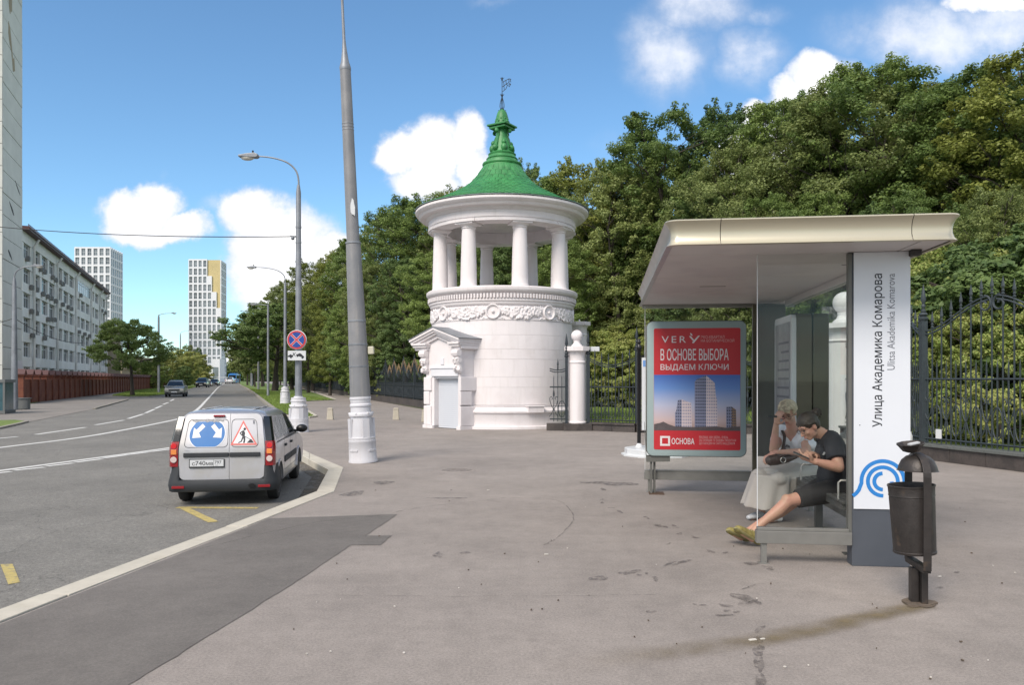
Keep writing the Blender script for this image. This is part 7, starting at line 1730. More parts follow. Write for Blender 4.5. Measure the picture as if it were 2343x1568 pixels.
P1_ = lambda x, y, z: hc + hm1 @ Vector((x * S, y * S, z * S)); rh = random.Random(8)
for i in range(150):
    a = rh.uniform(0, 2 * math.pi); e = rh.uniform(-.25, 1.0); x, y, z = math.cos(a) * math.sqrt(max(0, 1 - e * e)), math.sin(a) * math.sqrt(max(0, 1 - e * e)), e
    if y > .45 and z < .42: continue
    if z < -.1 and y > -.1: continue
    mb.ball(P1_(x * .078, -.016 + y * .096, .036 + z * .092), (.022 * S, .027 * S, .016 * S), 6, 5, frame((x + rh.uniform(-.5, .5), y, z * .5 - .4)))
for sg in (-1, 1): mb.ball(P1_(sg * .070, .02, .028), (.014 * S, .03 * S, .034 * S), 8, 6, hm1)
for i in range(22): x = rh.uniform(-.06, .06); mb.tube([P1_(x, .045, .108), P1_(x * 1.15 + .01, .082, .082), P1_(x * 1.25 + .015, .094, .056 + rh.uniform(-.012, .01))], [.012 * S, .010 * S, .005 * S], 5)
organic('hair', mb, .008, MT['blond'], b1, 2)
mb = MB()
mb.tube([pel + Vector((0, 0, -.03)), pel + Vector((0, 0, .05)), wai, che, che.lerp(nek, .5), nek - Vector((0, 0, .065)) - f1 * .02], [(.20 * S, .155 * S), (.20 * S, .155 * S), (.175 * S, .142 * S), (.188 * S, .145 * S), (.145 * S, .10 * S), (.085 * S, .075 * S)], 22, up=f1)
for sg in (-1, 1): mb.ball(che + f1 * .10 * S + r1 * sg * .075 * S - Vector((0, 0, .02)), .075 * S, 12, 10)
for sh_, el_ in ((shR, elR), (shL, elL)):
    mb.ball(sh_, .078 * S, 12, 10); e = sh_.lerp(el_, .52); mb.tube([che.lerp(sh_, .3), sh_, sh_.lerp(el_, .3), e], [.10 * S, .078 * S, .080 * S, .080 * S], 14)
mb.ball(q1(1852, 1020, 9.16), (.10, .11, .07), 12, 8)
organic('tshirt', mb, .009, MT['tee'], b1, 4)
vn = MB(); c0 = nek + f1 * .115 * S - Vector((0, 0, .045)); m_ = frame(f1)
vn.add([c0 + m_ @ Vector((-.07, .0, .03)), c0 + m_ @ Vector((.07, .0, .03)), c0 + m_ @ Vector((.035, .05, -.045)), c0 + m_ @ Vector((0, .075, -.10)), c0 + m_ @ Vector((-.035, .05, -.045)), c0 + m_ @ Vector((0, .03, -.02))], [(0, 5, 4), (5, 1, 2), (5, 2, 3), (5, 3, 4), (0, 1, 5)])
pm_ = che + f1 * .165 * S - Vector((0, 0, .10)) + r1 * .03
mb = MB(); mb.tube([pm_ + r1 * -.035 + Vector((0, 0, .03)), pm_ + r1 * .0 + Vector((0, 0, .045)), pm_ + r1 * .03 + Vector((0, 0, .015)), pm_ + r1 * -.01 - Vector((0, 0, .02)), pm_ + r1 * .04 - Vector((0, 0, .04))], .014, 6); mb.ball(pm_ + r1 * .06 - Vector((0, 0, .02)), (.02, .014, .03), 8, 6); part('shirt_print', mb, MT['inkgrey'], b1)
# skirt: lap, then a bell falling from the knees with folds
mb = MB()
mb.tube([pel + Vector((.03, 0, 0)), pel.lerp((kR + kL) / 2, .45), (kR + kL) / 2 + Vector((.02, .02, 0))], [(.22 * S, .15 * S), (.22 * S, .115 * S), (.20 * S, .085 * S)], 20, up=(0, 0, 1))
km = (kR + kL) / 2; hemc = q1(1752, 1160, 9.24); sk = []; nsk = 48; lv = 12
for i in range(lv + 1):
    t = i / lv; c = (km + Vector((.03, .02, .03))).lerp(hemc, t); row = []
    for j in range(nsk):
        a = 2 * math.pi * j / nsk; w = (.23 + .055 * t) * (1 + (.03 + .075 * t) * math.sin(7 * a + .6 + .8 * t) + .03 * t * math.sin(13 * a)); d_ = (.17 + .05 * t) * (1 + (.03 + .075 * t) * math.sin(7 * a + .6 + .8 * t))
        row.append(c + r1 * (w * math.cos(a)) + f1 * (d_ * math.sin(a)) + Vector((0, 0, (.015 * math.sin(3 * a) * t))))
    sk += row
mb.add(sk, [(i * nsk + j, i * nsk + (j + 1) % nsk, (i + 1) * nsk + (j + 1) % nsk, (i + 1) * nsk + j) for i in range(lv) for j in range(nsk)] + [tuple(range(nsk))[::-1], tuple(lv * nsk + j for j in range(nsk))])
for k_ in (kR, kL): mb.ball(k_, (.10, .10, .085), 12, 8)
mb.tube([pel.lerp(km, .5) + Vector((.05, -.05, -.02)), q1(1808, 1100, 9.1), q1(1812, 1128, 9.15)], [(.10, .10), (.09, .05), (.05, .03)], 10)
organic('skirt', mb, .012, MT['skirt'], b1, 5)
for a_ in (aR, aL):
    fz = Vector((a_.x, a_.y, .05)); mb = MB(); mb.tube([fz + Vector((.05, .02, .0)), fz + Vector((-.02, -.005, .01)), fz + Vector((-.12, -.045, .0)), fz + Vector((-.20, -.075, -.015))], [(.045, .045), (.05, .048), (.052, .038), (.035, .022)], 12); so = organic('shoe', mb, .008, MT['boardwhite'], b1, 3)
ph = MB(); ph.box((0, 0, 0), (.13, .016, .022), rot=frame((.35, -.9, .2))); tag(link('black_pen_case', ph.mesh('black_pen_case', MT['black'], None, bevel=.004), None, tuple(at(1767, 954, 9.06))), 'slim black case held in the blond woman\'s raised hand', 'case')
# brown bag in her lap
bg = thing('handbag', 'dark brown leather bag lying across the blond woman\'s lap', 'bag', tuple(at(1777, 1052, 8.93)))
mb = MB(); mb.tube([(.24, .03, .03), (.13, .02, .01), (0, 0, 0), (-.09, 0, -.015), (-.13, 0, -.02)], [(.04, .02), (.05, .05), (.055, .068), (.05, .060), (.025, .03)], 16, up=(0, 0, 1)); bb = organic('bag_body', mb, .008, MT['leather'], bg, 4)
mb = MB(); mb.tube([(.05 + .03 * math.cos(t), -.072, .0 + .03 * math.sin(t)) for t in np.linspace(0, 6.28, 14)], .006, 6); part('buckle', mb, MT['steel'], bb)
mb = MB(); B2 = Vector(bg.location); st = [at(1845, 1040, 9.08) - B2, at(1822, 1047, 8.98) - B2, Vector((.12, -.03, .06)), Vector((.02, -.07, .04))]; mb.tube(smooth_line(st, 4), .014, 6, sx=1.4, sy=.5)
st = [at(1790, 986, 9.44) - B2, at(1795, 1000, 9.33) - B2, at(1792, 1025, 9.25) - B2, at(1790, 1040, 9.1) - B2]; mb.tube(smooth_line(st, 4), .013, 6, sx=1.4, sy=.5); part('strap', mb, MT['leather'], bb)

# ---------------------------------------------------------------- woman in black
p2 = thing('person', 'dark haired seated woman in black shirt and shorts bent over her phone, legs stretched out', 'person', (*g(1725, 1250)[:2], 0))
B = Vector(p2.location)
f2 = Vector((-.97, -.20, 0)).normalized(); r2 = f2.cross(Vector((0, 0, 1)))
def q2(u, v, Y): return at(u, v, Y) - B
pel, wai, che, upb, nek = q2(1907, 1112, 8.12), q2(1912, 1082, 8.12), q2(1907, 1038, 8.08), q2(1897, 1008, 8.05), q2(1879, 994, 8.02)
hc = q2(1850, 976, 7.98); hm2 = frame((-.80, -.22, -.56), (-.4, 0, 1))
shN, shF = q2(1906, 1012, 7.88), q2(1893, 1010, 8.26)
elN, wrN = q2(1919, 1070, 7.72), q2(1862, 1056, 7.70)
elF, wrF = q2(1885, 1062, 8.22), q2(1860, 1040, 7.92)
mb = MB()
mb.tube([pel, wai, che, upb, nek], [(.165 * S, .125 * S), (.155 * S, .12 * S), (.165 * S, .115 * S), (.14 * S, .09 * S), (.06 * S, .058 * S)], 20, up=f2)
mb.tube([nek, nek.lerp(hc, .5), hc + hm2 @ Vector((0, -.03, -.02)) * S], [.062 * S, .056 * S, .054 * S], 14); head(mb, hc, hm2, S)
for sh_, el_, wr_ in ((shN, elN, wrN), (shF, elF, wrF)):
    mb.ball(sh_, .064 * S, 12, 10); mb.tube([upb.lerp(sh_, .4), sh_, sh_.lerp(el_, .5), el_], [.07 * S, .062 * S, .056 * S, .046 * S], 12); mb.ball(el_, .047 * S, 10, 8)
    mb.tube([el_, el_.lerp(wr_, .3), wr_], [.047 * S, .045 * S, .028 * S], 12)
hand(mb, wrN, q2(1842, 1049, 7.72) - wrN, Vector((.1, .5, .9)), S, .45, -1)
hand(mb, wrF, q2(1846, 1036, 7.80) - wrF, Vector((-.4, -.3, -.8)), S, .5, 1, (.4, 1, 1.2, 1.3))
kN, aN = q2(1803, 1147, 7.90), q2(1726, 1213, 7.86); kF, aF = q2(1815, 1150, 8.12), q2(1712, 1216, 8.04)
for hp, k_, a_ in ((pel - r2 * .10 * S - Vector((0, 0, .02)), kN, aN), (pel + r2 * .10 * S - Vector((0, 0, .02)), kF, aF)):
    mb.tube([hp, hp.lerp(k_, .35), hp.lerp(k_, .7), k_], [.090 * S, .083 * S, .068 * S, .053 * S], 14); mb.ball(k_ + Vector((-.01, 0, .008)), .055 * S, 10, 8)
    mb.tube([k_, k_.lerp(a_, .30) - Vector((0, 0, .012)), k_.lerp(a_, .65), a_], [.053 * S, .053 * S, .039 * S, .031 * S], 12)
feet = ((aN, q2(1731, 1240, 7.84), q2(1688, 1213, 7.78)), (aF, q2(1704, 1234, 8.0), q2(1670, 1217, 7.92)))
for a_, he, to in feet: mb.tube([a_, he.lerp(to, .25), he.lerp(to, .8)], [.034 * S, .036 * S, .026 * S], 10)
b2_ = organic('body', mb, .0075, MT['skinb'], p2, 5)
face_parts(hc, hm2, S, b2_)
P2_ = lambda x, y, z: hc + hm2 @ Vector((x * S, y * S, z * S))
mb = MB(); mb.ball(P2_(0, -.018, .040), (.081 * S, .099 * S, .089 * S), 18, 12, hm2); mb.ball(P2_(0, -.045, -.005), (.074 * S, .065 * S, .07 * S), 14, 10, hm2)
for sg in (-1, 1): mb.tube([P2_(sg * .055, .055, .062), P2_(sg * .075, .02, .035), P2_(sg * .072, -.04, .02)], [.016 * S, .016 * S, .02 * S], 8)
for i in range(26):
    a = rh.uniform(0, 6.28); mb.tube([P2_(0, -.10, .05), P2_(.035 * math.cos(a), -.125, .055 + .03 * math.sin(a)), P2_(.03 * math.cos(a + 1), -.155, .06 + .03 * math.sin(a + 1)), P2_(.045 * math.cos(a + 1.6), -.165, .05 + .045 * math.sin(a + 1.6))], [.016 * S, .015 * S, .013 * S, .005], 5)
mb.ball(P2_(0, -.125, .055), .040 * S, 12, 8); mb.tube([P2_(.02, -.14, .05), P2_(.04, -.16, .02), P2_(.035, -.17, -.03)], [.02, .016, .006], 6)
# keep the face clear
organic('hair', mb, .008, MT['brownhair'], b2_, 2)
mb = MB()
mb.tube([pel - Vector((0, 0, .10)), pel, wai, che, upb, upb.lerp(nek, .75)], [(.18 * S, .150 * S), (.175 * S, .148 * S), (.17 * S, .138 * S), (.172 * S, .126 * S), (.15 * S, .100 * S), (.080 * S, .072 * S)], 22, up=f2)
for sh_, el_ in ((shN, elN), (shF, elF)):
    mb.ball(sh_, .082 * S, 12, 10); mb.tube([upb.lerp(sh_, .3), sh_, sh_.lerp(el_, .4), sh_.lerp(el_, .70)], [.10 * S, .082 * S, .084 * S, .086 * S], 14)
mb.ball(che + f2 * .085, (.11, .15, .15), 12, 10); mb.ball(wai + f2 * .075 - Vector((0, 0, .03)), (.12, .16, .15), 12, 10)
organic('shirt', mb, .010, MT['navy'], b2_, 3)
mb = MB(); mb.tube([nek + Vector((.035, 0, -.02)) + r2 * .075, nek + Vector((.06, 0, .02)), nek + Vector((.035, 0, -.02)) - r2 * .075, nek + f2 * .06 - Vector((0, 0, .06))], .022, 8, sx=1.0, sy=.6); part('collar', mb, MT['navy'], b2_)
mb = MB(); cc = che + f2 * .19 - r2 * .09 + Vector((0, 0, .02))
for t in range(6): mb.ball(cc + Vector((rh.uniform(-.012, .012), -.04 + rh.uniform(-.006, .006), rh.uniform(-.018, .018))), .006, 6, 4)
part('shirt_emblem', mb, MT['boardwhite'], b2_)
mb = MB()
for hp, k_, e in ((pel - r2 * .10 * S - Vector((0, 0, .02)), kN, .83), (pel + r2 * .10 * S - Vector((0, 0, .02)), kF, .78)):
    mb.tube([hp + Vector((.06, 0, .0)), hp, hp.lerp(k_, .4), hp.lerp(k_, e)], [.10 * S, .112 * S, .100 * S, .084 * S], 16)
mb.ball(pel - Vector((-.03, 0, .06)), (.18, .24, .12), 14, 10)
organic('shorts', mb, .010, MT['shorts'], b2_, 4)
for (a_, he, to) in feet:
    d = (to - he).normalized(); nrm = (a_ - he); nrm = (nrm - d * nrm.dot(d)).normalized()
    mb = MB(); mb.tube([he - d * .02 + nrm * .035, he + d * .05 + nrm * .035, he.lerp(to, .55) + nrm * .02, to + nrm * .012, to + d * .03 + nrm * .01], [(.040 * S, .046 * S), (.044 * S, .055 * S), (.044 * S, .042 * S), (.046 * S, .032 * S), (.026 * S, .018 * S)], 14, up=nrm)
    mb.tube([he + nrm * .03 + d * .015, a_.lerp(he, .45)], [.045 * S, .040 * S], 12); so = organic('sneaker', mb, .008, MT['sneaker'], b2_, 2)
    mb = MB(); mb.tube([he - d * .035 - nrm * .006, he + d * .06 - nrm * .008, he.lerp(to, .6) - nrm * .010, to - nrm * .004, to + d * .035 + nrm * .004], [(.040 * S, .014), (.043 * S, .015), (.046 * S, .015), (.046 * S, .014), (.024 * S, .010)], 12, up=nrm); part('sole', mb, MT['bluesole'], so, 50)
    mb = MB()
    for t in (.38, .48, .58): c = he.lerp(to, t) + nrm * (.082 - .05 * t); s_ = d.cross(nrm); mb.tube([c - s_ * .035, c + nrm * .008, c + s_ * .035], .006, 5)
    part('lace', mb, MT['sole'], so)
pt_ = at(1833, 1043, 7.71); mb = MB(); mb.box((0, 0, 0), (.085, .165, .011), rot=frame((-.8, .35, .38), (.3, .1, .9)))
fo_ = thing('phone', 'dark smartphone held by the woman in black', 'phone', tuple(pt_)); part('case', mb, MT['black'], fo_, None, bevel=.006); mb = MB(); mb.box((0, 0, .0), (.074, .15, .0135), rot=frame((-.8, .35, .38), (.3, .1, .9))); part('screen', mb, MT['carglass'], fo_, None)
rbp = sw_(.30, .72); rb_ = thing('red_bag', 'red bag on the bench behind the woman in black', 'bag', (rbp.x, rbp.y, .545), RZS)
mb = MB(); mb.tube([(0, 0, 0), (0, 0, .08), (.01, 0, .22), (0, 0, .34), (0, 0, .40)], [(.07, .10), (.08, .13), (.08, .13), (.06, .11), (.02, .05)], 14, up=(0, 1, 0)); rbb = organic('bag_body', mb, .01, MT['redbag'], rb_, 3)
mb = MB(); mb.tube([(0, -.06, .36), (0, -.04, .47), (0, .04, .47), (0, .06, .36)], .010, 6); part('handle', mb, MT['redbag'], rbb)

# ================================================================== TREES
def leaf_mesh(name, pos, nrm, size, mat, seed, fold=.3):
    rs = np.random.RandomState(seed); n = len(pos)
    a = rs.normal(size=(n, 3)); t = a - nrm * np.sum(a * nrm, 1, keepdims=True); t /= np.linalg.norm(t, axis=1, keepdims=True) + 1e-9; b = np.cross(nrm, t)
    s = size * rs.uniform(.6, 1.35, (n, 1)); w = s * rs.uniform(.55, .85, (n, 1))
    v = np.empty((n, 4, 3)); v[:, 0] = pos - t * s; v[:, 1] = pos + b * w + nrm * s * fold * .5; v[:, 2] = pos + t * s - nrm * s * fold * .4; v[:, 3] = pos - b * w + nrm * s * fold * .5
    me = bpy.data.meshes.new(name); me.vertices.add(n * 4); me.vertices.foreach_set('co', v.ravel()); me.loops.add(n * 4); me.loops.foreach_set('vertex_index', np.arange(n * 4)); me.polygons.add(n); me.polygons.foreach_set('loop_start', np.arange(n) * 4)
    me.materials.append(mat); me.update(calc_edges=True); return me
def make_tree(seed, h, cr, tr, fb, nclump, per, ls, mat, shape='oval', lean=0, gap=.0):
    """returns trunk and crown meshes; trunk at origin, height h, crown radius cr, first boughs at fb*h"""
    rs = np.random.RandomState(seed); mb = MB()
    top = Vector((rs.normal(0, .04) * h + lean, rs.normal(0, .04) * h, h * .86)); pts = []
    for i in range(9):
        t = i / 8; pts.append(Vector((top.x * t ** 1.5 + rs.normal(0, .012) * h * t, top.y * t ** 1.5 + rs.normal(0, .012) * h * t, top.z * t)))
    mb.tube(pts, [tr * 1.25] + [tr * (1 - .85 * i / 8) for i in range(1, 9)], 9)
    def env(z):
        t = (z / h - fb) / (1 - fb); t = min(max(t, 0), 1)
        if shape == 'oval': return cr * (math.sin(math.pi * min(1, (t * .86 + .10))) ** .75)
        if shape == 'dome': return cr * math.sqrt(max(0, 1 - (max(0, t - .25) / .75) ** 2)) * (.62 + .38 * min(1, t / .25))
        return cr * (1 - t * .7)
    lobes = [(rs.uniform(0, 6.28), rs.uniform(fb, 1), rs.uniform(-.38, .36)) for _ in range(14)]
    def envl(a, z):
        r = env(z)
        for (la, lz, lk) in lobes: r *= 1 + lk * math.exp(-((math.cos(a - la) - 1) ** 2) * 6 - ((z / h - lz) / .13) ** 2)
        return r
    clumps = []
    nb = 16
    for i in range(nb):
        zt = h * (fb + (.84 - fb) * (i + .3) / nb); a = i * 2.4 + rs.normal(0, .35); t = zt / (h * .86); k = min(int(t * 8), 7); base = pts[k].lerp(pts[k + 1], t * 8 - k)
        ln = envl(a, min(zt + h * .08, h * .97)) * rs.uniform(.72, .98); rise = h * rs.uniform(.04, .15)
        e = base + Vector((math.cos(a) * ln, math.sin(a) * ln, rise)); m1 = base.lerp(e, .5) + Vector((rs.normal(0, .05) * h, rs.normal(0, .05) * h, rs.uniform(-.01, .03) * h)) * .6; r0 = tr * (.42 - .22 * i / nb)
        mb.tube([base, m1, e], [r0, r0 * .6, r0 * .2], 6)
        for q in range(4):
            s0 = base.lerp(m1, .6) if q == 0 else m1.lerp(e, (q - 1) / 3); aa = a + rs.normal(0, .9); l2 = ln * rs.uniform(.25, .5); s1 = s0 + Vector((math.cos(aa) * l2, math.sin(aa) * l2, l2 * rs.uniform(-.1, .7))); mb.tube([s0, s0.lerp(s1, .5) + Vector((0, 0, l2 * .08)), s1], [r0 * .4, r0 * .25, r0 * .08], 5); clumps.append((s1, 1.0))
        clumps.append((e, 1.1))
    while len(clumps) < nclump:
        z = h * (fb + (1 - fb) * rs.uniform(.0, .97)); a = rs.uniform(0, 6.28); r = envl(a, z) * (rs.uniform(0.40, 1) ** .6) * (1.14 if rs.rand() < .12 else 1); c = Vector((math.cos(a) * r + top.x * (z / h) ** 1.5, math.sin(a) * r + top.y * (z / h) ** 1.5, z))
        if gap and math.sin(c.x * 1.3 + seed) * math.sin(c.y * 1.1) * math.sin(c.z * .9 + seed) > .5 - gap: continue
        clumps.append((c, rs.uniform(.55, 1.15)))
    for q in range(nclump // 4):
        z = h * (fb + (1 - fb) * rs.uniform(.25, .98)); a = rs.uniform(0, 6.28); r = envl(a, z) * rs.uniform(.98, 1.12); sp = Vector((math.cos(a) * r + top.x * (z / h) ** 1.5, math.sin(a) * r + top.y * (z / h) ** 1.5, z + rs.uniform(0, .03) * h)); r2 = r * .6; s0 = Vector((math.cos(a) * r2 + top.x * (z / h) ** 1.5, math.sin(a) * r2 + top.y * (z / h) ** 1.5, z - .05 * h)); mb.tube([s0, s0.lerp(sp, .5) + Vector((0, 0, .01 * h)), sp], [.035, .025, .012], 4)
        for w_, k_ in ((1, .42), (.86, .38), (.72, .4)): clumps.append((s0.lerp(sp, w_), k_ * rs.uniform(.8, 1.2)))
    P_, N_ = [], []
    axis = np.array([top.x * .6, top.y * .6, h * (fb + .35 * (1 - fb))])
    for c, k in clumps:
        n = int(per * k * k); R_ = cr * .118 * k; d = rs.normal(size=(n, 3)); d /= np.linalg.norm(d, axis=1, keepdims=True); d[:, 2] = d[:, 2] * .75 + .12; rad = R_ * rs.uniform(.25, 1.0, (n, 1)) ** .5; c = np.array(c); p = c + d * rad * np.array([1.15, 1.15, .8]) + rs.normal(0, .06 * R_, (n, 3))
        out = c - axis; out /= np.linalg.norm(out) + 1e-9; nn = d * .55 + out * .35 + np.array([0, 0, .55]) + rs.normal(0, .45, (n, 3)); nn /= np.linalg.norm(nn, axis=1, keepdims=True); P_.append(p); N_.append(nn)
    P_ = np.concatenate(P_); N_ = np.concatenate(N_); ok = P_[:, 2] > .15
    return mb.mesh('trunk', MT['bark'], 60), leaf_mesh('crown', P_[ok], N_[ok], ls, mat, seed)
_tm = {}
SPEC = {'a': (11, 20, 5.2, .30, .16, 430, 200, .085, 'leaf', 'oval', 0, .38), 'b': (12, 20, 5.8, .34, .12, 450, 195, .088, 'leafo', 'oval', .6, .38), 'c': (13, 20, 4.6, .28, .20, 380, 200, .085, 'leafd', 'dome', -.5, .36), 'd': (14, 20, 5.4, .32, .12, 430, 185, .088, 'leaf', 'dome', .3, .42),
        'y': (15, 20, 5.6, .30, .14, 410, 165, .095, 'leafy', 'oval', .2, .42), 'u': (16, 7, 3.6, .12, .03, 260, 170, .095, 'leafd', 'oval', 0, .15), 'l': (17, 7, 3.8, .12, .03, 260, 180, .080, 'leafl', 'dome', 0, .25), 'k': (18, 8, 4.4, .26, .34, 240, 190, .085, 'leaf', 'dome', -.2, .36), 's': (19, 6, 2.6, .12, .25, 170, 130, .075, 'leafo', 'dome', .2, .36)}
def zone(u):
    for lim, nm in ((2090, 'behind the park railing at the right edge'), (1720, 'behind the name column half of the bus shelter'), (1450, 'behind the advertising end of the bus shelter'), (1310, 'between the rotunda and the bus shelter'), (1000, 'right behind the rotunda'), (840, 'between the big leaning lamp post and the rotunda'), (700, 'behind the big leaning lamp post')):
        if u > lim: return nm
    return 'behind the signed lamp post'
rt = random.Random(33)
def tree(kind, x, y, h, label, z=0.0, wide=1.0, group=None, name=None, cat=None):
    if kind not in _tm:
        s = SPEC[kind]; _tm[kind] = make_tree(s[0], s[1], s[2], s[3], s[4], s[5], s[6], s[7], MT[s[8]], s[9], s[10], s[11])
    k = h / SPEC[kind][1]; shrub = kind in 'ul'
    o = thing(name or ('shrub' if shrub else 'tree'), label, cat or ('shrub' if shrub else 'tree'), (x, y, z), rt.uniform(0, 6.28), group); o.scale = (k * wide, k * wide, k)
    link('trunk', _tm[kind][0], o); link('crown', _tm[kind][1], o); return o
def tree_px(kind, u, vt, Y, label, wide=1.0, group=None, z=0.0):
    X = kk(u) * Y; h = H + (V0 - vt) / F * Y - z; return tree(kind, X, Y, h, label, z, wide, group)
GW = 'trees of the park wood'
LW = 'tall broad-leaved tree of the park wood, its crown merging with its neighbours'
# skyline trees, right to left
for (k, u, vt, Y, w, lab) in (('y', 2345, 120, 34, 1.05, 'yellowing tall tree at the right edge above the park railing'), ('a', 2265, 165, 37, 1.0, 'tall green tree just inside the right edge, behind the bus shelter roof corner'), ('b', 2190, 180, 41, .9, LW), ('a', 2060, 128, 40, 1.0, 'highest topped tree above the right part of the shelter roof'),
        ('d', 1985, 150, 44, .85, LW), ('b', 1905, 205, 42, 1.0, 'broad olive green tree above the middle of the shelter roof'), ('c', 1830, 215, 47, .9, LW), ('d', 1770, 215, 45, .75, 'slender pointed tree in front of the bright cloud above the shelter'), ('b', 1700, 330, 44, .9, LW), ('c', 1625, 240, 50, .85, 'tree with open airy top left of the bright cloud, right of the rotunda'), ('a', 1545, 248, 51, .95, 'dense round topped tree above the left end of the shelter roof'),
        ('d', 1480, 330, 52, .8, LW), ('b', 1420, 385, 50, .9, LW), ('y', 1340, 362, 54, .9, 'yellowish open crowned tree just right of the green rotunda roof'), ('a', 1240, 405, 56, .9, LW), ('c', 1185, 372, 66, .7, 'dark tree top showing beside the green roof bell'), ('b', 1070, 412, 60, .9, 'tree whose top shows left of the rotunda roof'), ('a', 1010, 435, 62, 1.0, LW), ('d', 945, 452, 66, .95, 'tall tree between the big lamp post and the rotunda'), ('b', 885, 488, 72, .95, LW), ('a', 830, 545, 80, .9, 'tree directly behind the big lamp post'), ('y', 775, 572, 92, .95, 'yellow green tree right of the signed lamp post'), ('y', 715, 592, 106, .95, 'yellow green tree behind the signed lamp post'), ('b', 668, 640, 125, .9, LW), ('y', 635, 662, 145, .9, 'yellowing tree just left of the signed lamp post top'), ('a', 600, 690, 175, .9, LW), ('b', 580, 735, 220, .9, LW), ('c', 565, 780, 280, .9, LW)):
    tree_px(k, u, vt, Y, lab if lab != LW else 'tall skyline tree ' + zone(u), w, GW)
# second rank filling the wood
for i in range(40):
    t = i / 39.0; u = 2420 - t * 1840; vs_ = float(np.interp(u, [560, 640, 720, 800, 900, 1000, 1100, 1240, 1340, 1450, 1550, 1640, 1700, 1770, 1900, 2060, 2200, 2420], [790, 690, 640, 600, 520, 480, 450, 450, 430, 400, 330, 330, 420, 300, 280, 220, 250, 220])); Y = float(np.interp(u, [560, 700, 900, 1100, 1500, 1900, 2420], [290, 135, 84, 70, 62, 56, 48])) + rt.uniform(-4, 6)
    if 1640 < u < 1760: vs_ += 110
    tree_px(rt.choice('abcd'), u + rt.uniform(-20, 20), vs_ + rt.uniform(40, 130), Y, 'second rank wood tree ' + zone(u), rt.uniform(.7, 1.0), GW)
# lower front rank behind the railings
for (k, u, vt, Y, w) in (('b', 2310, 420, 25, .8), ('d', 2200, 470, 27, .8), ('a', 2100, 430, 30, .8), ('c', 1990, 470, 33, .8), ('d', 1880, 430, 36, .8), ('a', 1780, 440, 37, .8), ('b', 1690, 460, 38, .8), ('c', 1600, 430, 44, .9), ('d', 1500, 470, 52, .9), ('c', 1420, 500, 55, .9), ('a', 1350, 520, 55, .8), ('d', 1260, 540, 46, .9), ('c', 1170, 520, 48, .9), ('d', 1090, 560, 50, .9), ('a', 1000, 570, 53, .9), ('c', 930, 590, 57, .9), ('b', 870, 600, 62, .9), ('d', 810, 630, 70, .9), ('y', 755, 660, 80, .9), ('b', 705, 690, 95, .9)):
    tree_px(k, u, vt, Y, 'low front rank wood tree ' + zone(u), w, GW)
SL = 'low dark shrub in the undergrowth behind the railing'
for i in range(34):
    t = i / 33.0; u = 2440 - t * 1760; Y = float(np.interp(u, [690, 800, 900, 1000, 1300, 1500, 1800, 1950, 2150, 2280, 2440], [150, 85, 62, 56, 56, 54, 44, 36, 30, 20, 18.5])) + rt.uniform(0, 5)
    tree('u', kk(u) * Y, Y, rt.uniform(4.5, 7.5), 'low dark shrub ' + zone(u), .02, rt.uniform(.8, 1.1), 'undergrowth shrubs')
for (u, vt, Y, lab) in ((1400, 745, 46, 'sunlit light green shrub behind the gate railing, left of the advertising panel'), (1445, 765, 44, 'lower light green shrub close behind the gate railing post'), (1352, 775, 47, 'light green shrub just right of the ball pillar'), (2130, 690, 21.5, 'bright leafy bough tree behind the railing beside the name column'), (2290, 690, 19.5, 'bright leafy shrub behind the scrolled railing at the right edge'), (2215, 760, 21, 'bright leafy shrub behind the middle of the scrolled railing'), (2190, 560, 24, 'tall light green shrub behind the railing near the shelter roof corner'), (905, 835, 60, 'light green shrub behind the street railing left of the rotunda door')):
    h = H + (V0 - vt) / F * Y; tree('l', kk(u) * Y, Y, h, lab, .02, .75 if u > 2000 else .8)
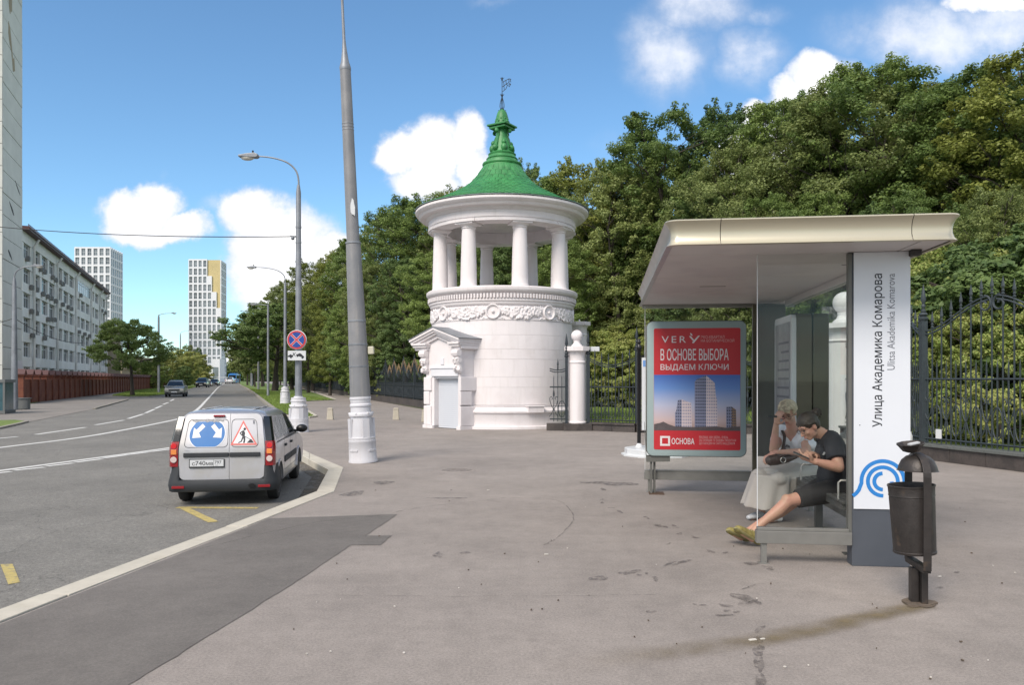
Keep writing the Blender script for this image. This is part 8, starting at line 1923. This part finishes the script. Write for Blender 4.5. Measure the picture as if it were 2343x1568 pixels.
# left side and verges
p = g(303, 906, -.1); o = tree('k', p[0], p[1], (906 - 733) / F * p[1], 'lone dark oak with short thick trunk on the far verge', -.1, .78)
o.rotation_euler.z = 2.2
p = g(629, 895); tree('k', p[0], p[1], (895 - 700) / F * p[1], 'dark spreading tree with thick trunk in the right verge', .02, 1.05)
for (k, u, v, vt, w, lab) in (('s', 566, 882, 745, .75, 'airy tree in the right verge reaching over the street'), ('s', 583, 886, 765, .8, 'small low tree in the right verge beside the green post'), ('s', 548, 878, 790, .6, 'small tree far along the right verge'), ('y', 655, 884, 690, .6, 'yellowing tree at the path edge behind the second lamp post'), ('s', 603, 884, 770, 1.0, 'leaning small tree in the verge before the railing')):
    p = g(u, v); tree(k, p[0], p[1], (v - vt) / F * p[1], lab, .02, w)
LB_ = 'sunlit yellow green tree beyond the brick fence'
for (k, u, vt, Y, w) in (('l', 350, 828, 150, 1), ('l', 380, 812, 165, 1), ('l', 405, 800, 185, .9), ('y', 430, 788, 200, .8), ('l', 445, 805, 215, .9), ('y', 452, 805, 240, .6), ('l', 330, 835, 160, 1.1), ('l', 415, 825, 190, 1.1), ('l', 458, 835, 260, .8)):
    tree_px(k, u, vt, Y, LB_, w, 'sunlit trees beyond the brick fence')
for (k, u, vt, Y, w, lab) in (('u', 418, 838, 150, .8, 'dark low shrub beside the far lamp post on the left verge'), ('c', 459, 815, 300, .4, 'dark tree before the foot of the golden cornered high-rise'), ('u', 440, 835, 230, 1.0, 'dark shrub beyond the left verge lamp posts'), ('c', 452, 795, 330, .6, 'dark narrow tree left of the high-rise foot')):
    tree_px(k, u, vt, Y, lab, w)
mw = []
rs = np.random.RandomState(77); n = 40000; cx = rs.uniform(-232, -95, n); hh = 9 + 5 * np.sin(cx * .21) + 3 * np.sin(cx * .63 + 1); pos = np.c_[cx, rs.uniform(560, 585, n), rs.uniform(0, 1, n) ** .8 * (hh + rs.normal(0, .8, n))]; nr = rs.normal(size=(n, 3)) * .6 + np.array([0, -.5, .6]); nr /= np.linalg.norm(nr, axis=1, keepdims=True)
o = link('far_wood', leaf_mesh('far_wood', pos, nr, .75, MT['leafd'], 78)); o['kind'] = 'stuff'
